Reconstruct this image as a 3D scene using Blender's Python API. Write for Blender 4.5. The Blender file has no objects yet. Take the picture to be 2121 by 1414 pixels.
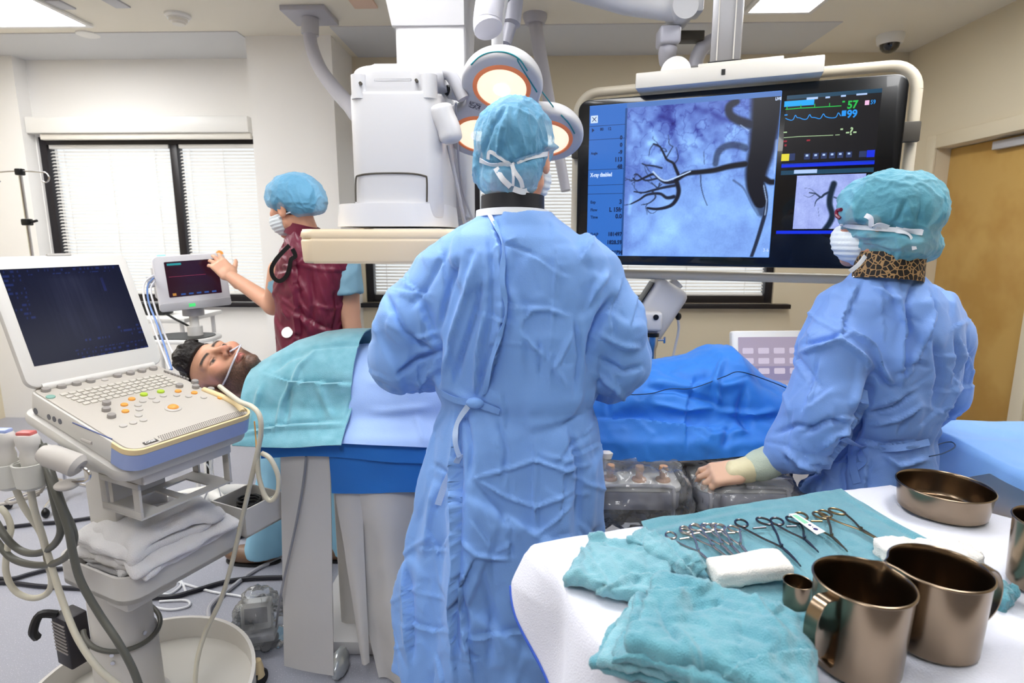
import bpy, bmesh, math, random
import numpy as np
from mathutils import Vector, Matrix, Quaternion
from mathutils.kdtree import KDTree
from mathutils.bvhtree import BVHTree

random.seed(7)
SC = bpy.context.scene
COL = SC.collection
PI = math.pi

# ---------------------------------------------------------------- camera model (2121 x 1414)
F_PX, Y_HOR, CAM_H = 1200.0, 490.0, 1.5
PITCH = math.atan((707 - Y_HOR) / F_PX)
YAW = -math.atan(33 / F_PX * math.cos(PITCH))
_cy, _sy, _cp, _sp = math.cos(YAW), math.sin(YAW), math.cos(PITCH), math.sin(PITCH)
FWD = np.array([_sy * _cp, _cy * _cp, -_sp]); RGT = np.array([_cy, -_sy, 0.0]); UPV = np.cross(RGT, FWD)
CAMP = np.array([0, 0, CAM_H])


def ray(x, y):
    return FWD + RGT * (x - 1060.5) / F_PX - UPV * (y - 707) / F_PX


def U(x, y, Y):
    """point at depth Y seen at photo pixel (x, y)"""
    d = ray(x, y)
    return Vector(CAMP + d * (Y / d[1]))


def Zp(x, y, z):
    """point at height z seen at photo pixel (x, y)"""
    d = ray(x, y)
    return Vector(CAMP + d * ((z - CAM_H) / d[2]))


def proj(P):
    d = np.asarray(P, float) - CAMP
    z = d @ FWD
    return np.stack([1060.5 + F_PX * (d @ RGT) / z, 707 - F_PX * (d @ UPV) / z], -1)


# ---------------------------------------------------------------- materials
def lin(c):
    if isinstance(c, str):
        c = c.lstrip('#')
        c = [int(c[i:i + 2], 16) / 255 for i in (0, 2, 4)]
    return tuple((v / 12.92 if v <= .04045 else ((v + .055) / 1.055) ** 2.4) for v in c[:3]) + (1,)


MATS = {}


def mat(name, col, rough=.5, metal=0, spec=.5, bump=None, mix=None, sheen=0, trans=0, alpha=1, emit=None, estr=1,
        coat=0, sss=0, aniso=0, wave=None, ior=1.45, attr=None):
    if name in MATS:
        return MATS[name]
    m = bpy.data.materials.new(name)
    m.use_nodes = True
    nt = m.node_tree
    b = nt.nodes['Principled BSDF']
    I = b.inputs
    I['Base Color'].default_value = lin(col)
    I['Roughness'].default_value = rough
    I['Metallic'].default_value = metal
    I['Specular IOR Level'].default_value = spec
    I['IOR'].default_value = ior
    I['Sheen Weight'].default_value = sheen
    I['Transmission Weight'].default_value = trans
    I['Alpha'].default_value = alpha
    I['Coat Weight'].default_value = coat
    I['Anisotropic'].default_value = aniso
    if sss:
        I['Subsurface Weight'].default_value = sss
        I['Subsurface Radius'].default_value = (.012, .005, .003)
        I['Subsurface Scale'].default_value = 1.0
    if emit:
        I['Emission Color'].default_value = lin(emit)
        I['Emission Strength'].default_value = estr
    L = nt.links
    tc = nt.nodes.new('ShaderNodeTexCoord')
    if mix:   # (scale, colour2, lo, hi[, detail])
        n = nt.nodes.new('ShaderNodeTexNoise')
        n.inputs['Scale'].default_value = mix[0]
        n.inputs['Detail'].default_value = mix[4] if len(mix) > 4 else 3
        L.new(tc.outputs['Object'], n.inputs['Vector'])
        r = nt.nodes.new('ShaderNodeValToRGB')
        r.color_ramp.elements[0].position = mix[2]; r.color_ramp.elements[0].color = lin(col)
        r.color_ramp.elements[1].position = mix[3]; r.color_ramp.elements[1].color = lin(mix[1])
        L.new(n.outputs['Fac'], r.inputs['Fac'])
        L.new(r.outputs['Color'], I['Base Color'])
    if attr:
        a = nt.nodes.new('ShaderNodeAttribute'); a.attribute_name = attr
        L.new(a.outputs['Color'], I['Emission Color' if emit else 'Base Color'])
    last = None
    if bump:  # (scale, strength[, detail])
        n = nt.nodes.new('ShaderNodeTexNoise')
        n.inputs['Scale'].default_value = bump[0]
        n.inputs['Detail'].default_value = bump[2] if len(bump) > 2 else 4
        L.new(tc.outputs['Object'], n.inputs['Vector'])
        bm_ = nt.nodes.new('ShaderNodeBump')
        bm_.inputs['Strength'].default_value = bump[1]
        bm_.inputs['Distance'].default_value = .01
        L.new(n.outputs['Fac'], bm_.inputs['Height'])
        last = bm_
    if wave:  # (scale, strength)
        for d in ('X', 'Z'):
            n = nt.nodes.new('ShaderNodeTexWave'); n.bands_direction = d
            n.inputs['Scale'].default_value = wave[0]; n.inputs['Distortion'].default_value = 1.5
            L.new(tc.outputs['Object'], n.inputs['Vector'])
            bm_ = nt.nodes.new('ShaderNodeBump')
            bm_.inputs['Strength'].default_value = wave[1]; bm_.inputs['Distance'].default_value = .002
            L.new(n.outputs['Fac'], bm_.inputs['Height'])
            if last: L.new(last.outputs['Normal'], bm_.inputs['Normal'])
            last = bm_
    if last:
        L.new(last.outputs['Normal'], I['Normal'])
    MATS[name] = m
    return m


# ---------------------------------------------------------------- mesh building
WLOC = {}


class MB:
    def __init__(self):
        self.v = []; self.f = []

    def add(self, verts, faces, M=None):
        o = len(self.v)
        if M is not None:
            verts = [M @ Vector(p) for p in verts]
        self.v.extend([tuple(p) for p in verts])
        self.f.extend([tuple(i + o for i in f) for f in faces])
        return self

    def frombm(self, bm, M=None):
        bm.verts.index_update()
        self.add([v.co.copy() for v in bm.verts], [[v.index for v in f.verts] for f in bm.faces], M)
        bm.free()
        return self

    def box(self, c, s, M=None, bev=0, seg=2):
        bm = bmesh.new()
        bmesh.ops.create_cube(bm, size=1)
        bmesh.ops.scale(bm, vec=Vector(s), verts=bm.verts)
        if bev:
            bmesh.ops.bevel(bm, geom=list(bm.edges), offset=bev, segments=seg, affect='EDGES', profile=.5)
        bmesh.ops.translate(bm, vec=Vector(c), verts=bm.verts)
        return self.frombm(bm, M)

    def prism(self, poly, z0, z1, M=None, bev=0, seg=2):
        bm = bmesh.new()
        vs = [bm.verts.new((p[0], p[1], z0)) for p in poly]
        f = bm.faces.new(vs)
        r = bmesh.ops.extrude_face_region(bm, geom=[f])
        nv = [e for e in r['geom'] if isinstance(e, bmesh.types.BMVert)]
        bmesh.ops.translate(bm, vec=(0, 0, z1 - z0), verts=nv)
        if bev:
            ee = [e for e in bm.edges if abs(e.verts[0].co.z - e.verts[1].co.z) < 1e-6]
            bmesh.ops.bevel(bm, geom=ee, offset=bev, segments=seg, affect='EDGES', profile=.5)
        bmesh.ops.recalc_face_normals(bm, faces=bm.faces)
        return self.frombm(bm, M)

    def tube(self, pts, r, seg=10, caps=True, M=None, sx=1.0):
        P = [Vector(p) for p in pts]
        n = len(P)
        rs = r if isinstance(r, (list, tuple)) else [r] * n
        T = []
        for i in range(n):
            t = P[min(i + 1, n - 1)] - P[max(i - 1, 0)]
            T.append(t.normalized() if t.length > 1e-9 else Vector((0, 0, 1)))
        up = Vector((0, 0, 1)) if abs(T[0].z) < .9 else Vector((1, 0, 0))
        N = (up - T[0] * up.dot(T[0])).normalized()
        vs = []; fs = []
        for i in range(n):
            N = (N - T[i] * N.dot(T[i])).normalized()
            B = T[i].cross(N)
            for k in range(seg):
                a = 2 * PI * k / seg
                vs.append(P[i] + (N * math.cos(a) * sx + B * math.sin(a)) * rs[i])
        for i in range(n - 1):
            for k in range(seg):
                k2 = (k + 1) % seg
                fs.append((i * seg + k, i * seg + k2, (i + 1) * seg + k2, (i + 1) * seg + k))
        if caps:
            fs.append(tuple(range(seg))[::-1]); fs.append(tuple((n - 1) * seg + k for k in range(seg)))
        return self.add(vs, fs, M)

    def ribbon(self, pts, nrm, w, t=.0012, M=None):
        """flat strip of width w and thickness t; nrm one normal or one per point"""
        P = [Vector(p) for p in pts]; n = len(P)
        vs = []; fs = []
        for i in range(n):
            tt = (P[min(i + 1, n - 1)] - P[max(i - 1, 0)]).normalized()
            nn = Vector(nrm[i] if isinstance(nrm, list) else nrm)
            s = tt.cross(nn).normalized(); nn = s.cross(tt).normalized()
            ww = w[i] if isinstance(w, list) else w
            for a, b in ((-1, 0), (1, 0), (1, 1), (-1, 1)):
                vs.append(P[i] + s * a * ww / 2 + nn * b * t)
        for i in range(n - 1):
            for k in range(4):
                k2 = (k + 1) % 4
                fs.append((i * 4 + k, i * 4 + k2, (i + 1) * 4 + k2, (i + 1) * 4 + k))
        fs.append((3, 2, 1, 0)); fs.append(tuple((n - 1) * 4 + k for k in range(4)))
        return self.add(vs, fs, M)

    def lathe(self, prof, seg=32, M=None, cap0=True, cap1=True):
        vs = []; fs = []
        n = len(prof)
        for r, z in prof:
            for k in range(seg):
                a = 2 * PI * k / seg
                vs.append((r * math.cos(a), r * math.sin(a), z))
        for i in range(n - 1):
            for k in range(seg):
                k2 = (k + 1) % seg
                fs.append((i * seg + k, i * seg + k2, (i + 1) * seg + k2, (i + 1) * seg + k))
        if cap0: fs.append(tuple(range(seg))[::-1])
        if cap1: fs.append(tuple((n - 1) * seg + k for k in range(seg)))
        return self.add(vs, fs, M)

    def cyl(self, a, b, r, seg=16, r2=None):
        return self.tube([a, b], [r, r if r2 is None else r2], seg)

    def ell(self, c, r, M=None, u=20, v=12):
        bm = bmesh.new()
        bmesh.ops.create_uvsphere(bm, u_segments=u, v_segments=v, radius=1)
        bmesh.ops.scale(bm, vec=Vector(r), verts=bm.verts)
        bmesh.ops.translate(bm, vec=Vector(c), verts=bm.verts)
        return self.frombm(bm, M)

    def grid(self, G, thick=0, close_u=False):
        """G[i][j] points -> sheet; with thickness it becomes a closed slab"""
        G = np.asarray(G, float); nu, nv = G.shape[:2]
        idx = np.arange(nu * nv).reshape(nu, nv)
        fs = [(idx[i, j], idx[i + 1, j], idx[i + 1, j + 1], idx[i, j + 1]) for i in range(nu - 1) for j in range(nv - 1)]
        if not thick:
            return self.add(G.reshape(-1, 3), fs)
        du = np.gradient(G, axis=0); dv = np.gradient(G, axis=1)
        N = np.cross(du, dv); N /= np.linalg.norm(N, axis=-1, keepdims=True) + 1e-12
        B = G - N * thick
        vs = np.concatenate([G.reshape(-1, 3), B.reshape(-1, 3)]); o = nu * nv
        fs += [(f[3] + o, f[2] + o, f[1] + o, f[0] + o) for f in fs]
        rim = [idx[i, 0] for i in range(nu)] + [idx[nu - 1, j] for j in range(1, nv)] + [idx[i, nv - 1] for i in range(nu - 2, -1, -1)] + [idx[0, j] for j in range(nv - 2, 0, -1)]
        for a, b in zip(rim, rim[1:] + rim[:1]):
            fs.append((b, a, a + o, b + o))
        return self.add(vs, fs)

    def build(self, name, m=None, parent=None, local=False, smooth=True, angle=40):
        me = bpy.data.meshes.new(name)
        off = Vector((0, 0, 0)) if (local or parent is None) else WLOC.get(parent.name, Vector((0, 0, 0)))
        V = np.asarray(self.v, float) - np.array(off)
        me.from_pydata(V.tolist(), [], [[int(i) for i in f] for f in self.f])
        me.validate()
        me.update()
        if smooth:
            me.polygons.foreach_set('use_smooth', [True] * len(me.polygons))
            me.set_sharp_from_angle(angle=math.radians(angle))
        if m: me.materials.append(m)
        o = bpy.data.objects.new(name, me)
        COL.objects.link(o)
        if parent:
            o.parent = parent
            WLOC[o.name] = off
        return o


def np_obj(name, V, Fq, m=None, parent=None, local=False, smooth=True, fix=True):
    mb = MB()
    mb.v = V.tolist(); mb.f = Fq.tolist() if hasattr(Fq, 'tolist') else Fq
    return mb.build(name, m, parent, local, smooth, angle=180)


def tag(o, label=None, cat=None, group=None, kind=None):
    if label: o['label'] = label
    if cat: o['category'] = cat
    if group: o['group'] = group
    if kind: o['kind'] = kind
    return o


def thing(name, label, cat, loc=(0, 0, 0), M=None, group=None):
    o = bpy.data.objects.new(name, None)
    o.empty_display_size = .05
    COL.objects.link(o)
    if M is not None:
        o.matrix_world = M
        WLOC[o.name] = Vector((0, 0, 0))
    else:
        o.location = loc
        WLOC[o.name] = Vector(loc)
    tag(o, label, cat, group)
    return o


def solo(mb, name, m, label, cat, group=None, loc=None, **k):
    """a thing that is one mesh, origin moved to loc"""
    if loc is not None:
        mb.v = [(p[0] - loc[0], p[1] - loc[1], p[2] - loc[2]) for p in mb.v]
    o = mb.build(name, m, None, **k)
    if loc is not None: o.location = loc
    return tag(o, label, cat, group)


def dup(root, label=None, group=None, M=None):
    r = root.copy(); COL.objects.link(r)
    if M is not None: r.matrix_world = M
    if label: r['label'] = label
    if group: r['group'] = group
    for ch in list(root.children):
        c = ch.copy(); COL.objects.link(c); c.parent = r
        for g in ch.children:
            d = g.copy(); COL.objects.link(d); d.parent = c
    return r


def struct(o):
    o['kind'] = 'structure'
    return o


def frame(o, x, z):
    """matrix with local x along x, local z near z, origin o"""
    x = Vector(x).normalized(); z = Vector(z); y = z.cross(x).normalized(); z = x.cross(y)
    return Matrix(((x.x, y.x, z.x, o[0]), (x.y, y.y, z.y, o[1]), (x.z, y.z, z.z, o[2]), (0, 0, 0, 1)))


def smoothpath(pts, n=8, closed=False):
    """Catmull-Rom through points"""
    P = [Vector(p) for p in pts]; out = []
    m = len(P)
    for i in range(m - 1 if not closed else m):
        if closed:
            p0, p1, p2, p3 = P[i - 1], P[i], P[(i + 1) % m], P[(i + 2) % m]
        else:
            p0, p1, p2, p3 = P[max(i - 1, 0)], P[i], P[i + 1], P[min(i + 2, m - 1)]
        for k in range(n):
            t = k / n
            out.append(.5 * ((2 * p1) + (p2 - p0) * t + (2 * p0 - 5 * p1 + 4 * p2 - p3) * t * t + (3 * p1 - p0 - 3 * p2 + p3) * t ** 3))
    if not closed: out.append(P[-1])
    return out


def rrect(w, h, r, n=5):
    out = []
    for cx, cy, a0 in ((w / 2 - r, h / 2 - r, 0), (-w / 2 + r, h / 2 - r, PI / 2), (-w / 2 + r, -h / 2 + r, PI), (w / 2 - r, -h / 2 + r, 1.5 * PI)):
        for k in range(n + 1):
            a = a0 + PI / 2 * k / n
            out.append((cx + r * math.cos(a), cy + r * math.sin(a)))
    return out


def text_mesh(s, size, M, align='LEFT', bold=0, thick=0, sx=1.0):
    cu = bpy.data.curves.new('t', 'FONT')
    cu.body = s; cu.size = size; cu.align_x = align; cu.align_y = 'CENTER'
    cu.offset = bold; cu.extrude = thick; cu.resolution_u = 3
    ob = bpy.data.objects.new('t', cu); COL.objects.link(ob)
    dg = bpy.context.evaluated_depsgraph_get(); dg.update()
    me = bpy.data.meshes.new_from_object(ob.evaluated_get(dg))
    vs = [M @ Vector((v.co.x * sx, v.co.y, v.co.z)) for v in me.vertices]; fs = [tuple(p.vertices) for p in me.polygons]
    bpy.data.objects.remove(ob); bpy.data.curves.remove(cu); bpy.data.meshes.remove(me)
    return vs, fs


# ---------------------------------------------------------------- numpy noise / SDF surfaces
_rng = np.random.RandomState(3)
_TAB = _rng.rand(4096)


def vnoise(P, seed=0):
    Pi = np.floor(P).astype(np.int64); f = P - Pi; f = f * f * (3 - 2 * f)
    def h(i, j, k):
        return _TAB[((i * 73856093) ^ (j * 19349663) ^ (k * 83492791) ^ (seed * 2654435)) & 4095]
    x, y, z = Pi[..., 0], Pi[..., 1], Pi[..., 2]; fx, fy, fz = f[..., 0], f[..., 1], f[..., 2]
    r = 0
    for a in (0, 1):
        for b in (0, 1):
            for c in (0, 1):
                r = r + h(x + a, y + b, z + c) * (fx if a else 1 - fx) * (fy if b else 1 - fy) * (fz if c else 1 - fz)
    return r * 2 - 1


def fbm(P, f, octv=3, seed=0):
    r = 0; a = 1.0; t = 0
    for o in range(octv):
        r = r + a * vnoise(P * f, seed + o * 17); t += a; a *= .5; f *= 2.03
    return r / t


def smin(a, b, k):
    h = np.clip(.5 + .5 * (b - a) / k, 0, 1)
    return b + (a - b) * h - k * h * (1 - h)


def smax(a, b, k):
    return -smin(-a, -b, k)


def s_ell(P, c, r, R=None):
    q = P - np.array(c)
    if R is not None: q = q @ np.array(R)
    r = np.array(r, float)
    k0 = np.linalg.norm(q / r, axis=-1); k1 = np.linalg.norm(q / (r * r), axis=-1) + 1e-9
    return k0 * (k0 - 1) / k1


def s_cap(P, a, b, ra, rb):
    a = np.array(a, float); b = np.array(b, float); ba = b - a
    h = np.clip(((P - a) @ ba) / (ba @ ba), 0, 1)
    return np.linalg.norm(P - a - h[..., None] * ba, axis=-1) - (ra + (rb - ra) * h)


def s_box(P, c, hs, r, R=None):
    q = P - np.array(c)
    if R is not None: q = q @ np.array(R)
    q = np.abs(q) - (np.array(hs) - r)
    return np.linalg.norm(np.maximum(q, 0), axis=-1) + np.minimum(q.max(-1), 0) - r


def chain(P, pts, rs, k):
    d = None
    for i in range(len(pts) - 1):
        e = s_cap(P, pts[i], pts[i + 1], rs[i], rs[i + 1])
        d = e if d is None else smin(d, e, k)
    return d


def sdf_mesh(f, lo, hi, h, newton=2):
    lo = np.array(lo, float); hi = np.array(hi, float)
    n = np.ceil((hi - lo) / h).astype(int) + 1
    xs, ys, zs = [lo[i] + h * np.arange(n[i]) for i in range(3)]
    V = np.empty(n)
    YZ = np.stack(np.meshgrid(ys, zs, indexing='ij'), -1).reshape(-1, 2)
    step = max(1, 150000 // len(YZ))
    for i0 in range(0, n[0], step):
        xx = xs[i0:i0 + step]
        P = np.empty((len(xx), len(YZ), 3)); P[..., 0] = xx[:, None]; P[..., 1:] = YZ
        V[i0:i0 + len(xx)] = f(P.reshape(-1, 3)).reshape(len(xx), n[1], n[2])
    ins = V < 0
    cs = sum(ins[a:n[0] - 1 + a, b:n[1] - 1 + b, c:n[2] - 1 + c].astype(np.int8) for a in (0, 1) for b in (0, 1) for c in (0, 1))
    act = (cs > 0) & (cs < 8)
    I = np.argwhere(act)
    cid = -np.ones(act.shape, int); cid[act] = np.arange(len(I))
    off = [(a, b, c) for a in (0, 1) for b in (0, 1) for c in (0, 1)]
    cv = np.stack([V[I[:, 0] + a, I[:, 1] + b, I[:, 2] + c] for a, b, c in off], 1)
    acc = np.zeros((len(I), 3)); cnt = np.zeros(len(I))
    for i in range(8):
        for j in range(i + 1, 8):
            if sum(abs(off[i][k] - off[j][k]) for k in range(3)) != 1: continue
            va, vb = cv[:, i], cv[:, j]; m = (va < 0) != (vb < 0)
            t = np.where(m, va / np.where(m, va - vb, 1), 0)
            p = np.array(off[i]) + t[:, None] * (np.array(off[j]) - np.array(off[i]))
            acc[m] += p[m]; cnt[m] += 1
    X = lo + (I + acc / cnt[:, None]) * h
    Q = []
    for ax in range(3):
        u, w = [(1, 2), (2, 0), (0, 1)][ax]
        s0 = [slice(None)] * 3; s1 = [slice(None)] * 3
        s0[ax] = slice(0, n[ax] - 1); s1[ax] = slice(1, n[ax])
        A = ins[tuple(s0)]; B = ins[tuple(s1)]
        E = np.argwhere(A != B)
        E = E[(E[:, u] > 0) & (E[:, w] > 0) & (E[:, u] < n[u] - 1) & (E[:, w] < n[w] - 1)]
        def c(du, dw):
            e = E.copy(); e[:, u] += du; e[:, w] += dw
            return cid[e[:, 0], e[:, 1], e[:, 2]]
        q = np.stack([c(-1, -1), c(0, -1), c(0, 0), c(-1, 0)], 1)
        flip = ~A[E[:, 0], E[:, 1], E[:, 2]]
        q[flip] = q[flip][:, ::-1]
        Q.append(q)
    Q = np.concatenate(Q)
    e = h * .3
    for _ in range(newton):
        d = f(X)
        g = np.stack([f(X + np.eye(3)[k] * e) - f(X - np.eye(3)[k] * e) for k in range(3)], 1) / (2 * e)
        g2 = (g * g).sum(1)
        s = d / np.maximum(g2, .2)
        X = X - np.clip(s, -h, h)[:, None] * g
    return X, Q


def vnormals(V, Q):
    n = np.cross(V[Q[:, 2]] - V[Q[:, 0]], V[Q[:, 3]] - V[Q[:, 1]])
    N = np.zeros_like(V)
    for k in range(4): np.add.at(N, Q[:, k], n)
    return N / (np.linalg.norm(N, axis=1, keepdims=True) + 1e-12)


def nsmooth(V, Q, it=1, lam=.5):
    E = np.concatenate([Q[:, [0, 1]], Q[:, [1, 2]], Q[:, [2, 3]], Q[:, [3, 0]]])
    E = np.concatenate([E, E[:, ::-1]])
    c = np.bincount(E[:, 0], minlength=len(V))
    for _ in range(it):
        S = np.stack([np.bincount(E[:, 0], weights=V[E[:, 1], k], minlength=len(V)) for k in range(3)], 1)
        V = V + lam * (S / np.maximum(c, 1)[:, None] - V)
    return V


def keep(V, Q, mask):
    """drop faces whose vertices are all outside mask"""
    q = Q[mask[Q].all(1)]
    used = np.unique(q); mp = -np.ones(len(V), int); mp[used] = np.arange(len(used))
    return V[used], mp[q]


def facets(P, size, seed, k=4, sharp=6.0, scale=(1, 1, 1)):
    """soft faceted crumple: blended random tilted planes, about -1..1"""
    R = np.random.RandomState(seed)
    S = np.asarray(P) * np.array(scale) / size
    lo = S.min(0) - 1.5; hi = S.max(0) + 1.5
    cells = np.unique(np.floor(S).astype(int), axis=0)
    nb = np.array([(a, b, c) for a in (-1, 0, 1) for b in (-1, 0, 1) for c in (-1, 0, 1)])
    cells = np.unique((cells[:, None] + nb[None]).reshape(-1, 3), axis=0)
    pts = cells + R.rand(len(cells), 3)
    g = R.randn(len(cells), 3); g /= np.linalg.norm(g, axis=1, keepdims=True); off = R.rand(len(cells)) - .5
    kd = KDTree(len(pts))
    for i, p in enumerate(pts): kd.insert(p, i)
    kd.balance()
    idx = np.empty((len(S), k), int); D = np.empty((len(S), k))
    for i, s in enumerate(S):
        for j, (co, ii, d) in enumerate(kd.find_n(s, k)):
            idx[i, j] = ii; D[i, j] = d
    w = np.exp(-sharp * (D - D[:, :1]) * 1.5)
    val = ((S[:, None] - pts[idx]) * g[idx]).sum(-1) + off[idx] * .4
    return (w * val).sum(1) / w.sum(1)


def strokes(V, N, L, face=True):
    """relief along photo-space polylines: (pts, width_px, amp_m, kind) with kind r(idge) v(alley) s(tep)"""
    px = proj(V); D = np.zeros(len(V))
    vis = (N * (V - CAMP)).sum(1) < 0 if face else np.ones(len(V), bool)
    for pts, w, amp, kind in L:
        P = np.array(pts, float); best = np.full(len(V), 1e9); sg = np.zeros(len(V)); tt = np.zeros(len(V))
        seg = np.linalg.norm(P[1:] - P[:-1], axis=1); tot = seg.sum(); acc = 0
        for a, b, l in zip(P[:-1], P[1:], seg):
            d = b - a; t = np.clip(((px - a) @ d) / (d @ d), 0, 1)
            q = px - a - t[:, None] * d; r = np.linalg.norm(q, axis=1)
            m = r < best
            best = np.where(m, r, best); sg = np.where(m, np.sign(d[0] * q[:, 1] - d[1] * q[:, 0]), sg)
            tt = np.where(m, (acc + t * l) / tot, tt); acc += l
        ta = np.clip(np.minimum(tt, 1 - tt) * 5, 0, 1) * .85 + .15
        g = np.exp(-(best / w) ** 2)
        if kind == 'r': dd = g
        elif kind == 'v': dd = -g
        else: dd = sg * np.exp(-best / (2.2 * w)) * np.clip(best / (w * .25), 0, 1)
        D += np.where(vis, amp * dd * ta, 0)
    return V + N * D[:, None]


def to_bvh(V, Q):
    return BVHTree.FromPolygons([Vector(v) for v in V], [tuple(int(i) for i in q) for q in Q])


def on_surf(bvh, pts, off=.002, back=None):
    """photo pixels -> points lying on a surface (plus normals)"""
    P = []; N = []
    for x, y in pts:
        d = Vector(ray(x, y)).normalized()
        loc, nrm, i, dist = bvh.ray_cast(Vector(CAMP), d)
        if loc is None:
            loc, nrm, i, dist = bvh.find_nearest(Vector(CAMP) + d * (back or 1.5))
        if nrm.dot(d) > 0: nrm = -nrm
        P.append(loc + nrm * off); N.append(nrm)
    return P, N
# ================================================================ THE ROOM
ZC = 2.85
XL, XR, YB, YF = -4.4, 2.83, 4.7, -2.6
m_wall = mat('wall_paint', '#E2D6BC', .75, bump=(180, .04))
m_wall_daylit = mat('wall_daylit', '#F5F3F0', .75, bump=(180, .04))  # whiter copy of the wall paint: daylight and overexposure put into the colour
m_ceil = mat('ceiling_paint', '#EEE8DA', .8)
m_ceilb = mat('ceiling_strip', '#D5D6D8', .7)
m_white = mat('white_enamel', '#F0EFEC', .35)
m_offw = mat('warm_white_plastic', '#E9E5DC', .4)
m_greyp = mat('grey_plastic', '#B9B9BE', .4)
m_dark = mat('dark_frame', '#1B171C', .4)
m_black = mat('black_plastic', '#0C0D10', .35)
m_chrome = mat('chrome', '#D5D5D8', .15, 1)
m_steel = mat('brushed_steel', '#A79C8B', .28, 1)
m_wood = mat('maple_door', '#C9A35C', .4, mix=(3, '#B98F48', .4, .62))
m_floor = mat('floor_vinyl', '#9FA1AD', .28, mix=(260, '#CACBD4', .62, .68, 2))


def Xp(x, y, X):
    d = ray(x, y)
    return Vector(CAMP + d * (X / d[0]))


def one(name, m, *boxes, bev=0, parent=None, **k):
    mb = MB()
    for c, s in boxes:
        mb.box(c, s, bev=bev)
    return mb.build(name, m, parent, **k)


def lohi(x0, x1, y0, y1, z0, z1):
    return (((x0 + x1) / 2, (y0 + y1) / 2, (z0 + z1) / 2), (abs(x1 - x0), abs(y1 - y0), abs(z1 - z0)))


struct(one('floor', m_floor, lohi(XL - .2, XR + .6, YF - .2, YB + .3, -.1, 0)))
struct(one('ceiling', m_ceil, lohi(XL - .2, XR + .6, YF - .2, YB + .3, ZC, ZC + .1)))
struct(one('wall_left', m_wall, lohi(XL - .15, XL, YF - .15, YB + .25, 0, ZC)))
struct(one('wall_front', mat('wall_tan_brown', '#9C8D7A', .8), lohi(XL, XR, YF - .15, YF, 0, ZC)))  # unseen wall, toned darkish brown for the reflections in the steel mugs
W1 = (-3.90, -2.0, .97, 2.28)     # left window opening x0,x1,z0,z1
W2 = (-1.32, 1.97, .97, 2.28)
struct(one('wall_back', m_wall,
           lohi(-1.5, W2[0], YB, YB + .2, 0, ZC), lohi(W2[1], XR, YB, YB + .2, 0, ZC),
           lohi(W2[0], W2[1], YB, YB + .2, 0, W2[2]), lohi(W2[0], W2[1], YB, YB + .2, W2[3], ZC)))
struct(one('wall_back_left', m_wall_daylit, lohi(XL, W1[0], YB, YB + .2, 0, ZC), lohi(W1[1], -1.5, YB, YB + .2, 0, ZC),
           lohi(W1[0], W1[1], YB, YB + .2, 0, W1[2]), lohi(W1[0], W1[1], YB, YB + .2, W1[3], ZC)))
struct(one('wall_pillar', m_wall_daylit, lohi(-1.94, -1.35, 4.22, YB, 0, ZC)))
struct(one('wall_pillar_left', m_wall_daylit, lohi(XL, -3.905, 4.58, YB, 0, ZC)))
# right wall with the door opening
DY0, DY1, DZ = 3.34, 4.26, 2.1
struct(one('wall_right', m_wall, lohi(XR, XR + .2, YF, DY0, 0, ZC), lohi(XR, XR + .2, DY1, YB + .2, 0, ZC), lohi(XR, XR + .2, DY0, DY1, DZ, ZC)))
struct(one('trim_1', m_wall, lohi(XR - .02, XR - .0005, DY0 - .09, DY0, 0, DZ + .09), lohi(XR - .02, XR - .0005, DY1, DY1 + .09, 0, DZ + .09), lohi(XR - .02, XR - .0005, DY0, DY1, DZ, DZ + .09), bev=.006))
d = struct(one('door_1', m_wood, lohi(XR + .09, XR + .135, DY0 + .004, DY1 - .004, .01, DZ - .004), bev=.003))
one('door_closer', m_greyp, lohi(XR + .05, XR + .09, DY0 + .05, DY0 + .5, DZ - .07, DZ - .02), bev=.004, parent=d)
one('door_stop', m_greyp, lohi(XR + .075, XR + .089, DY0 + .02, DY0 + .05, .95, 1.02), bev=.002, parent=d)
struct(one('baseboard_back', mat('skirting', '#8E8A86', .6), lohi(XL, XR, YB - .015, YB, 0, .1)))
struct(one('baseboard_right', MATS['skirting'], lohi(XR - .015, XR, YF, DY0 - .09, 0, .1)))
# lighter ceiling strips over the windows
struct(one('trim_2', m_ceilb, lohi(XL, -1.95, 4.12, YB, ZC - .006, ZC)))
struct(one('trim_3', m_ceilb, lohi(-1.3, 2.0, 4.05, YB - .001, ZC - .006, ZC)))

m_glass = bpy.data.materials.new('window_glass'); m_glass.use_nodes = True
nt = m_glass.node_tree; nt.nodes.remove(nt.nodes['Principled BSDF'])
_t = nt.nodes.new('ShaderNodeBsdfTransparent'); _g = nt.nodes.new('ShaderNodeBsdfGlossy'); _g.inputs['Roughness'].default_value = .02
_m = nt.nodes.new('ShaderNodeMixShader'); _m.inputs[0].default_value = .08
nt.links.new(_t.outputs[0], _m.inputs[1]); nt.links.new(_g.outputs[0], _m.inputs[2]); nt.links.new(_m.outputs[0], nt.nodes['Material Output'].inputs[0])
m_slat = mat('blind_slat', '#EDEBE6', .5)
m_slat.node_tree.nodes['Principled BSDF'].inputs['Transmission Weight'].default_value = 0


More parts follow.
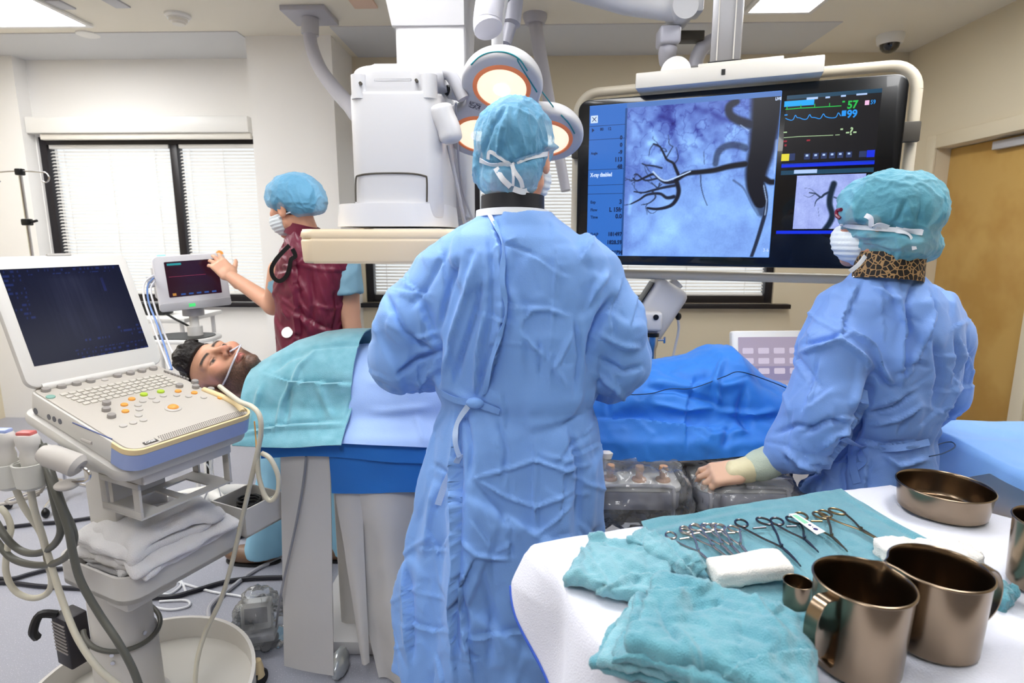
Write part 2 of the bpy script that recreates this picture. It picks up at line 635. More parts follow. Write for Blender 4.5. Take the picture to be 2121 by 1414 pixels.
def window(n, W, mull, label, pitch):
    x0, x1, z0, z1 = W
    t = .06
    f = MB()
    y0, y1 = YB + .02, YB + .10
    for c, s in (lohi(x0, x0 + t, y0, y1, z0, z1), lohi(x1 - t, x1, y0, y1, z0, z1), lohi(x0 + t, x1 - t, y0, y1, z0, z0 + t), lohi(x0 + t, x1 - t, y0, y1, z1 - t, z1)):
        f.box(c, s, bev=.004)
    for mx in mull:
        f.box(*lohi(mx - t / 2, mx + t / 2, y0, y1, z0 + t, z1 - t), bev=.004)
    w = struct(f.build('window_%d' % n, m_dark))
    one('window_pane', m_glass, lohi(x0 + t, x1 - t, YB + .085, YB + .09, z0 + t, z1 - t), parent=w)
    one('window_sill', m_dark, lohi(x0 - .12, x1 + .12, YB - .07, YB + .0, z0 - .035, z0), bev=.004, parent=w)
    xs = [x0 + t] + [mx for mx in mull] + [x1 - t]
    for i, (a, b) in enumerate(zip(xs[:-1], xs[1:])):
        root = thing('window_blind', label[i], 'blind', ((a + b) / 2, YB + .005, z1 - .04), group='slatted window blinds')
        s = MB()
        aa = a + (t / 2 + .012 if i else .012); bb = b - (t / 2 + .012 if i < len(xs) - 2 else .012)
        z = z0 + t + .02
        M = Matrix.Rotation(math.radians(34), 4, 'X')
        while z < z1 - t - .03:
            Mz = Matrix.Translation(((aa + bb) / 2, YB + .045, z)) @ M
            s.box((0, 0, 0), (bb - aa, .024, .0012), M=Mz)
            z += pitch
        s.build('slats', m_slat, root, smooth=False)
        one('bottom_rail', m_white, lohi(aa, bb, YB + .03, YB + .06, z0 + t, z0 + t + .016), bev=.003, parent=root)
        one('head_rail', m_white, lohi(aa, bb, YB + .025, YB + .065, z1 - t - .03, z1 - t), bev=.003, parent=root)
        c = MB()
        for q in (.12, .5, .88):
            c.cyl((aa + (bb - aa) * q, YB + .031, z0 + t), (aa + (bb - aa) * q, YB + .031, z1 - t - .02), .0022, 6)
        c.build('ladder_cord', m_white, root)


xm = U(372, 400, YB + .05).x
window(1, W1, [xm], ['white slatted blind in left pane of the far left window, nearest the black side frame', 'white slatted blind right of the black mullion, behind the nurse arm'], .026)
window(2, W2, [U(986, 380, YB + .05).x, .62], ['white slatted blind low behind the cream scanner plate', 'white slatted blind behind the head of the surgeon and the lamp', 'white slatted blind below the big monitor, beside the black window corner'], .026)
# roller shade casing over the left window
rs = thing('shade_casing', 'long white roller shade casing across the top of the left window', 'shade', (U(280, 270, YB).x, YB, 2.36))
xa, xb = U(53, 270, YB - .1).x, U(514, 270, YB - .1).x
one('casing', m_white, lohi(xa, xb, YB - .1, YB - .002, 2.29, 2.41), bev=.008, parent=rs)
one('bottom_bar', m_offw, lohi(xa + .08, xb, YB - .07, YB - .03, 2.245, 2.289), bev=.006, parent=rs)

# ------------------------------------------------ ceiling fittings
def emat(name, col, s):
    m = mat(name, '#FFFFFF', .6, emit=col, estr=s)
    return m


m_panel = emat('light_diffuser', '#FFFFFF', 13)
cl = [(Zp(-60, 48, ZC).x, Zp(188, 48, ZC).x, Zp(100, 48, ZC).y, 'large square recessed ceiling light at the top left corner'),
      (Zp(1542, 18, ZC).x, Zp(1645, 18, ZC).x + .12, Zp(1600, 19, ZC).y, 'recessed ceiling light at top right near the monitor column')]
def ceiling_light(x0, x1, y1, depth, label):
    r = thing('ceiling_light', label, 'light', ((x0 + x1) / 2, y1 - depth / 2, ZC), group='recessed ceiling lights')
    one('diffuser', m_panel, lohi(x0 + .03, x1 - .03, y1 - depth + .03, y1 - .03, ZC - .012, ZC - .004), parent=r)
    f = MB()
    for c, s in (lohi(x0, x1, y1 - .03, y1, ZC - .02, ZC), lohi(x0, x1, y1 - depth, y1 - depth + .03, ZC - .02, ZC), lohi(x0, x0 + .03, y1 - depth + .03, y1 - .03, ZC - .02, ZC), lohi(x1 - .03, x1, y1 - depth + .03, y1 - .03, ZC - .02, ZC)):
        f.box(c, s, bev=.003)
    f.build('trim_frame', m_white, r)
for x0, x1, y1, lb in cl:
    ceiling_light(x0, x1, y1 + .03, 1.2, lb)
for x, y, lb in ((-2.6, 1.9, 'added unseen fill panel in the ceiling over the ultrasound cart'), (-.5, 1.5, 'added unseen fill panel in the ceiling over the surgeon'), (1.5, 1.5, 'added unseen fill panel in the ceiling over the instrument table'),
                 (-2.6, -.4, 'added unseen fill panel in the ceiling behind the camera on the left'), (-.2, -.6, 'added unseen fill panel in the ceiling behind the camera in the middle')):  # out-of-view glowing panels added to raise the ambient light
    ceiling_light(x - .32, x + .32, y + .6, 1.2, lb)

p = Zp(368, 30, ZC)
sd = thing('smoke_detector', 'white round smoke detector on the ceiling at upper left', 'smoke detector', p)
MB().lathe([(.075, 0), (.075, -.012), (.06, -.022), (.062, -.028)], 28, Matrix.Translation(p)).build('base', m_white, sd)
MB().lathe([(.055, -.024), (.05, -.045), (.042, -.046), (.036, -.058), (.0, -.06)], 28, Matrix.Translation(p)).build('sensor_cap', m_offw, sd)
p = Zp(182, 70, ZC)
solo(MB().lathe([(.07, 0), (.07, -.008), (.055, -.014), (.0, -.015)], 28, Matrix.Translation(p)), 'sprinkler_cover', m_white, 'flat white sprinkler cover disc on ceiling below the left light', 'sprinkler', loc=p)
p = Zp(1845, 72, ZC)
dc = thing('security_camera', 'white dome security camera on the ceiling near the wood door', 'camera', p)
MB().lathe([(.085, 0), (.085, -.02), (.078, -.055), (.07, -.062)], 30, Matrix.Translation(p)).build('housing', m_white, dc)
MB().lathe([(.062, -.06), (.056, -.085), (.04, -.105), (.018, -.116), (0, -.118)], 30, Matrix.Translation(p)).build('dome', mat('dome_glass', '#15100F', .08, coat=1), dc)
vents = [(125, 8, 'small dark ceiling slot beside the left ceiling light'), (240, 5, 'small dark ceiling slot right of the left ceiling light')]
for x, y, lb in vents:
    p = Zp(x, y, ZC)
    solo(MB().box(p - Vector((0, 0, .004)), (.09, .13, .012), bev=.003), 'ceiling_vent', m_greyp, lb, 'vent', 'ceiling slots', loc=p)
p = Zp(752, 4, ZC)
solo(MB().box(p - Vector((0, 0, .006)), (.14, .14, .014), bev=.003), 'access_hatch', mat('hatch', '#E8C9B4', .6), 'small square ceiling hatch beside the white scanner column', 'hatch', loc=p)
# ================================================================ CEILING-HUNG EQUIPMENT
m_scan = mat('scanner_white', '#D0D0D3', .35)
m_scan2 = mat('scanner_grey', '#C9C9CC', .4)
m_cream = mat('detector_cream', '#E6D3B5', .4)
m_tube = mat('lavender_grey_tube', '#B9B9C4', .35)
m_teal = mat('teal_line', '#1F8C94', .4)
m_seam = mat('dark_seam', '#4B463E', .6)


def fbox(mb, x0, y0, x1, y1, Ya, Yb, bev=.01):
    """box whose front face (at depth Ya) covers the photo rectangle, reaching back to Yb"""
    a = U((x0 + x1) / 2, (y0 + y1) / 2, Ya); l = U(x0, (y0 + y1) / 2, Ya); r = U(x1, (y0 + y1) / 2, Ya)
    t = U((x0 + x1) / 2, y0, Ya); b = U((x0 + x1) / 2, y1, Ya)
    return mb.box((a.x, (Ya + Yb) / 2, (t.z + b.z) / 2), (r.x - l.x, Yb - Ya, t.z - b.z), bev=bev, seg=3)


# ---- X-ray scanner hanging over the patient
SX = U(820, 300, 1.85).x
sc = thing('x_ray_scanner', 'white ceiling-hung x-ray scanner arm with a cream detector plate above the patient', 'x-ray scanner', (SX, 2.1, ZC))
m = MB()
zt = U(885, 54, 2.3).z
xl, xr = U(818, 60, 2.3).x, U(962, 60, 2.3).x
m.box(((xl + xr) / 2, 2.48, (zt + 1.6) / 2 - .0), (xr - xl, .36, zt - 1.55), bev=.012)
m.build('column', m_scan, sc)
m = MB()
m.add([(xl - .01, 2.29, zt), (xr, 2.29, zt), (xr, 2.67, zt), (xl - .01, 2.67, zt), (xl - .1, 2.1, ZC - .01), (xr + .02, 2.1, ZC - .01), (xr + .02, 2.8, ZC - .01), (xl - .1, 2.8, ZC - .01)],
      [(0, 3, 2, 1), (4, 5, 6, 7), (0, 1, 5, 4), (1, 2, 6, 5), (2, 3, 7, 6), (3, 0, 4, 7)])
m.box(((xl + xr) / 2, 2.45, ZC - .006), (xr - xl + .3, .9, .012), bev=.004)
m.build('ceiling_carriage', m_scan2, sc)
# detector housing
h = MB()
zA, zB, zT = U(820, 440, 1.85).z, U(820, 190, 1.85).z, U(820, 132, 1.85).z
hx0, hx1 = U(726, 320, 1.85).x, U(914, 320, 1.85).x
hw = hx1 - hx0; hc = (hx0 + hx1) / 2
Mh = Matrix.Translation((hc, 2.05, 0))
def taper(poly, z0, z1, s0, s1, bev):
    bm = bmesh.new()
    a = [bm.verts.new((p[0] * s0, p[1] * s0, z0)) for p in poly]; b = [bm.verts.new((p[0] * s1, p[1] * s1, z1)) for p in poly]
    n = len(poly)
    for i in range(n):
        bm.faces.new((a[i], a[(i + 1) % n], b[(i + 1) % n], b[i]))
    f0 = bm.faces.new(a[::-1]); f1 = bm.faces.new(b)
    bmesh.ops.bevel(bm, geom=list(f0.edges) + list(f1.edges), offset=bev, segments=3, affect='EDGES', profile=.5)
    return bm
h.frombm(taper(rrect(hw, .42, .045, 6), zA - .02, zB, 1.0, 1.0, .01), Mh)
h.frombm(taper(rrect(hw - .035, .418, .07, 6), zB - .01, zT - .02, 1.0, 1.0, .004), Mh)
h.frombm(taper(rrect(hw + .008, .42, .09, 8), zT - .05, zT, 1.0, .96, .016), Mh)
for sx in (-1, 1):
    h.cyl((hc + sx * (hw / 2 - .035), 1.862, zB - .02), (hc + sx * (hw / 2 - .035), 1.862, zT - .03), .026, 18)
h.build('detector_housing', m_scan, sc)
s = MB()
for x, y in ((746, 172), (862, 166)):
    p = U(x, y, 1.832); s.cyl(p, p + Vector((0, .03, 0)), .005, 10)
# seam of the lower hatch
pp = [U(x, y, 1.8395) for x, y in ((737, 418), (737, 372), (745, 363), (780, 359), (845, 359), (878, 364), (884, 372), (884, 418))]
s.tube(smoothpath(pp, 4), .0028, 6)
s.build('seams', m_seam, sc)
lever = MB()
q = [U(x, y, 1.95) for x, y in ((915, 150), (935, 158), (960, 205))]
lever.tube(smoothpath(q, 6), .02, 10)
lever.build('bracket', MATS['grey_plastic'], sc)
lev = MB()
q = [U(x, y, 1.86) for x, y in ((912, 218), (918, 240), (930, 268), (936, 296))]
lev.tube(smoothpath(q, 6), [.026, .032, .034, .036, .036, .036, .036, .036, .036, .036, .036, .036, .036, .036, .036, .036, .034, .028, .02][:len(smoothpath(q, 6))], 16, sx=1.0)
lev.build('lever', m_scan, sc)
c = MB()
zc0, zc1 = U(800, 469, 1.83).z, U(800, 421, 1.83).z
cw = U(905, 445, 1.83).x - U(684, 445, 1.83).x
cc = (U(905, 445, 1.83).x + U(684, 445, 1.83).x) / 2
c.frombm(taper(rrect(cw + .035, .46, .12, 10), zc0, zc1, 1.0, .965, .008), Matrix.Translation((cc + .012, 2.04, 0)))
c.build('collar', mat('scanner_collar', '#D5D5D8', .35), sc)
p = MB()
dz0, dz1 = U(770, 546, 1.80).z, U(770, 474, 1.80).z
dx0 = U(613, 510, 1.80).x; dx1 = dx0 + .52
p.frombm(taper(rrect(dx1 - dx0, .5, .05, 8), dz0, dz0 + (dz1 - dz0) * .72, .985, 1.0, .01), Matrix.Translation(((dx0 + dx1) / 2, 2.05, 0)))
p.frombm(taper(rrect(dx1 - dx0, .5, .05, 8), dz0 + (dz1 - dz0) * .71, dz1, 1.0, .99, .012), Matrix.Translation(((dx0 + dx1) / 2, 2.05, 0)))
p.build('detector_plate', m_cream, sc)
# C shaped arc carrying the tube under the table
arc = MB()
pts = [(SX + .12, 2.42, 1.75)]
cyc, czc, R_ = 2.28, 1.12, .78
path = []
for k in range(25):
    a = math.radians(75 - k * 6.9)
    path.append((SX + .05, cyc + R_ * math.cos(a), czc + R_ * math.sin(a)))
arc.tube(path, .075, 12, sx=.6)
arc.build('c_arc', m_scan2, sc)
t = MB(); t.frombm(taper(rrect(.3, .3, .06, 6), .33, .56, 1, .85, .02), Matrix.Translation((SX + .05, 2.12, 0)))
t.box((SX + .05, 2.3, .42), (.16, .3, .12), bev=.02)
t.build('x_ray_tube', m_scan, sc)
cb = MB()
cb.tube(smoothpath([U(928, 300, 1.98), U(946, 380, 2.0), U(958, 440, 2.02), U(966, 480, 2.05)], 6), .006, 8)
cb.tube(smoothpath([U(944, 212, 1.98), U(950, 330, 2.2), U(960, 400, 2.22), U(985, 470, 2.25)], 6), .004, 8)
cb.build('cable', MATS['grey_plastic'], sc)

# ---- three-bulb surgical lamp
Lc = U(1063, 239, 2.05)
nrm = Vector((-.05, -.515, -.857)).normalized()
xax = Vector((1, 0.0, -.06)).normalized()
ML = frame(Lc, xax, nrm)          # local z = where the lamp points; local y = xax x ...
lamp = thing('surgical_lamp', 'white three-bulb surgical lamp glowing behind the head of the surgeon', 'lamp', M=ML)
cen = [(-.036, -.135), (-.118, .085), (.118, .085)]
yv = ML.to_3x3() @ Vector((0, 1, 0))
if yv.z > 0: cen = [(a, -b) for a, b in cen]
RL = .128
def f_lamp(P):
    d = None
    for a, b in cen:
        e = s_ell(P, (a, b, 0), (RL, RL, .085))
        d = e if d is None else smin(d, e, .07)
    return smax(d, P[:, 2] - .018, .014)
V, Q = sdf_mesh(f_lamp, (-.3, -.32, -.1), (.3, .3, .05), .0065)
np_obj('lamp_body', V, Q, m_scan, lamp, local=True)
m_bulb = mat('lamp_glow', '#FFFFFF', .3, emit='#FFEFD2', estr=3.4)
m_refl = mat('lamp_reflector', '#F7E8CF', .25, emit='#FFE9C9', estr=.75)
m_ring = mat('lamp_ring', '#D9855B', .4, emit='#D9703C', estr=.25)
for a, b in cen:
    T = Matrix.Translation((a, b, .0))
    bowl = MB().lathe([(.092, .0178), (.088, .0215), (.079, .0225), (.0775, .0195)], 40, T, cap0=False, cap1=False).build('bulb_ring', m_ring, lamp, local=True)
    rf_ = MB().lathe([(.0776, .0190), (.06, .0215), (.045, .0228), (.0, .0236)], 40, T, cap0=False, cap1=False).build('reflector', m_refl, lamp, local=True)
    MB().lathe([(.026, .0236), (.022, .026), (.012, .028), (0, .0284)], 24, T, cap0=False, cap1=False).build('bulb', m_bulb, rf_, local=True)
hd = MB()
inv = ML.inverted()
a = inv @ U(992, 203, 2.06); b = inv @ U(928, 187, 2.0)
dv = b - a
hd.tube([a, a + dv * .35, a + dv * .36, a + dv * .62, a + dv * .63, a + dv * .95, b], [.034, .032, .028, .028, .025, .025, .02], 20)
hd.build('handle', m_scan, lamp, local=True)
e = MB(); e.tube([b - dv * .01, b + dv * .06], [.017, .015], 16); e.build('handle_tip', m_black, lamp, local=True)
tl = MB()
def rim_pts(pp, Yv):
    return [inv @ U(x, y, Yv) for x, y in pp]
bv = to_bvh(np.array([ML @ Vector(v) for v in V]), Q)
for pts in ([(976, 134), (996, 116), (1021, 108), (1051, 110), (1076, 123), (1092, 146)], [(1112, 190), (1128, 208), (1146, 222)], [(1162, 238), (1178, 255), (1190, 276)]):
    P_, N_ = on_surf(bv, pts, .001)
    tl = MB(); tl.tube([inv @ p for p in smoothpath(P_, 5)], .0022, 6); tl.build('teal_stripe', m_teal, lamp, local=True)
st = MB()
p0 = U(1030, 105, 2.12); p1 = U(1022, 70, 2.1); 
st.tube([inv @ p0, inv @ U(1030, 60, 2.12), inv @ U(1042, -10, 2.12)], .02, 14)
st.build('stem', m_scan, lamp, local=True)
ar = MB()
pts = smoothpath([U(1013, 66, 1.98), U(1010, 50, 1.99), U(1012, 25, 2.0), U(1020, -30, 2.05)], 10)
rs_ = [(.012 + .034 * min(1, i / 4)) * (1 + .018 * (i % 2)) for i in range(len(pts))]
ar.tube([inv @ p for p in pts], rs_, 20)
ar.build('arm_sleeve', m_tube, lamp, local=True)
ar2 = MB()
ar2.tube([inv @ U(1047, 92, 2.3), inv @ U(1056, 55, 2.32), inv @ U(1058, 50, 2.32), inv @ U(1066, -20, 2.35)], [.02, .026, .036, .036], 16)
ar2.tube([inv @ U(1066, -20, 2.35), inv @ Vector((U(1066, -20, 2.35).x, 2.36, ZC))], .036, 16)
ar2.tube([inv @ U(1042, -10, 2.12), inv @ Vector((U(1066, -20, 2.35).x, 2.36, 2.62))], .03, 14)
ar2.tube([inv @ U(1020, -30, 2.05), inv @ Vector((U(1066, -20, 2.35).x, 2.36, 2.7))], .044, 14)
ar2.build('arm', mat('arm_grey', '#8F8F9A', .4), lamp, local=True)
dk = MB(); pts=[(975, 196), (990, 197), (988, 214), (973, 212)]
P_, N_ = on_surf(bv, [(972, 214), (995, 222)], .0015)
dk.ribbon([inv @ p for p in P_], [inv.to_3x3() @ n for n in N_], .03, .0008)
dk.build('label_sticker', mat('sticker', '#B9B7B9', .6, mix=(140, '#55525C', .5, .56)), lamp, local=True)

# ---- ceiling tubes
ft = Zp(642, 27, ZC)
ct = thing('ceiling_conduit', 'curved grey conduit tube bending from ceiling plate to the scanner housing', 'conduit', ft)
m = MB().box(ft - Vector((0, 0, .015)), (.27, .27, .03), bev=.004)
m.build('ceiling_plate', m_tube, ct)
a = ft - Vector((0, 0, .03)); b = U(642, 72, ft.y)
MB().cyl(a, b, .052, 22).build('socket', mat('socket_grey', '#BDBDC4', .4), ct)
pts = smoothpath([b + Vector((0, 0, .02)), U(645, 95, ft.y - .05), U(662, 140, ft.y - .2), U(690, 180, ft.y - .45), U(722, 215, ft.y - .75), U(760, 250, 2.6), Vector((xl + .02, 2.52, U(790, 262, 2.52).z))], 8)
MB().tube(pts, .04, 18).build('tube', m_tube, ct)
f2 = Zp(1108, 30, ZC)
cs = thing('ceiling_strut', 'straight grey strut hanging from the ceiling behind the surgical lamp', 'strut', f2)
MB().lathe([(.075, 0), (.075, -.02), (.06, -.055), (.05, -.055)], 24, Matrix.Translation(f2)).build('ceiling_flange', m_tube, cs)
MB().tube([f2 - Vector((0, 0, .04)), U(1118, 110, f2.y - .06), U(1172, 395, f2.y - .2)], [.042, .042, .03], 18).build('tube', m_tube, cs)

# ---- white spring arm at top
ja = U(1412, 22, 2.5)
sa = thing('spring_arm', 'white jointed spring arm reaching in from the top, above the big monitor', 'support arm', (U(1195, -10, 2.5).x, 2.5, ZC))
m = MB(); m.tube([U(1160, -40, 2.5), U(1300, 3, 2.5), U(1412, 24, 2.5)], [.055, .05, .04], 18, sx=1)
m.cyl(U(1160, -40, 2.5), (U(1160, -40, 2.5).x, 2.5, ZC), .05, 18)
m.build('arm', m_scan, sa)
m = MB(); m.cyl(ja + Vector((-.0, -.06, 0)), ja + Vector((0, .07, 0)), .05, 26); m.box(ja + Vector((.02, .0, .06)), (.11, .1, .16), bev=.012)
m.build('joint', m_scan2, sa)
m = MB(); fbox(m, 1368, 50, 1412, 88, 2.5, 2.6, .012); m.build('knuckle', m_tube, sa)
m = MB(); m.tube(smoothpath([U(1388, 86, 2.55), U(1385, 98, 2.55), U(1382, 112, 2.57), U(1384, 130, 2.6)], 5), [.014, .014, .014, .02, .034, .036, .036, .036, .036, .036, .036, .036, .036, .036, .036, .034][:16], 16)
m.build('drop_tube', m_tube, sa)
m = MB(); fbox(m, 1410, 62, 1460, 82, 2.56, 2.62, .004); m.build('link_bar', m_seam, sa)
m = MB(); m.tube(smoothpath([U(1478, 84, 2.6), U(1458, 95, 2.6), U(1444, 118, 2.6), U(1440, 140, 2.6)], 6), .03, 14); m.build('bent_tube', m_tube, sa)

# ================================================================ BIG MONITOR
PL, PR = Vector((.211, 2.6, 0)), Vector((1.338, 2.2, 0))
MX = (PR - PL).normalized(); MN = Vector((0, 0, 1)).cross(MX)        # MX right, MN away from the viewer
MW, MZ0, MZ1 = (PR - PL).length, 1.38, 2.066
MM = Matrix(((MX.x, MN.x, 0, PL.x), (MX.y, MN.y, 0, PL.y), (0, 0, 1, MZ0), (0, 0, 0, 1)))
mon = thing('wall_display', 'huge black flat monitor showing a blue angiogram, hung between the two gowned people', 'monitor', M=MM)
MH = MZ1 - MZ0
RX = Matrix.Rotation(PI / 2, 4, 'X')   # prism z axis -> local -y
def mprism(mb, poly, y0, y1, bev=0):
    mb.prism([(p[0], p[1]) for p in poly], -y1, -y0, M=Matrix(((1, 0, 0, 0), (0, 0, -1, 0), (0, 1, 0, 0), (0, 0, 0, 1))), bev=bev)
    return mb
m_bezel = mat('bezel_black', '#05070B', .22, coat=.3)
b = MB(); mprism(b, [(p[0] + MW / 2, p[1] + MH / 2) for p in rrect(MW, MH, .045, 8)], 0, .085, .006)
b.build('bezel', m_bezel, mon, local=True)
MMi = MM.inverted()


def scr(px, py, y=0):
    o = MMi @ Vector(CAMP); d = MMi.to_3x3() @ Vector(ray(px, py))
    return o + d * ((y - o.y) / d.y)


def color_grid(name, x0, x1, z0, z1, nx, nz, y, fn, parent, M, estr=1.0):
    xs = np.linspace(x0, x1, nx); zs = np.linspace(z0, z1, nz)
    X, Zz = np.meshgrid(xs, zs, indexing='ij')
    P = np.stack([X.ravel(), np.full(X.size, y), Zz.ravel()], -1)
    Wd = P @ np.array(M.to_3x3()).T + np.array(M.translation)
    C = fn(proj(Wd))
    mb = MB(); idx = np.arange(nx * nz).reshape(nx, nz)
    mb.v = P.tolist()
    mb.f = np.stack([idx[:-1, :-1], idx[1:, :-1], idx[1:, 1:], idx[:-1, 1:]], -1).reshape(-1, 4).tolist()
    o = mb.build(name, mat('screen_' + name + parent.name, '#000000', .3, attr='Col', emit='#FFFFFF', estr=estr), parent, local=True, smooth=False)
    ca = o.data.color_attributes.new('Col', 'FLOAT_COLOR', 'POINT')
    C = np.clip(C, 0, 1)
    L = np.where(C <= .04045, C / 12.92, ((C + .055) / 1.055) ** 2.4)
    ca.data.foreach_set('color', np.concatenate([L, np.ones((len(L), 1))], 1).ravel())
    return o


def segd(P, pts, w0, w1):
    """soft mask of a tapered polyline in photo pixels"""
    pts = np.array(pts, float); n = len(pts) - 1; best = np.full(len(P), 9.0)
    for i in range(n):
        a, b = pts[i], pts[i + 1]; d = b - a
        t = np.clip(((P - a) @ d) / (d @ d), 0, 1)
        r = np.linalg.norm(P - a - t[:, None] * d, axis=1)
        w = w0 + (w1 - w0) * (i + t) / n
        best = np.minimum(best, r / w)
    return best


def Zm(L, s=2.357, ox=1150, oy=0):
    return [(ox + x / s, oy + y / s) for x, y in L]


def sp2(L, n=6):
    return [(p.x, p.y) for p in smoothpath([(a, b, 0) for a, b in L], n)]


def soft(d, e=.35):
    return np.clip((1 + e - d) / (2 * e), 0, 1)


def angio(P):
    P3 = np.stack([P[:, 0], P[:, 1], P[:, 0] * 0], -1)
    n1 = fbm(P3, 1 / 60, 3, 5); n2 = fbm(P3, 1 / 14, 2, 9); n3 = vnoise(P3 / 1.6, 4)
    n4 = np.abs(fbm(P3, 1 / 22, 3, 21))
    g = .50 - .10 * (n4 < .06) * np.clip((430 - P[:, 1]) / 160, .15, 1) + .10 * np.clip((P[:, 1] - 300) / 150, -1, 1) + .13 * n1 + .12 * n2 * np.clip((420 - P[:, 1]) / 120, .2, 1) + .02 * n3
    # bright and dark bowel loops
    for L, w, a in (([(470, 640), (490, 680), (460, 700)], 16, .16), ([(840, 600), (870, 640), (840, 680)], 16, .12), ([(700, 640), (740, 690), (780, 690)], 14, -.12),
                    ([(660, 560), (690, 640), (720, 700)], 18, -.09), ([(450, 770), (480, 790)], 14, .16), ([(370, 960), (360, 1040)], 10, .16), ([(520, 480), (560, 570), (590, 700), (610, 780)], 20, -.15),
                    ([(470, 610), (520, 570), (575, 600)], 16, -.18), ([(480, 1060), (440, 1150), (380, 1200)], 18, -.06), ([(690, 530), (780, 560), (850, 590)], 14, -.16), ([(390, 590), (420, 640)], 8, -.12)):
        g = g + a * np.exp(-(segd(P, Zm(sp2(L)), w / 2.357, w / 2.357) ** 2))
    edge = np.minimum.reduce([(P[:, 0] - 1297) / 14, (P[:, 1] - 212) / 40])
    g = g * (.8 + .2 * np.clip(edge, 0, 1))
    dark = np.zeros(len(P))
    ves = [([(930, 800), (850, 812), (780, 830), (720, 838), (640, 848), (590, 880)], 14, 10, 1), ([(600, 850), (585, 815), (575, 795), (545, 778), (530, 750), (510, 715), (480, 702)], 8, 3.5, .95),
           ([(590, 880), (603, 930), (590, 975), (560, 1005), (500, 1020), (450, 1015)], 12, 5, .95), ([(590, 885), (540, 890), (505, 870), (480, 850), (440, 865), (400, 882), (380, 870)], 9, 3, .9),
           ([(580, 960), (545, 965), (510, 945), (450, 950), (410, 975), (370, 995)], 9, 3, .9), ([(585, 905), (530, 915), (470, 930), (430, 940), (385, 935)], 7, 3, .85), ([(500, 870), (440, 880), (400, 850), (385, 855)], 5, 2.5, .8),
           ([(520, 820), (480, 810), (440, 805), (425, 798)], 5, 3, .75), ([(540, 775), (560, 740), (575, 715)], 4, 2, .6), ([(515, 735), (545, 740)], 3, 2, .6), ([(580, 800), (600, 770), (590, 720)], 4, 2, .5),
           ([(470, 930), (490, 960), (460, 990), (420, 1000)], 5, 2, .7), ([(510, 895), (500, 915), (470, 890)], 4, 2, .7), ([(930, 722), (880, 708), (830, 715), (795, 745), (782, 800)], 17, 14, .55),
           ([(710, 850), (712, 905), (725, 960), (742, 1002)], 3, 2, .6), ([(725, 740), (728, 800)], 2, 2, .4), ([(965, 610), (900, 590), (855, 560), (850, 520), (885, 495)], 24, 16, .85),
           ([(1090, 885), (1050, 888), (1020, 870)], 12, 16, 1), ([(870, 880), (920, 920), (960, 1000), (990, 1050)], 5, 4, .35)]
    rr_ = np.random.RandomState(12)
    for sx_, sy_ in ((385, 880), (400, 880), (420, 945), (385, 990), (450, 1015), (440, 865), (480, 702), (510, 720), (430, 800), (500, 920), (470, 870), (400, 850), (575, 715), (460, 990), (545, 740), (520, 900)):
        a_ = PI + rr_.randn() * .8; q_ = [(sx_, sy_)]
        for _ in range(5): a_ += rr_.randn() * .35; q_.append((q_[-1][0] + 15 * math.cos(a_), q_[-1][1] + 13 * math.sin(a_)))
        ves.append((q_, 2.6, 1.2, .6))
    for L, a, b, s in ves:
        dark = np.maximum(dark, s * soft(segd(P, Zm(sp2(L)), a / 2.357, b / 2.357)))
    ao = [(1040, 470), (1030, 560), (1020, 640), (1005, 740), (985, 820), (978, 880), (980, 930), (1000, 985)]
    dark = np.maximum(dark, soft(segd(P, Zm(sp2(ao)), 80 / 2.357, 34 / 2.357), .2))
    dark = np.maximum(dark, .6 * soft(segd(P, Zm([(985, 950), (1000, 1010), (1008, 1040)]), 34 / 2.357, 18 / 2.357), .5))
    dark = np.maximum(dark, .82 * soft(segd(P, Zm(sp2([(1015, 900), (1028, 960), (1026, 1030), (1005, 1110), (980, 1190), (958, 1252)])), 11 / 2.357, 8 / 2.357), .3))
    lite = soft(segd(P, Zm(sp2([(478, 838), (510, 870), (540, 882), (580, 870), (660, 836)])), 4 / 2.357, 3 / 2.357))
    lite = np.maximum(lite, .8 * soft(segd(P, Zm([(1018, 905), (1032, 980), (1024, 1050)]), 2.5 / 2.357, 2 / 2.357)))
    lite = np.maximum(lite, .6 * soft(segd(P, Zm([(905, 610), (945, 638)]), 3 / 2.357, 2 / 2.357)))
    lite = np.maximum(lite, .5 * soft(segd(P, Zm([(1085, 690), (1075, 840)]), 12 / 2.357, 8 / 2.357)))
    base = np.stack([g * .84, g * 1.12, .40 + g * .9], -1)
    C = base * (1 - dark[:, None]) + np.array([.035, .05, .11]) * dark[:, None]
    C = C * (1 - lite[:, None]) + np.array([.72, .82, .98]) * lite[:, None]
    return C


def angio2(P):
    P3 = np.stack([P[:, 0], P[:, 1], P[:, 0] * 0], -1)
    g = .56 + .07 * fbm(P3, 1 / 18, 3, 2) + .03 * vnoise(P3 / 1.5, 8)
    dark = np.zeros(len(P))
    z2 = lambda L: Zm(sp2(L), 5.438, 1700, 320)
    for L, a, b, s in (([(148, 330), (110, 450), (100, 560), (130, 680), (100, 770), (40, 850)], 34, 30, 1), ([(100, 420), (40, 450), (0, 480), (-60, 440), (-130, 430)], 14, 6, .9), ([(0, 480), (-50, 520), (-70, 580)], 9, 4, .8),
                      ([(150, 480), (190, 490), (240, 460)], 9, 6, .7), ([(-60, 440), (-130, 480), (-190, 460)], 5, 2, .6), ([(-40, 450), (-110, 390), (-180, 380)], 5, 2, .5), ([(-30, 600), (-20, 700)], 3, 2, .4)):
        dark = np.maximum(dark, s * soft(segd(P, z2(L), a / 5.438, b / 5.438)))
    base = np.stack([g * 1.08, g * 1.18, .42 + g * .85], -1)
    return base * (1 - dark[:, None]) + np.array([.06, .12, .2]) * dark[:, None]


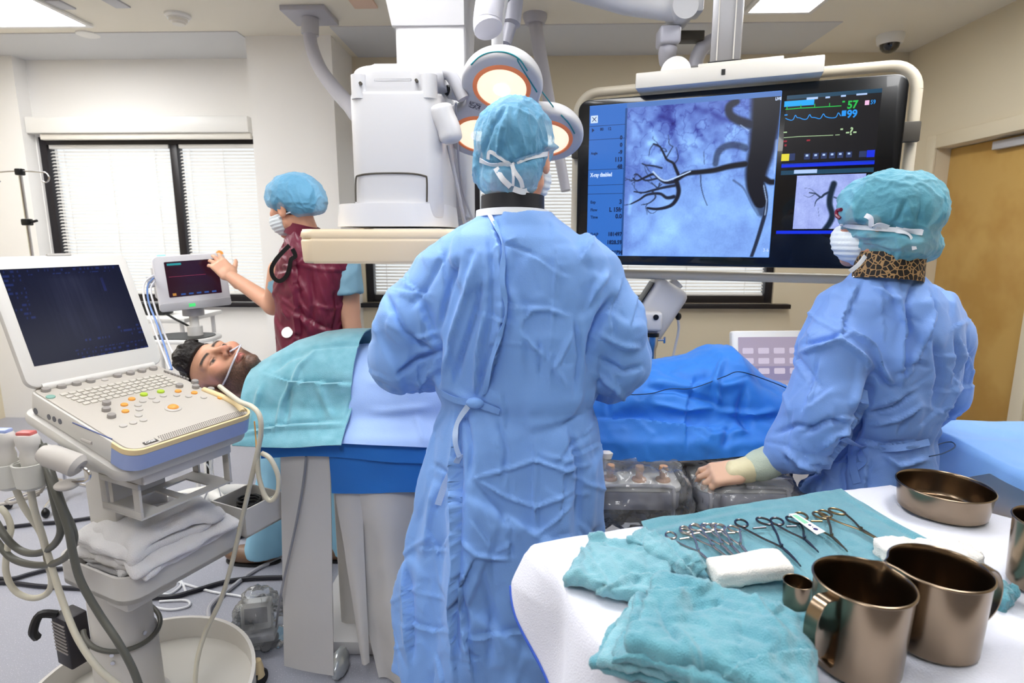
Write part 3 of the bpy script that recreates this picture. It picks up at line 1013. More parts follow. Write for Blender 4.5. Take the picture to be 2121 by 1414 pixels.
def quad_screen(name, pts, m, y, parent=mon):
    """flat patch on the display; pts = photo corners"""
    mb = MB(); mb.add([scr(x, yy, y) for x, yy in pts], [tuple(range(len(pts)))])
    return mb


def em(name, c, s=1.0):
    return mat('screen_' + name, '#000000', .3, emit=c, estr=s)


def srect(mb, x0, y0, x1, y1, y, slope=None):
    """rectangle on the display plane that is upright in the display, corners given near photo pixels"""
    a = scr(x0, y0, y); b = scr(x1, y1, y)
    z0, z1 = min(a.z, b.z), max(a.z, b.z)
    mb.add([(a.x, y, z0), (b.x, y, z0), (b.x, y, z1), (a.x, y, z1)], [(0, 1, 2, 3)])
    return mb


# active area of the display
TLs, BRs = scr(1220, 232), scr(1819, 543)
def on_scr(px, py): return scr(px, py, -.001)
A0 = scr(1297, 224); A1 = scr(1619, 535)
zt_ = scr(1297, 224).z; zb_ = scr(1297, 529).z
color_grid('angiogram', scr(1297, 300).x, scr(1610, 300).x, zb_, zt_, 250, 240, -.0015, angio, mon, MM)
m = MB()
xa, xb = scr(1220, 300).x, scr(1610, 300).x; xs_ = scr(1296, 300).x; xc_ = scr(1622, 300).x
def pan(mb, x0, x1, z0, z1, y): mb.add([(x0, y, z0), (x1, y, z0), (x1, y, z1), (x0, y, z1)], [(0, 1, 2, 3)]); return mb
zl = lambda y: scr(1225, y).z
pan(MB(), xa, xs_, zb_, zt_ + .018, -.001).build('screen_side_panel', em('panel_blue', '#2F69BE'), mon, local=True, smooth=False)
pan(MB(), xs_, xb, zt_, zt_ + .018, -.001).build('screen_title_bar', em('title_blue', '#4A72B5'), mon, local=True, smooth=False)
m = MB()
for y in (262, 290, 352, 384, 402, 520):
    z = zl(y); pan(m, xa, xs_ - .004, z - .001, z + .001, -.0013)
pan(m, xs_ - .005, xs_ - .002, zb_, zt_, -.0013)
m.build('screen_divider', em('line_navy', '#16305E'), mon, local=True, smooth=False)
m = MB()
for z0, z1 in ((zl(352), zl(300)),):
    pan(m, xa, xs_ - .005, zb_, zb_ + .002, -.0014)
pan(m, xb, xb + .002, zb_, zt_ + .018, -.0014); pan(m, xa, xb, zb_ - .0015, zb_ + .0005, -.0014); pan(m, xa, xb, zt_ + .018, zt_ + .0195, -.0014)
m.build('screen_outline', em('outline', '#4F86DA'), mon, local=True, smooth=False)


def stext(mb, s, px, py, hpx, align='LEFT', bold=.0, sx=1.0):
    p = scr(px, py, -.0022); hh = abs(scr(px, py).z - scr(px, py + hpx).z)
    T = Matrix(((1, 0, 0, p.x), (0, 0, -1, p.y), (0, 1, 0, p.z), (0, 0, 0, 1)))
    v, f = text_mesh(s, hh * 1.38, T, align, bold, sx=sx)
    mb.add(v, f)


m = MB()
def txt_part(name, m, s, *a, **k):
    mb = MB(); stext(mb, s, *a, **k); mb.build(name, m, mon, local=True, smooth=False)
m_navyt = em('text_navy', '#0E2450'); m_whitet = em('text_white', '#C8DBFF')
for s, x, y, hh in (('0', 1289, 285, 8), ('0', 1289, 300, 8), ('-9', 1289, 315, 8), ('113', 1289, 330, 9), ('48', 1289, 345, 9), ('3', 1288, 418, 9), ('L 15fr', 1288, 434, 9), ('0.0', 1288, 448, 9), ('181497', 1288, 485, 8), ('1828.59', 1288, 502, 8), ('0:31PM', 1289, 523, 8)):
    txt_part('readout_value', m_navyt, s, x, y, hh, 'RIGHT', .0012, .9)
for s, x, y, hh in (('Angle', 1224, 318, 5), ('Exp', 1223, 419, 6), ('Flow', 1223, 435, 6), ('Time', 1223, 450, 6), ('DAP', 1223, 486, 7), ('80', 1243, 268, 6), ('12', 1259, 267, 6)):
    txt_part('readout_name', m_navyt, s, x, y, hh, 'LEFT', .0006, .9)
tr = scr(1226, 270, -.0022); m.add([(tr.x, tr.y, tr.z - .009), (tr.x + .011, tr.y, tr.z), (tr.x, tr.y, tr.z + .009)], [(0, 1, 2)])
m.build('play_icon', m_navyt, mon, local=True, smooth=False)
txt_part('screen_caption', m_whitet, 'X-ray disabled', 1223, 363, 8, 'LEFT', .0009, .72); txt_part('screen_caption', m_whitet, 'LIVE', 1606, 205, 6, 'LEFT', .0006, .8); txt_part('screen_caption', m_whitet, '3-6', 1580, 518, 7, 'LEFT', 0, .9)
m = MB()
p = scr(1224, 241, -.0016); pan(m, p.x, p.x + .03, p.z - .028, p.z + .002, -.0016)
m.build('close_box', m_whitet, mon, local=True, smooth=False)
m = MB(); q = scr(1230, 248, -.0022)
for sgn in (1, -1):
    T = Matrix.Translation((p.x + .015, -.0022, p.z - .013)) @ Matrix.Rotation(sgn * PI / 4, 4, 'Y')
    m.box((0, 0, 0), (.026, .0004, .003), M=T)
m.build('close_icon', em('icon_navy', '#1B2E55'), mon, local=True, smooth=False)
# right half: vital signs
xr0, xr1 = scr(1622, 300).x, scr(1815, 300).x
zr0, zr1 = scr(1622, 338).z, scr(1622, 207).z
pan(MB(), xr0, xr1, zr0, zr1, -.001).build('vitals_panel', em('vitals_black', '#101016'), mon, local=True, smooth=False)
def stroke(mb, pts, w, y=-.0018):
    P_ = [scr(a, b, y) for a, b in pts]
    for a, b in zip(P_[:-1], P_[1:]):
        d = (b - a); d.y = 0
        n = Vector((-d.z, 0, d.x)).normalized() * w / 2
        mb.add([a + n, a - n, b - n, b + n], [(0, 1, 2, 3)])
S7 = 7.071
v7 = lambda L: [(1600 + x / S7, 150 + y / S7) for x, y in L]
m = MB(); stroke(m, v7([(190, 540), (300, 533), (405, 522), (620, 512), (830, 500), (1010, 488)]), .003)
for x, y in ((212, 540), (415, 522), (618, 514), (835, 502)): stroke(m, v7([(x, y), (x + 2, y - 55)]), .0025)
stext(m, '57', 1755, 218, 16, 'LEFT', .0012, .9)
srect(m, 1745, 209, 1750, 212, -.0018)
m.build('pulse_trace', em('green', '#1FB44A'), mon, local=True, smooth=False)
m = MB(); L = [(190, 670), (230, 690), (280, 700), (310, 680), (335, 625), (360, 660), (400, 665), (450, 685), (505, 680), (545, 615), (570, 655), (620, 660), (700, 675), (745, 605), (775, 645), (850, 665), (930, 655), (965, 590), (1000, 640)]
stroke(m, sp2(v7(L), 3), .0028); stext(m, '99', 1754, 237, 16, 'LEFT', .0012, .9); stext(m, '59', 1803, 212, 9, 'LEFT', .0003, .8)
srect(m, 1744, 229, 1752, 240, -.0018); srect(m, 1625, 237, 1631, 239, -.0018)
m.build('oxygen_trace', em('sky_blue', '#1F8FE6'), mon, local=True, smooth=False)
m = MB(); stroke(m, v7([(165, 955), (400, 938), (890, 918)]), .0022); stroke(m, v7([(920, 916), (985, 912)]), .0022); stext(m, '-?-', 1752, 273, 16, 'LEFT', .0009, .95); srect(m, 1741, 266, 1746, 269, -.0018); srect(m, 1623, 273, 1630, 275, -.0018)
m.build('pressure_trace', em('pale_green', '#A9C79A'), mon, local=True, smooth=False)
m = MB(); srect(m, 1625, 210, 1686, 217, -.0016); m.build('alarm_bar', em('bar_cyan', '#12A0F2'), mon, local=True, smooth=False)
m = MB(); srect(m, 1623, 291, 1630, 294, -.0018); srect(m, 1671, 289, 1678, 292, -.0018); srect(m, 1625, 299, 1629, 303, -.0018); m.build('red_caption', em('dull_red', '#8E2233'), mon, local=True, smooth=False)
m = MB(); srect(m, 1792, 208, 1800, 217, -.0018); m.build('heart_icon', em('pink', '#E9B8DC'), mon, local=True, smooth=False)
m = MB(); srect(m, 1619, 319, 1634, 333, -.0018); m.build('yellow_button', em('yellow', '#D9CE3C'), mon, local=True, smooth=False)
m = MB()
for x in (1666, 1684, 1701, 1718, 1735, 1753): srect(m, x, 318 - (x - 1666) * .045, x + 11, 330 - (x - 1666) * .05, -.0016)
srect(m, 1635, 318, 1646, 332, -.0016); srect(m, 1780, 313, 1794, 325, -.0016)
m.build('tool_button', em('button_slate', '#27355F'), mon, local=True, smooth=False)
m_bb = em('bar_blue', '#0B2BD9')
srect(MB(), 1796, 311, 1811, 325, -.0016).build('blue_button', m_bb, mon, local=True, smooth=False)
for zz, hh in ((345, .010), (482, .008)):
    pan(MB(), xr0, xr1, scr(1622, zz).z - .004, scr(1622, zz).z + hh, -.0012).build('blue_bar', m_bb, mon, local=True, smooth=False)
for z0_, z1_ in ((scr(1622, 358).z - .008, scr(1622, 358).z + .008), (zr1, zr1 + .014), (scr(1622, 340).z - .003, scr(1622, 340).z)):
    pan(MB(), xr0, xr1, z0_, z1_, -.0012).build('menu_strip', em('teal_dark', '#16405A'), mon, local=True, smooth=False)
m = MB(); srect(m, 1645, 352, 1692, 358, -.0018); srect(m, 1671, 202, 1694, 205, -.0018); srect(m, 1710, 200, 1719, 203, -.0018); srect(m, 1742, 197, 1752, 200, -.0018); srect(m, 1774, 194, 1796, 196, -.0018)
for x in (1666, 1684, 1701, 1718, 1735, 1753): srect(m, x + 3, 320 - (x - 1666) * .045, x + 8, 324 - (x - 1666) * .05, -.002)
m.build('menu_caption', em('caption_blue', '#A9C4EE'), mon, local=True, smooth=False)
color_grid('angiogram_small', scr(1648, 400).x, scr(1790, 400).x, scr(1650, 474).z, scr(1650, 364).z, 110, 90, -.0015, angio2, mon, MM)
# carrier bar, column and tubular frame of the monitor
m = MB()
bz = MH + .02
xa, xb = scr(1322, 180).x, scr(1703, 140).x
m.box(((xa + xb) / 2, .0, bz + .02), (xb - xa, .14, .058), bev=.004)
m.box(((xa + xb) / 2 + .05, .01, bz + .055), (.3, .12, .02), bev=.003)
m.build('carrier_bar', m_offw, mon, local=True)
m = MB()
xk = scr(1504, 80).x
m.box((xk, .05, bz + .07 + (ZC - MZ0 - bz - .07) / 2), (.11, .12, ZC - MZ0 - bz - .07), bev=.006)
m.box((xk, .05, ZC - MZ0 - .02), (.3, .3, .04), bev=.006)
m.build('column', mat('aluminium', '#B3B3B7', .35, .6), mon, local=True)
m = MB(); 
for dx in (-.03, .03): m.box((xk + dx, -.0125, bz + .4), (.004, .004, .64))
m.build('column_groove', m_offw, mon, local=True)
m = MB(); m.box((xk, .05, bz + .068), (.125, .14, .018), bev=.004); q = scr(1503, 153, -.07); m.box((xk, -.07, bz + .022), (.014, .004, .02)); m.build('socket', m_black, mon, local=True)
m = MB(); q = scr(1400, 148, -.03)
M_ = Matrix.Translation((q.x, -.02, bz + .045)) @ RX
m.prism([(.058 * math.cos(a), .058 * math.sin(a)) for a in [PI * k / 16 for k in range(17)]], -.03, .03, M=M_, bev=.004)
m.build('half_disc_cover', m_white, mon, local=True)
m = MB(); m.box((q.x, -.02, bz + .042), (.118, .07, .012), bev=.002); m.build('cover_slit', m_black, mon, local=True)
m = MB()
x0, x1, z0, z1, r_ = -.03, MW + .045, -.045, MH + .05, .09
loop = []
for cx, cz, a0 in ((x1 - r_, z1 - r_, 0), (x0 + r_, z1 - r_, 90), (x0 + r_, z0 + r_, 180), (x1 - r_, z0 + r_, 270)):
    for k in range(8):
        a = math.radians(a0 + k * 90 / 7); loop.append((cx + r_ * math.cos(a), .1, cz + r_ * math.sin(a)))
loop.append(loop[0])
m.tube(loop, .02, 14, caps=False)
m.build('tube_frame', mat('frame_cream', '#DDD3BE', .35), mon, local=True)
for c_, s_ in (((MW + .02, .06, MH * .72), (.08, .03, .07)), ((-.01, .06, MH * .72), (.06, .03, .07)), ((MW / 2, .09, MH * .5), (.3, .03, .3))):
    MB().box(c_, s_, bev=.004).build('bracket', m_seam, mon, local=True)
# ================================================================ OPERATING TABLE AND PATIENT
YN, YFAR, ZT = 1.74, 2.17, .90
YC = (YN + YFAR) / 2
m_dblue = mat('drape_deep_blue', '#1E74CC', .55, bump=(420, .12), sheen=.15)
m_lblue = mat('drape_light_blue', '#9DBBEE', .6, bump=(420, .12), sheen=.15)
m_mblue = mat('drape_mid_blue', '#2C80DE', .55, bump=(420, .12), sheen=.15)
m_teal_c = mat('towel_teal', '#7FB9C8', .9, bump=(520, .35), sheen=.4, mix=(30, '#6DABBB', .35, .7))
m_lead = mat('lead_vinyl', '#CFCDCB', .34, bump=(60, .04))
m_clear = bpy.data.materials.new('clear_plastic'); m_clear.use_nodes = True
nt = m_clear.node_tree; nt.nodes.remove(nt.nodes['Principled BSDF'])
_t = nt.nodes.new('ShaderNodeBsdfTransparent'); _t.inputs[0].default_value = (.93, .95, .97, 1)
_g = nt.nodes.new('ShaderNodeBsdfGlossy'); _g.inputs['Roughness'].default_value = .12
_m = nt.nodes.new('ShaderNodeMixShader'); _l = nt.nodes.new('ShaderNodeLayerWeight'); _l.inputs[0].default_value = .33
nt.links.new(_l.outputs['Fresnel'], _m.inputs[0])
_d = nt.nodes.new('ShaderNodeBsdfDiffuse'); _d.inputs[0].default_value = (.9, .92, .95, 1); _m2 = nt.nodes.new('ShaderNodeMixShader'); _m2.inputs[0].default_value = .15
nt.links.new(_t.outputs[0], _m2.inputs[1]); nt.links.new(_d.outputs[0], _m2.inputs[2])
nt.links.new(_m2.outputs[0], _m.inputs[1]); nt.links.new(_g.outputs[0], _m.inputs[2]); nt.links.new(_m.outputs[0], nt.nodes['Material Output'].inputs[0])

ot = thing('operating_table', 'white procedure table carrying the draped patient, on a pale pedestal', 'operating table', (-.4, YC, 0))
m = MB(); m.prism([(p[0] - .22, p[1] + YC) for p in rrect(2.06, .40, .08, 6)], ZT - .055, ZT - .012, bev=.012)
m.build('tabletop', m_white, ot)
m = MB(); m.prism([(p[0] - .22, p[1] + YC) for p in rrect(2.05, .39, .08, 6)], ZT - .012, ZT + .012, bev=.008)
m.build('mattress', mat('mattress_pale', '#DDE3EF', .5), ot)
m = MB(); m.box((-.48, 2.13, .42), (.46, .36, .8), bev=.03); m.build('pedestal', mat('pedestal_grey', '#D8D6D3', .4), ot)
m = MB(); m.box((-.35, 2.1, .03), (.95, .5, .06), bev=.02); m.build('base', m_scan2, ot)
m = MB(); m.box((.25, YN - .015, ZT - .09), (1.1, .012, .03), bev=.003)
for x in (-.25, .25, .75): m.box((x, YN + .02, ZT - .07), (.03, .08, .02))
m.build('side_rail', m_chrome, ot)

m_headrest = mat('headrest_violet', '#8E93D8', .6, bump=(60, .1))
solo(MB().ell((-1.1, YC, ZT + .035), (.14, .17, .032), u=28, v=14), 'head_cushion', m_headrest, 'violet blue head cushion under the lying patient', 'cushion', loc=(-1.1, YC, ZT))

# ---- patient
HS = 1.14
HC = U(464, 768, YC - .02)
zl = Vector((-1, .02, .22)).normalized()         # crown direction
yl = Vector((.2, -.60, .78)); yl = (yl - zl * yl.dot(zl)).normalized()   # face direction
xl = yl.cross(zl)
RH = np.array(Matrix((xl, yl, zl)).transposed())   # columns local axes in world
HCn = np.array(HC)


def f_head(L, ears=True, neck=True):
    """generic adult head, local metres: x side, y face forward, z crown"""
    A = L.copy(); A[:, 0] = np.abs(A[:, 0])
    d = s_ell(L, (0, -.012, .03), (.074, .094, .086))
    d = smin(d, s_ell(L, (0, .03, -.035), (.06, .062, .078)), .03)
    d = smin(d, s_cap(A, (.052, -.002, -.062), (.0, .07, -.100), .017, .018), .022)
    d = smin(d, s_ell(L, (0, .080, -.101), (.024, .017, .017)), .014)
    d = smin(d, s_ell(A, (.043, .058, -.016), (.024, .026, .02)), .02)
    d = smin(d, s_cap(A, (.0, .078, .02), (.044, .068, .024), .014, .011), .014)
    d = smax(d, -s_ell(A, (.0325, .099, .0), (.019, .020, .013)), .010)
    d = smin(d, s_ell(A, (.032, .0725, -.001), (.0135, .0135, .0135)), .002)
    d = smin(d, s_cap(A, (.017, .083, .0055), (.045, .070, .0045), .0042, .0036), .004)
    n = smin(s_cap(L, (0, .086, .014), (0, .113, -.028), .0078, .0105), s_ell(A, (.0115, .1, -.034), (.0088, .0125, .0078)), .008)
    d = smin(d, n, .009)
    d = smax(d, -s_ell(A, (.0062, .107, -.0415), (.0042, .0065, .004)), .002)
    d = smin(d, s_cap(A, (.0, .096, -.0605), (.019, .083, -.0645), .0062, .003), .004)
    d = smin(d, s_cap(A, (.0, .094, -.0735), (.017, .083, -.0675), .0068, .003), .004)
    if ears:
        e = s_ell(A, (.079, -.012, -.012), (.011, .021, .033)); e = smax(e, -s_ell(A, (.090, -.006, -.010), (.009, .012, .02)), .006)
        d = smin(d, e, .006)
    if neck:
        d = smin(d, s_cap(L, (0, -.022, -.07), (0, -.035, -.2), .056, .06), .03)
    return d


def head_col(L, skin=(.80, .60, .49), stub=1.0):
    A = np.abs(L[:, 0]); x, y, z = L.T
    C = np.tile(np.array(skin), (len(L), 1)) * (1 + .05 * fbm(L, 60, 2, 3))[:, None]
    def mixc(m, c):
        nonlocal C
        m = np.clip(m, 0, 1)[:, None]; C = C * (1 - m) + np.array(c) * m
    mixc(.35 * np.exp(-((A - .045) ** 2 / .0007 + (z + .02) ** 2 / .0006)), (.85, .52, .42))
    mixc(.45 * np.exp(-(A ** 2 / .0003 + (z + .03) ** 2 / .0002)) * (y > .09), (.84, .50, .42))
    # stubble: jaw, chin, upper lip
    jaw = np.clip((-.048 - z - np.clip(A - .03, 0, 1) * -.75) / .016, 0, 1) * np.clip((y + .012) / .02, 0, 1)
    lipzone = np.exp(-((A / .021) ** 2 + ((z + .066) / .0125) ** 2) ** 2)
    nose = np.exp(-((A / .02) ** 2 + ((z + .036) / .014) ** 2) ** 2)
    neckcut = np.clip((z + .15) / .03, 0, 1)
    g = .5 + .5 * vnoise(L * 700, 5)
    side = np.exp(-(((A - .068) / .012) ** 2)) * np.clip((.03 - z) / .02, 0, 1) * np.clip(1 - abs(y - .004) / .016, 0, 1) * (z > -.08)
    st = np.maximum(jaw, side)
    mixc(stub * st * (1 - lipzone) * (1 - nose) * neckcut * (.55 + .4 * g), (.25, .175, .145))
    mixc(.85 * np.exp(-((A / .0195) ** 2 + ((z + .067) / .0098) ** 2) ** 3) * (y > .078), (.72, .40, .38))
    mixc(.9 * np.exp(-((z + .0672) / .0012) ** 2) * (A < .021) * (y > .076), (.36, .15, .14))
    # brows
    bz = .0215 + .006 * np.sin(np.clip((A - .014) / .04, 0, 1) * PI * .8) - .1 * np.clip(A - .048, 0, 1)
    mixc(.97 * np.exp(-((z - bz) / .0048) ** 4) * np.clip((A - .011) / .004, 0, 1) * np.clip((.055 - A) / .008, 0, 1) * (y > .04), (.10, .065, .05))
    # half-open eyes
    e = np.exp(-(((A - .032) / .0135) ** 2 + ((z + .0035) / .0042) ** 2) ** 2) * (y > .07)
    mixc(.75 * e, (.62, .55, .5))
    mixc(e * np.exp(-((A - .031) / .0062) ** 4), (.07, .04, .03))
    mixc(.95 * np.exp(-((z - .0012) / .0014) ** 2) * np.exp(-((A - .033) / .0135) ** 4) * (y > .06), (.06, .04, .035))
    mixc(.5 * np.exp(-((z - .0085) / .003) ** 2) * np.exp(-((A - .033) / .015) ** 4) * (y > .06), (.5, .32, .25))
    mixc(.7 * np.exp(-((A - .0062) / .004) ** 2 - ((z + .0405) / .003) ** 2) * (y > .09), (.2, .08, .06))
    return C


def set_cols(o, C):
    ca = o.data.color_attributes.new('Col', 'FLOAT_COLOR', 'POINT')
    C = np.clip(C, 0, 1); L = np.where(C <= .04045, C / 12.92, ((C + .055) / 1.055) ** 2.4)
    ca.data.foreach_set('color', np.concatenate([L, np.ones((len(L), 1))], 1).ravel())


m_skin = mat('skin_painted', '#C99A7E', .5, attr='Col', sss=.12, bump=(900, .05))
m_hair = mat('dark_hair', '#17100E', .42, bump=(260, .4), spec=.4)


def to_loc(W): return ((W - HCn) @ RH) / HS
def to_wld(L): return (L * HS) @ RH.T + HCn


nk = to_wld(np.array([[0, -.03, -.17]]))[0]


def f_pat(W):
    d = f_head(to_loc(W)) * HS
    return d


def f_body(P):
    Yc = YC; A = P.copy(); A[:, 1] = np.abs(A[:, 1] - Yc)
    d = s_cap(P, nk - np.array([.03, 0, 0]), (nk[0] + .1, Yc, ZT + .085), .06, .062)
    d = smin(d, s_ell(P, (-.56, Yc, ZT + .082), (.25, .14, .078)), .06)
    d = smin(d, s_ell(P, (-.3, Yc, ZT + .075), (.26, .13, .068)), .06)
    d = smin(d, s_cap(A, (-.70, .12, ZT + .06), (-.45, .125, ZT + .045), .04, .03), .03)
    d = smin(d, s_cap(A, (-.45, .125, ZT + .05), (-.2, .12, ZT + .05), .034, .026), .02)
    d = smin(d, s_cap(A, (-.12, .08, ZT + .07), (.28, .075, ZT + .055), .06, .042), .03)
    d = smin(d, s_cap(A, (.28, .075, ZT + .055), (.62, .07, ZT + .05), .042, .032), .03)
    d = smin(d, s_cap(A, (.63, .07, ZT + .05), (.665, .085, ZT + .12), .03, .024), .02)
    return smax(d, ZT + .014 - P[:, 2], .005)


pat = thing('person', 'dark-haired bearded man lying on his back under teal towel and blue drapes', 'person', (HC.x, YC, ZT))
lo = HCn - .19; hi = HCn + np.array([.26, .17, .19])
V, Q = sdf_mesh(f_pat, lo, hi, .0032)
cut = to_loc(V)
V, Q = keep(V, Q, cut[:, 2] > -.19)
C1 = head_col(to_loc(V))
V2, Q2 = sdf_mesh(f_body, (-1.05, YC - .28, ZT - .02), (.8, YC + .28, ZT + .26), .014)
po = np_obj('body', np.concatenate([V, V2]), np.concatenate([Q, Q2 + len(V)]), m_skin, pat)
set_cols(po, np.concatenate([C1, np.tile([.78, .58, .47], (len(V2), 1))]))


def f_hair(W):
    L = to_loc(W); A = L.copy(); A[:, 0] = np.abs(A[:, 0])
    st = fbm(np.stack([L[:, 0] * 1.0, L[:, 1] * .35, L[:, 2] * .5], -1), 130, 2, 6)
    big = fbm(L, 28, 2, 11)
    d = s_ell(L, (0, -.014, .034), (.079, .099, .093)) - .0055 * st - .007 * big
    d = smin(d, s_ell(L, (0.01, .055, .098), (.052, .032, .030)) - .008 * st, .02)
    # hairline: in front of this surface there is no hair
    hl = .064 + .02 * np.clip(A[:, 0] / .06, 0, 1) ** 2
    front = L[:, 1] - (.083 - 1.0 * np.clip(hl - L[:, 2], -.1, .022) * 3.4 - .9 * np.clip(.045 - L[:, 2], 0, 1) * .55)
    d = smax(d, front - .004 * st, .004)
    d = smax(d, -(L[:, 2] + .032 + .0 * A[:, 0]) + np.clip(L[:, 1] + .0, -.06, .0) * .6, .004)
    d = smax(d, -s_ell(A, (.082, -.010, -.016), (.016, .022, .030)), .003)
    return d * HS


V, Q = sdf_mesh(f_hair, HCn - .17, HCn + .17, .0034)
np_obj('hair', V, Q, m_hair, pat)
bvp = to_bvh(*sdf_mesh(f_pat, lo, hi, .006))
P_, N_ = on_surf(bvp, [(497, 716), (490, 735), (480, 757), (470, 780), (462, 795)], .003)
can = MB(); can.tube(smoothpath(P_, 6), .0032, 8)
tp = to_wld(np.array([[.004, .112, -.046], [-.02, .098, -.046]]))
can.tube(smoothpath([P_[0], Vector(tp[0]), Vector(tp[1])], 4), .003, 8)
solo(can, 'nasal_cannula', mat('cannula_clear', '#E6E2EA', .2, alpha=.85), 'thin clear nasal tube running over the cheek of the lying man', 'tube', loc=P_[0])


# ---- drapes (sheets laid over table and body)
def body_h(X):
    k = [(-1.0, .01), (-.93, .05), (-.87, .085), (-.80, .125), (-.70, .158), (-.58, .172), (-.45, .17), (-.3, .155), (-.1, .13), (.1, .105), (.3, .092), (.45, .096), (.56, .115), (.63, .150), (.69, .155), (.74, .10), (.80, .05), (.88, .01)]
    return np.interp(X, [a for a, b in k], [b for a, b in k])


def sheet(x0, x1, nx, near, far, off, ns=110, slant=None, flat=.0):
    """drape over the body between x0 and x1; near/far: bottom height of the hanging sides"""
    G = []
    for i in range(nx):
        u = i / (nx - 1); X = x0 + (x1 - x0) * u
        h = float(body_h(X)) + off
        zn = near(u) if callable(near) else near; zf = far(u) if callable(far) else far
        pts = [(YFAR + .035 + off, zf), (YFAR + .03 + off, ZT - .03), (YFAR + .012 + off, ZT + .0)]
        for k in range(41):
            t = -1 + 2 * k / 40
            y = YC - t * (YFAR - YN) / 2 * .97
            pts.append((y, ZT + .012 + off + h * max(0, 1 - abs(t) ** 2.6) ** .62))
        pts += [(YN - .012 - off, ZT - .0), (YN - .030 - off, ZT - .010), (YN - .04 - off, min(zn, ZT - .022))]
        P = np.array(pts); s = np.concatenate([[0], np.cumsum(np.linalg.norm(np.diff(P, axis=0), axis=1))])
        q = np.linspace(0, s[-1], ns)
        G.append(np.stack([np.full(ns, X), np.interp(q, s, P[:, 0]), np.interp(q, s, P[:, 1])], -1))
    G = np.array(G)
    for _ in range(3):
        G[:, 1:-1] = (G[:, :-2] + 2 * G[:, 1:-1] + G[:, 2:]) / 4
    return G


def crump(G, amp, size, seed, st=None, fine=.25, scale=(1, 1, 1)):
    nu, nv = G.shape[:2]
    V = G.reshape(-1, 3)
    N = np.cross(np.gradient(G, axis=0), np.gradient(G, axis=1)).reshape(-1, 3); N /= np.linalg.norm(N, axis=1, keepdims=True) + 1e-12
    N = -N if (N[:, 2].mean() < 0) else N
    d = amp * facets(V, size, seed, scale=scale) + amp * fine * facets(V, size * .4, seed + 5, scale=scale)
    V = V + N * d[:, None]
    if st: V = strokes(V, N, st)
    return V.reshape(nu, nv, 3)


def drape(name, G, m, label, cat, thick=.0025, loc=None, group=None):
    nrm = np.cross(np.gradient(G, axis=0), np.gradient(G, axis=1))[..., 2].mean()
    if nrm < 0: G = G[::-1]
    c = loc or tuple(G.reshape(-1, 3).mean(0))
    return solo(MB().grid(G, thick), name, m, label, cat, group, loc=c, angle=75)


G = sheet(-.83, .1, 120, lambda u: .818 + .01 * math.sin(u * 9), .72, .006)
drape('surgical_drape', crump(G, .003, .11, 3), m_dblue, 'deep blue drape hanging below the teal towel at the left of the surgeon', 'drape')
# deeper skirt panel
Gs = np.array([[(x, YN - .028 - .008 * math.sin(9 * x) * (1 - s), .83 - s * (.83 - .70 - .004 * math.sin(14 * x))) for s in np.linspace(0, 1, 50)] for x in np.linspace(-.62, .1, 90)])
drape('drape_skirt', crump(Gs, .006, .12, 8), m_dblue, 'lower deep blue drape panel above the grey lead shields', 'drape')
G = sheet(-.66, .12, 120, lambda u: .880 - .018 * min(1, u * 1.6), .78, .024)
st = [([(760, 850), (800, 852), (900, 842)], 8, .006, 'r'), ([(760, 790), (900, 800)], 10, .006, 'r'), ([(860, 860), (880, 915)], 6, .006, 'r')]
drape('surgical_sheet', crump(G, .005, .12, 12, st), m_lblue, 'pale blue sheet across the belly of the patient, right of the teal towel', 'drape')
# teal towel on the chest: slanted ends
G = sheet(-.915, -.545, 150, .905, .86, .052, 150)
for i in range(G.shape[0]):
    u = i / (G.shape[0] - 1); s = np.linspace(0, 1, G.shape[1])
    G[i, :, 0] += (.015 - .03 * u) * np.clip(s * 2 - .9, 0, 1) + .01 * np.sin(s * 7 + u * 3) * (1 - u)
    G[i, :, 2] = np.where((s > .8), G[i, :, 2] - .006 * np.sin(u * 4) * (s - .8) * 5, G[i, :, 2])
st = [([(782, 712), (745, 800), (722, 880)], 5, .006, 'r'), ([(775, 718), (738, 800), (712, 880)], 4, -.004, 'r'), ([(640, 722), (700, 715), (772, 712)], 4, .004, 'v'), ([(548, 772), (600, 790), (660, 792), (745, 796)], 4, .006, 's'),
      ([(655, 725), (620, 760), (585, 830), (570, 900)], 5, .006, 'r'), ([(560, 770), (600, 740), (640, 728)], 7, .006, 'v'), ([(498, 900), (600, 884), (720, 880)], 4, .006, 'r'), ([(500, 890), (600, 874), (716, 869)], 3, .004, 'v'), ([(600, 800), (590, 880)], 8, .006, 'v'), ([(660, 800), (690, 870)], 9, .005, 'r'), ([(540, 800), (520, 880)], 6, .006, 'r')]
drape('chest_towel', crump(G, .006, .09, 21, [(a, b * .9, c * 1.9, d) for a, b, c, d in st]), m_teal_c, 'teal woven towel laid over the chest of the lying man', 'towel', .004)
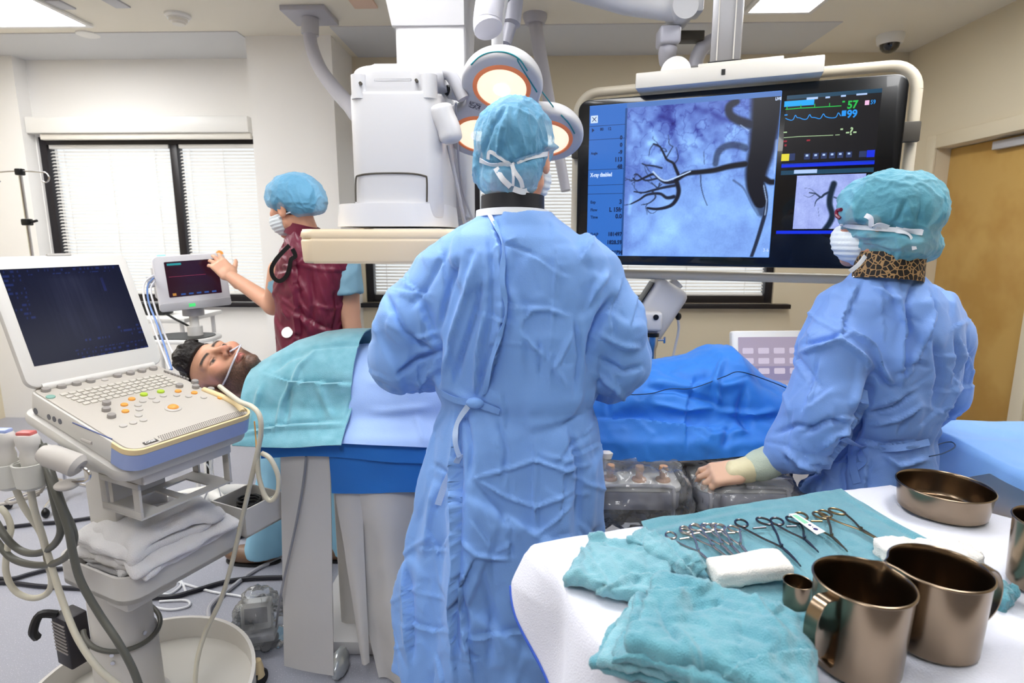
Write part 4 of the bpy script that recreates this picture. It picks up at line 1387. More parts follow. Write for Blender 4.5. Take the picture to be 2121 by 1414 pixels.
# leg drape
def nearz(u): return .872 - .03 * math.sin(min(1, u * 1.3) * PI) - .02 * u
G = sheet(-.02, .885, 190, nearz, .8, .036, 150)
st = [([(1236, 868), (1340, 870), (1450, 885), (1500, 880)], 10, .010, 's'), ([(1440, 770), (1420, 850), (1420, 930)], 7, .006, 's'), ([(1330, 800), (1400, 806), (1470, 830), (1510, 850)], 8, .012, 'v'), ([(1360, 760), (1440, 790), (1480, 770)], 9, .010, 'v'),
      ([(1500, 740), (1480, 790), (1490, 850)], 7, .012, 'r'), ([(1490, 850), (1560, 860), (1610, 850)], 7, .010, 'r'), ([(1510, 880), (1500, 930)], 8, .010, 'v'), ([(1350, 835), (1420, 850), (1480, 842)], 6, .009, 'r'), ([(1440, 795), (1500, 800), (1545, 790)], 8, .010, 'r'), ([(1545, 800), (1530, 860), (1560, 900)], 9, .012, 'v'), ([(1260, 800), (1260, 860)], 5, .006, 'v'), ([(1440, 880), (1470, 905), (1560, 890)], 8, .01, 'r')]
legG = crump(G, .011, .10, 31, [(a, b, c * 1.5, d) for a, b, c, d in st], .35)
drape('leg_drape', legG, m_mblue, 'bright blue drape tented over the legs and feet of the patient', 'drape')
gw = MB()
pts = [U(1225, 818, 1.66), U(1300, 822, 1.68), U(1370, 818, 1.72), U(1430, 800, 1.78), U(1490, 782, 1.84), U(1530, 777, 1.86), U(1580, 792, 1.84), U(1645, 822, 1.72)]
_ix = np.arange(G.shape[0] * G.shape[1]).reshape(G.shape[:2])
_lb = to_bvh(legG.reshape(-1, 3), np.stack([_ix[:-1, :-1], _ix[1:, :-1], _ix[1:, 1:], _ix[:-1, 1:]], -1).reshape(-1, 4))
pts = on_surf(_lb, [(1340, 820), (1385, 815), (1430, 800), (1490, 782), (1530, 777), (1580, 792), (1625, 812)], .016)[0]
gw.tube(smoothpath([U(1225, 818, 1.66)] + pts, 10), .0016, 6)
solo(gw, 'guide_wire', mat('wire_navy', '#173A63', .4), 'thin dark guide wire looping over the blue leg drape', 'wire', loc=pts[0])

# ---- lead shield curtains under the table edge
def curtain(name, tl, tr, br, bl, Y, label, bow=.02, amp=.004, seed=1, grp='lead shield curtains under the table', st=None, pleat=0):
    A, B, C_, D = [U(x, y, Y) for x, y in (tl, tr, br, bl)]
    for p in (C_, D): p.z = max(p.z, .012)
    nx, nz = 40, 90; G = np.empty((nx, nz, 3))
    for i in range(nx):
        u = i / (nx - 1)
        for k in range(nz):
            v = k / (nz - 1)
            p = A.lerp(B, u).lerp(D.lerp(C_, u), v)
            G[i, k] = (p.x, p.y + bow * math.sin(u * PI) * -1 + pleat * math.sin(u * 2 * PI * 1.2) * (.3 + .7 * v) - .015 * v, p.z)
    G = crump(G, amp, .2, seed, st)
    return drape(name, G, m_lead, label, 'lead shield', .006, group=grp)


curtain('lead_shield', (580, 925), (684, 925), (694, 1392), (592, 1372), 1.72, 'long flat grey lead shield strip hanging left, beside the bagged item on the floor', .004, .003, 4)
curtain('lead_shield', (688, 990), (872, 990), (880, 1440), (788, 1425), 1.755, 'wide silver lead shield hanging next to the blue gown of the surgeon', .03, .010, 6, pleat=.018)
curtain('lead_shield', (688, 990), (748, 990), (768, 1365), (752, 1368), 1.735, 'narrow pale lead shield flap folded in a wedge between the two wider strips', .01, .005, 9)
# plastic-wrapped foot beside the strip
bm_ = bmesh.new(); bmesh.ops.create_icosphere(bm_, subdivisions=3, radius=1)
c0 = Zp(704, 1372, .04)
for v in bm_.verts:
    n = 1 + .25 * float(facets(np.array([v.co]), .5, 3, k=3)[0]); v.co = Vector((v.co.x * .028 * n, v.co.y * .06 * n, max(v.co.z * .045 * n, -.038)))
solo(MB().frombm(bm_, Matrix.Translation(c0)), 'wrapped_caster', mat('foil_wrap', '#B9BEC2', .25, .5), 'silvery plastic-wrapped table foot on floor beside the long grey shield', 'caster', loc=c0)
# thin grey lead down the strip
pts = smoothpath([U(634, 945, 1.70), U(628, 1000, 1.695), U(612, 1090, 1.69), U(590, 1190, 1.685), U(578, 1250, 1.69), Zp(572, 1300, .02) + Vector((0, 0, .0))], 8)
solo(MB().tube(pts, .004, 8), 'monitoring_cable', mat('cable_grey', '#8B8C93', .5), 'thin grey cable running down in front of the long grey lead shield', 'cable', loc=pts[0])
# ================================================================ PEOPLE
m_gown = mat('gown_blue', '#7CAAEE', .6, bump=(420, .14), sheen=.2)
m_gown2 = mat('gown_blue_warm', '#79A2E8', .55, bump=(420, .14), sheen=.2)
m_trim = mat('tie_white', '#EDF1F8', .7, bump=(300, .1))
m_tend = mat('tie_pale_blue', '#B9D0F2', .65, bump=(300, .1))
m_cap = mat('cap_blue', '#72BBE6', .6, alpha=.66, bump=(160, .3), sheen=.2)
m_cap2 = mat('cap_teal', '#68B8D0', .6, alpha=.66, bump=(160, .3), sheen=.2)
m_mask = mat('mask_white', '#E6EEF4', .7, bump=(200, .1))
m_navy = mat('collar_black', '#14161F', .5)
m_skinp = mat('skin_plain', '#D9A284', .5, sss=.1, bump=(700, .05))
m_maroon = mat('vest_maroon', '#6E1E38', .38, bump=(160, .08))
m_scrub = mat('scrub_blue', '#8DB9CE', .75, bump=(420, .15))
m_scrub2 = mat('scrub_teal', '#5E9DB5', .75, bump=(420, .15))


def column(P, rows, Yc, pw=2.3, pleat=None):
    z = P[:, 2]; R = np.array(rows)[::-1]      # ascending z: (z, x0, x1, ry, dy)
    cx = np.interp(z, R[:, 0], (R[:, 1] + R[:, 2]) / 2); rx = np.interp(z, R[:, 0], (R[:, 2] - R[:, 1]) / 2)
    ry = np.interp(z, R[:, 0], R[:, 3]); cy = Yc + np.interp(z, R[:, 0], R[:, 4])
    if pleat is not None:
        th = np.arctan2((P[:, 1] - cy) / ry, (P[:, 0] - cx) / rx); k = pleat(th, z)
        rx = rx + k; ry = ry + k
    q = (np.abs((P[:, 0] - cx) / rx) ** pw + np.abs((P[:, 1] - cy) / ry) ** pw) ** (1 / pw)
    d = (q - 1) * np.minimum(rx, ry)
    return np.maximum(d, np.maximum(z - R[-1, 0], R[0, 0] - z))


def rows_px(L, Yc):
    return [(U((a + b) / 2, y, Yc).z, U(a, y, Yc).x, U(b, y, Yc).x, ry, dy) for y, a, b, ry, dy in L]


def gown(name, rows, Yc, arms, parent, m, lo, hi, h, st, seed, pleat=None, amp=.008, size=.12, akk=.035, cut=None, scale=(1, 1, .7), nrand=60):
    ch = [([np.array(U(*p)) for p in pts], rr) for pts, rr in arms]
    def f(P):
        d = column(P, rows, Yc, pleat=pleat)
        for pts, rr in ch:
            d = smin(d, chain(P, pts, rr, .03), akk)
        if cut is not None: d = smax(d, cut(P), .004)
        return d
    V, Q = sdf_mesh(f, lo, hi, h, newton=1)
    V = nsmooth(V, Q, 2)
    N = vnormals(nsmooth(V, Q, 3), Q)
    wv = V + .03 * np.stack([vnoise(V * 9, 1), vnoise(V * 9, 2), vnoise(V * 9, 3)], -1)
    rdg = (1 - np.abs(vnoise(wv * np.array([13, 13, 6]), seed))) ** 5 - .25
    V = V + N * (2.2 * amp * facets(V, size * 1.5, seed, scale=scale, sharp=26) + amp * .4 * facets(V, size * .5, seed + 3, scale=scale, sharp=22) + .25 * amp * rdg)[:, None]
    N = vnormals(nsmooth(V, Q, 4), Q)
    rs = np.random.RandomState(seed); px = proj(V); vi = np.where((N * (V - CAMP)).sum(1) < -.25 * np.linalg.norm(V - CAMP, axis=1))[0]
    rnd = []
    for _ in range(nrand):
        c = px[vi[rs.randint(len(vi))]]; a = rs.choice([1.45, 1.2, .7, -.6, -1.1, .15]) + rs.randn() * .2; l = rs.uniform(.5, 1.5) * 46
        d = np.array([math.cos(a), math.sin(a)]) * l; k = np.array([-d[1], d[0]]) * rs.uniform(-.12, .12)
        rnd.append(([c - d, c + k, c + d], rs.uniform(2.6, 4.5), rs.uniform(.003, .0065), rs.choice(['r', 'v', 's', 's'])))
    V = strokes(V, N, [(a, b * .8, c * 1.8, d) for a, b, c, d in st] + rnd)
    o = np_obj(name, V, Q, m, parent)
    return o, to_bvh(V, Q)


def headframe(c, face, up=(0, 0, 1), s=1.0):
    z = Vector(up).normalized(); y = Vector(face); y = (y - z * y.dot(z)).normalized(); x = y.cross(z)
    R = np.array(Matrix((x, y, z)).transposed())
    c = np.array(c)
    return (lambda W: ((W - c) @ R) / s), (lambda L: (np.asarray(L) * s) @ R.T + c), s


def person_head(hf, extra=None):
    tl, tw, s = hf
    f = lambda W: f_head(tl(W)) * s
    c = tw(np.zeros((1, 3)))[0]
    V, Q = sdf_mesh(f, c - .17 * s - .03, c + .17 * s + .02, .005)
    L = tl(V); V, Q = keep(V, Q, L[:, 2] > -.185)
    return V, Q, head_col(tl(V), skin=(.86, .64, .53), stub=0)


def hair_cap(hf, parent, grow=.0, low=-.055):
    tl, tw, s = hf
    c = tw(np.zeros((1, 3)))[0]
    def f(W):
        L = tl(W)
        d = s_ell(L, (0, -.014, .032), (.079 + grow, .099 + grow, .092 + grow)) - .003 * fbm(L, 60, 2, 4)
        return smax(smax(d, L[:, 1] - .055 - (L[:, 2] - .03) * .3, .006), low - L[:, 2] + np.clip(L[:, 1], -.1, .1) * .5, .006) * s
    V, Q = sdf_mesh(f, c - .15, c + .16, .006)
    return np_obj('hair', V, Q, m_hair, parent)


def cap_mesh(hf, prims, parent, m, name='surgical_cap', k=.03, ridges=.0035, seed=5, h=.004, cutf=None, rf=34, st=None, fdir=(1, .9, .22)):
    tl, tw, s = hf
    def f(W):
        L = tl(W); d = None
        for c, r in prims:
            e = s_ell(L, c, r); d = e if d is None else smin(d, e, k)
        if cutf is not None: d = smax(d, cutf(L), .008)
        return d * s
    c = tw(np.zeros((1, 3)))[0]
    V, Q = sdf_mesh(f, c - .22, c + .22, h)
    L = tl(V); N = vnormals(V, Q)
    q = np.array(fdir)
    wob = L * q + .02 * np.stack([vnoise(L * 14, 3), vnoise(L * 14, 7), vnoise(L * 14, 11)], -1)
    r1 = (1 - np.abs(vnoise(wob * rf * 1.6, seed))) ** 4; r2 = (1 - np.abs(vnoise(wob * rf * 3.4, seed + 2))) ** 4
    V = V + N * ((r1 * .9 + r2 * .45) * ridges + .006 * facets(V, .055, seed + 9))[:, None]
    if st: V = strokes(V, N, st)
    V = nsmooth(V, Q, 1, .3)
    return np_obj(name, V, Q, m, parent), to_bvh(V, Q)


def mask_mesh(hf, parent, m=None):
    tl, tw, s = hf
    c = tw(np.zeros((1, 3)))[0]
    def f(W):
        L = tl(W)
        d = s_ell(L, (0, .045, -.05), (.074, .078, .066)) - .0015 * np.sin(L[:, 2] * 420)
        d = smin(d, s_ell(L, (0, .105, -.035), (.02, .022, .025)), .02)
        return smax(d, .012 - L[:, 1] + np.abs(L[:, 2] + .05) * .25, .006) * s
    V, Q = sdf_mesh(f, c - .17, c + .17, .0045)
    return np_obj('face_mask', V, Q, m or m_mask, parent)


def strap(name, pts, bvh, w, parent, m=None, off=.0045, n=6, t=.0012):
    P_, N_ = on_surf(bvh, pts, off)
    P_ = smoothpath(P_, 6); N_ = smoothpath(N_, 6)
    m_ = MB(); m_.ribbon(P_, [Vector(x) for x in N_], w, t)
    return m_.build(name, m or m_trim, parent)


def hand_mesh(M, curls, mirror=False, s=1.0, thumb=(.62, .70, -.35), spread=.0, h=.0026, wrist=.05):
    """five-fingered hand; local x fingers, y thumb side, z back of the hand"""
    def seg3(b, d, nrm, lens, rs, cur):
        pts = [np.array(b)]; d = np.array(d, float); d /= np.linalg.norm(d); a = 0
        ax = np.array(nrm)
        for l, c in zip(lens, cur):
            a += math.radians(c)
            v = d * math.cos(a) + ax * math.sin(a)
            pts.append(pts[-1] + v * l)
        return pts, rs
    F = []
    for i, (y, L) in enumerate(((.027, .074), (.009, .083), (-.010, .078), (-.027, .060))):
        c = curls[i]
        F.append(seg3((.086 - .006 * abs(i - 1), y, .001), (1, (y / .027) * .10 + spread * (1.5 - i), 0), (0, 0, -1), (L * .46, L * .3, L * .24), (.0095, .0088, .008, .0066), c))
    T = seg3((.022, .030, -.010), thumb, (.2, -.6, -.7), (.042, .031, .026), (.014, .0108, .0096, .0075), curls[4])
    Mi = np.array(M.inverted())
    def f(W):
        L = (W @ Mi[:3, :3].T + Mi[:3, 3]) / s
        if mirror: L = L * np.array([1, -1, 1])
        d = s_box(L, (.048, .0, 0), (.045, .039, .0145), .0135)
        d = smin(d, s_cap(L, (-wrist, 0, -.001), (.02, 0, -.001), .026, .025), .018)
        d = smin(d, s_ell(L, (.03, .024, -.008), (.03, .018, .014)), .012)
        for pts, rs in F + [T]:
            e = chain(L, pts, rs, .002); d = smin(d, e, .007)
        return d * s
    c = np.array(M.translation)
    r = .2 * s
    V, Q = sdf_mesh(f, c - r, c + r, h)
    return V, Q


REL = [[18, 28, 18], [20, 30, 20], [22, 32, 20], [24, 34, 22], [8, 18, 14]]

# ---------------------------------------------------------------- the surgeon in the middle
YS = 1.5
sg = thing('person', 'person seen from behind in long pale blue gown and blue cap, under the lamp', 'person', (U(1050, 800, YS).x, YS, 0))
rows = rows_px([(441, 1006, 1140, .084, -.012), (452, 996, 1150, .094, -.008), (470, 955, 1184, .104, -.005), (492, 912, 1220, .115, -.01), (530, 878, 1262, .128, -.012), (600, 872, 1270, .138, -.012), (680, 882, 1258, .14, -.01),
                (760, 893, 1242, .138, 0), (835, 906, 1228, .132, .0), (900, 888, 1236, .142, 0), (1000, 870, 1240, .152, 0), (1100, 852, 1236, .165, 0), (1200, 840, 1230, .175, 0), (1300, 826, 1222, .185, 0), (1400, 816, 1214, .19, 0)], YS)
zw = U(1060, 840, YS).z
def pl(th, z):
    k = np.clip((zw - z) / .35, 0, 1)
    return k * (.012 * np.sin(th * 7 + 1.0 + 2 * z) + .007 * np.sin(th * 13 + 3 * z)) - .008 * np.exp(-((z - zw) / .03) ** 2)
arms = [([(908, 572, 1.5), (852, 660, 1.5), (836, 742, 1.52), (880, 768, 1.60), (930, 770, 1.68)], [.060, .082, .076, .064, .048]),
        ([(1236, 570, 1.5), (1266, 660, 1.5), (1281, 747, 1.53), (1258, 783, 1.61), (1200, 778, 1.68)], [.060, .080, .077, .066, .048])]
st = [([(1018, 455), (1036, 510), (1044, 580), (1044, 660), (1025, 745), (995, 832)], 5, .011, 's'), ([(1010, 470), (1022, 560), (1018, 660), (1000, 760)], 6, .006, 'v'),
      ([(990, 520), (965, 610), (935, 700), (915, 790)], 7, .010, 'r'), ([(1000, 560), (985, 650), (955, 740), (940, 800)], 7, .010, 'v'), ([(950, 530), (930, 600), (905, 690)], 7, .009, 'v'), ([(1005, 640), (990, 730), (985, 825)], 6, .010, 'r'), ([(1030, 690), (1005, 760), (985, 830)], 6, .008, 'v'),
      ([(925, 520), (885, 590), (850, 640)], 8, .006, 'v'), ([(1142, 470), (1152, 560), (1142, 690), (1136, 830)], 3, .004, 'r'), ([(1224, 770), (1228, 700), (1245, 655), (1275, 610)], 11, .018, 'v'), ([(1215, 640), (1235, 600), (1262, 560)], 8, .007, 'r'),
      ([(1075, 670), (1105, 640), (1140, 642), (1175, 655)], 5, .006, 'r'), ([(1080, 690), (1130, 745)], 6, .006, 'r'), ([(1185, 690), (1150, 760), (1170, 800)], 6, .006, 'r'), ([(1115, 700), (1120, 790)], 5, .005, 'v'), ([(1190, 650), (1200, 740), (1190, 820)], 6, .006, 'v'),
      ([(795, 605), (840, 690), (905, 735)], 8, .010, 'v'), ([(870, 620), (893, 690), (905, 730)], 8, .008, 's'), ([(822, 780), (865, 745), (908, 730)], 7, .012, 'v'), ([(855, 700), (905, 690)], 6, .006, 'r'), ([(860, 800), (905, 760)], 6, .008, 'r'), ([(905, 700), (906, 800)], 8, .012, 'v'),
      ([(1240, 690), (1290, 715), (1325, 720)], 7, .007, 'r'), ([(1240, 740), (1290, 770), (1330, 760)], 7, .008, 'v'), ([(1230, 770), (1270, 800), (1300, 830)], 7, .007, 'r'), ([(1290, 580), (1265, 650), (1270, 700)], 7, .006, 's'),
      ([(945, 860), (944, 1000), (946, 1150), (940, 1260), (942, 1410)], 6, .016, 's'), ([(960, 850), (975, 930), (970, 1000)], 7, .008, 'v'), ([(1110, 900), (1112, 1000), (1108, 1110)], 4, .006, 'r'), ([(978, 992), (1050, 972), (1110, 952), (1170, 976), (1232, 958)], 4, .006, 'r'),
      ([(985, 992), (1050, 1030), (1110, 1050), (1160, 1032), (1195, 1012)], 4, .006, 'r'), ([(1050, 1068), (1108, 1112), (1150, 1080), (1190, 1040)], 4, .005, 'r'), ([(985, 1000), (1040, 1060), (1062, 1150)], 4, .005, 'v'), ([(1052, 1070), (1058, 1160)], 4, .005, 's'),
      ([(948, 1120), (985, 1150), (1058, 1158)], 5, .007, 'r'), ([(982, 1158), (950, 1222), (962, 1310), (982, 1412)], 5, .012, 's'), ([(962, 1325), (1040, 1312), (1110, 1300)], 5, .006, 's'), ([(870, 1135), (935, 1136)], 3, .004, 's'), ([(835, 1290), (900, 1305), (940, 1298)], 4, .005, 's'), ([(838, 1170), (846, 1260), (850, 1370)], 6, .012, 's'),
      ([(1000, 1190), (1020, 1280), (1010, 1390)], 8, .006, 'v'), ([(1080, 1180), (1090, 1300)], 8, .006, 'r'), ([(895, 960), (930, 980), (905, 1060)], 6, .005, 'v'), ([(1030, 860), (1050, 940), (1040, 1000)], 7, .006, 'v'), ([(1180, 870), (1200, 980), (1195, 1100)], 8, .007, 'v'), ([(900, 1000), (880, 1140)], 8, .007, 'r')]
gz = U(1000, 1400, YS).z
def hemcut(P):   # wavy hem
    return (gz + .045 + .02 * np.sin(P[:, 0] * 16 + 1) - .05 * np.clip((P[:, 0] + .2) / .3, 0, 1)) - P[:, 2]
go, gb = gown('gown', rows, YS, arms, sg, m_gown, (-.47, 1.2, .28), (.44, 1.82, 1.62), .0062, st, 31, pl, .009, .12, cut=hemcut)
SH = headframe(U(1070, 325, 1.515), (.30, .95, .0), s=1.02)
V, Q, C1 = person_head(SH)
def f_sbody(P):
    d = s_cap(P, (U(1073, 440, YS).x, 1.52, 1.56), (U(1073, 500, YS).x, 1.5, 1.45), .05, .075)
    d = smin(d, s_ell(P, (-.03, 1.5, 1.2), (.15, .09, .27)), .05)
    for sx in (-1, 1):
        d = smin(d, s_cap(P, (-.03 + sx * .09, 1.5, .95), (-.06 + sx * .13, 1.5, .5), .085, .06), .03)
        d = smin(d, s_cap(P, (-.06 + sx * .13, 1.5, .5), (-.06 + sx * .14, 1.5, .08), .055, .04), .02)
        d = smin(d, s_cap(P, (-.06 + sx * .14, 1.47, .045), (-.06 + sx * .16, 1.66, .035), .042, .034), .02)
    return smax(d, .002 - P[:, 2], .004)
V2, Q2 = sdf_mesh(f_sbody, (-.36, 1.36, -.02), (.3, 1.74, 1.64), .014)
h1, h1q = hand_mesh(frame(U(985, 775, 1.74), (.75, .45, -.1), (.2, .2, 1)), REL, True)
h2, h2q = hand_mesh(frame(U(1150, 778, 1.74), (-.75, .45, -.1), (-.2, .2, 1)), REL, False)
parts = [(V, Q, C1), (V2, Q2, np.tile([.8, .6, .5], (len(V2), 1))), (h1, h1q, np.tile([.93, .88, .78], (len(h1), 1))), (h2, h2q, np.tile([.93, .88, .78], (len(h2), 1)))]
def joinp(parts):
    o = 0; v = []; q = []; c = []
    for a, b, cc in parts: v.append(a); q.append(b + o); c.append(cc); o += len(a)
    return np.concatenate(v), np.concatenate(q), np.concatenate(c)
V, Q, C1 = joinp(parts)
bo = np_obj('body', V, Q, m_skin, sg); set_cols(bo, C1)
hair_cap(SH, sg)
st = [([(1052, 222), (1035, 280), (1030, 330)], 4, .004, 'r'), ([(1055, 222), (1048, 290), (1070, 340)], 3, .004, 'r'), ([(1048, 225), (1020, 260), (1000, 320)], 4, .004, 'v'), ([(1025, 320), (1070, 355)], 5, .004, 'v'), ([(1000, 345), (1060, 340), (1135, 318)], 6, .006, 'v'), ([(1120, 300), (1155, 305)], 6, .006, 'r')]
st = [(a, b, c * 2.2, d) for a, b, c, d in st]
co, cb_ = cap_mesh(SH, [((0, -.016, .034), (.090, .112, .100)), ((0, -.058, -.050), (.074, .058, .062)), ((-.066, -.03, -.03), (.028, .045, .045))], sg, m_cap, st=st, ridges=.006,
                   cutf=lambda L: np.maximum(L[:, 1] - .062 - .35 * (L[:, 2] - .05), np.maximum(-.105 - L[:, 2], np.minimum(L[:, 1] + .018 - .3 * (L[:, 2] + .03), -.018 - L[:, 2] + .0 * L[:, 0])) ))
mk_ = mask_mesh(SH, sg)
strap('mask_tie', [(997, 331), (1020, 338), (1045, 339), (1060, 337)], cb_, .011, mk_)
strap('mask_tie', [(1058, 339), (1090, 330), (1132, 317)], cb_, .011, mk_)
strap('mask_tie', [(1013, 330), (1015, 315), (1022, 316), (1036, 328), (1058, 336)], cb_, .0085, mk_, off=.004)
strap('mask_tie', [(1060, 337), (1066, 355), (1078, 372), (1082, 388)], cb_, .010, mk_, off=.003)
strap('mask_tie', [(1028, 350), (1040, 370), (1058, 386)], cb_, .013, mk_, off=.003)
strap('mask_tie', [(1063, 345), (1064, 365), (1062, 384)], cb_, .006, mk_, off=.004)
strap('mask_tie', [(1064, 390), (1085, 396), (1115, 402)], cb_, .014, mk_, off=.004)
m = MB()
_c = SH[1](np.array([[0, -.030, -.128]]))[0]
Mc = Matrix.Translation(Vector(_c)) @ Matrix.Rotation(math.radians(-4), 4, 'X') @ Matrix.Diagonal((1.0, 1.0, 1.05, 1))
m.lathe([(.074, -.028), (.080, -.03), (.079, .03), (.072, .031), (.068, .02), (.068, -.02)], 48, Mc, cap0=False, cap1=False)
m.build('thyroid_collar', m_navy, sg)
MB().lathe([(.083, -.018), (.0925, -.020), (.0915, -.004), (.083, -.004)], 48, Mc, cap0=False, cap1=False).build('neck_trim', m_trim, go)
strap('tie_end', [(1014, 440), (1018, 458), (1030, 480)], gb, .010, go, off=.004)
strap('back_tie', [(1022, 462), (1036, 510), (1043, 580), (1042, 650), (1024, 740), (1000, 815)], gb, .013, go, MATS['gown_blue'], off=.006)
strap('waist_tie', [(918, 812), (945, 826), (985, 834), (1036, 850)], gb, .018, go, MATS['gown_blue'], off=.005)
m = MB(); p = on_surf(gb, [(985, 832)], .012)[0][0]; m.ell(p, (.022, .012, .014)); m.build('waist_knot', MATS['gown_blue'], go)
strap('waist_tie_end', [(972, 838), (955, 875), (938, 915), (946, 945)], gb, .014, go, m_tend, off=.012)
strap('waist_tie_end', [(948, 938), (925, 990), (906, 1040)], gb, .017, go, m_tend, off=.014)
for sx in (-1, 1):
    f = lambda P, sx=sx: smax(smin(s_cap(P, (-.05 + sx * .11, 1.5, .5), (-.06 + sx * .145, 1.49, .1), .1, .095), s_cap(P, (-.06 + sx * .145, 1.49, .1), (-.06 + sx * .145, 1.49, .06), .095, .1), .02), .045 - P[:, 2], .004)
    V, Q = sdf_mesh(f, (-.4, 1.34, 0), (.3, 1.66, .62), .01); N = vnormals(V, Q)
    V = V + N * (.008 * facets(V, .07, 5 + sx))[:, None]
    np_obj('trouser_leg', V, Q, m_scrub2, sg)

# ---------------------------------------------------------------- the gowned person on the right
YR = 1.62
rp = thing('person', 'person in blue gown and puffy teal bouffant cap at right, gloved hand on the controls', 'person', (U(1830, 800, YR).x, YR, 0))
rows = rows_px([(548, 1790, 1886, .06, 0), (562, 1776, 1900, .075, 0), (585, 1752, 1925, .09, -.005), (615, 1722, 1950, .105, -.01), (660, 1702, 1968, .115, -.01), (720, 1694, 1972, .125, -.01), (800, 1708, 1966, .125, 0), (870, 1730, 1940, .118, .0),
                (905, 1740, 1930, .112, .0), (960, 1705, 1928, .125, 0), (1030, 1665, 1930, .135, 0), (1130, 1650, 1935, .145, 0), (1250, 1645, 1940, .155, 0), (1330, 1640, 1945, .16, 0)], YR)
zw2 = U(1830, 905, YR).z
def pl2(th, z):
    k = np.clip((zw2 - z) / .25, 0, 1)
    return k * (.014 * np.sin(th * 6 + .6) + .006 * np.sin(th * 13)) - .006 * np.exp(-((z - zw2) / .025) ** 2)
arms = [([(1742, 640, 1.60), (1718, 730, 1.56), (1700, 850, 1.53), (1655, 920, 1.55), (1606, 950, 1.575)], [.064, .082, .088, .072, .046]),
        ([(1925, 632, 1.64), (1962, 712, 1.67), (1958, 820, 1.70), (1905, 880, 1.80)], [.058, .056, .062, .05])]
st = [([(1786, 580), (1762, 625), (1746, 668), (1746, 706)], 4, .007, 's'), ([(1655, 730), (1700, 716), (1742, 706), (1785, 735), (1812, 768)], 6, .011, 'r'), ([(1812, 766), (1796, 830), (1772, 895), (1722, 962)], 9, .018, 'v'), ([(1660, 715), (1720, 700), (1745, 690)], 6, .008, 'v'),
      ([(1753, 680), (1801, 715), (1844, 792), (1860, 800)], 6, .012, 'r'), ([(1812, 768), (1840, 800), (1870, 800)], 7, .010, 'v'), ([(1878, 640), (1872, 720), (1871, 795)], 6, .012, 's'), ([(1930, 650), (1908, 707), (1871, 798)], 6, .011, 'r'), ([(1898, 575), (1880, 630), (1882, 700)], 6, .009, 'v'), ([(1925, 600), (1935, 660), (1910, 730)], 7, .008, 's'),
      ([(1800, 590), (1860, 620), (1880, 680)], 7, .008, 'r'), ([(1830, 580), (1865, 640)], 6, .007, 'v'), ([(1980, 690), (1990, 750), (1975, 800)], 6, .009, 'v'), ([(1940, 700), (1950, 780), (1935, 850)], 8, .012, 'v'), ([(1985, 800), (1955, 850)], 6, .008, 'r'),
      ([(1660, 860), (1690, 780), (1700, 740)], 4, .005, 's'), ([(1660, 900), (1720, 870), (1760, 880)], 7, .010, 'v'), ([(1620, 930), (1660, 960), (1700, 975)], 6, .010, 'r'), ([(1600, 900), (1650, 880), (1690, 890)], 6, .007, 'v'), ([(1700, 930), (1735, 900), (1765, 890)], 6, .009, 'r'),
      ([(1800, 880), (1860, 868), (1910, 840)], 5, .008, 'r'), ([(1790, 860), (1850, 845), (1900, 810)], 5, .008, 'v'), ([(1820, 840), (1870, 820)], 4, .006, 'r'), ([(1850, 780), (1900, 750), (1925, 760)], 5, .007, 'v'), ([(1770, 910), (1830, 925), (1920, 915)], 5, .008, 's'), ([(1830, 940), (1860, 965), (1920, 950)], 6, .009, 'r'),
      ([(1760, 920), (1745, 980), (1750, 1030)], 6, .010, 'v'), ([(1720, 960), (1690, 1030)], 7, .008, 'r'), ([(1800, 950), (1790, 1030)], 7, .008, 's'), ([(1860, 900), (1875, 870), (1905, 850)], 4, .007, 'v')]
go, gb = gown('gown', rows, YR, arms, rp, m_gown2, (.5, 1.38, .38), (1.32, 1.96, 1.5), .0062, st, 77, pl2, .008, .11)
RHd = headframe(U(1826, 462, 1.615), (-.62, .78, -.02), s=.98)
V, Q, C1 = person_head(RHd)
def f_rbody(P):
    x = U(1832, 600, YR).x
    d = s_cap(P, (x, 1.62, 1.44), (x, 1.62, 1.34), .048, .07)
    d = smin(d, s_ell(P, (x + .01, 1.63, 1.12), (.075, .055, .24)), .05)
    for sx in (-1, 1):
        d = smin(d, s_cap(P, (x + .01 + sx * .035, 1.64, .85), (x + sx * .08, 1.62, .45), .05, .045), .03)
        d = smin(d, s_cap(P, (x + sx * .09, 1.62, .45), (x + sx * .09, 1.62, .07), .052, .036), .02)
        d = smin(d, s_cap(P, (x + sx * .09, 1.59, .04), (x + sx * .1, 1.77, .032), .038, .032), .02)
    return smax(d, .002 - P[:, 2], .004)
x_ = U(1832, 600, YR).x
V2, Q2 = sdf_mesh(f_rbody, (x_ - .25, 1.5, -.02), (x_ + .25, 1.83, 1.52), .014)
wr = U(1538, 975, 1.57)
Mh_ = frame(wr, (-1, .02, -.16), (-.12, -.5, .85))
CL = [[30, 42, 20], [32, 44, 22], [34, 46, 24], [36, 46, 26], [10, 20, 15]]
h1, h1q = hand_mesh(Mh_, CL, True, s=.98, thumb=(.8, .5, -.35), spread=.06)
V, Q, C1 = joinp([(V, Q, C1), (V2, Q2, np.tile([.8, .6, .5], (len(V2), 1))), (h1, h1q, np.tile([.90, .74, .63], (len(h1), 1)))])
bo = np_obj('body', V, Q, m_skin, rp); set_cols(bo, C1)
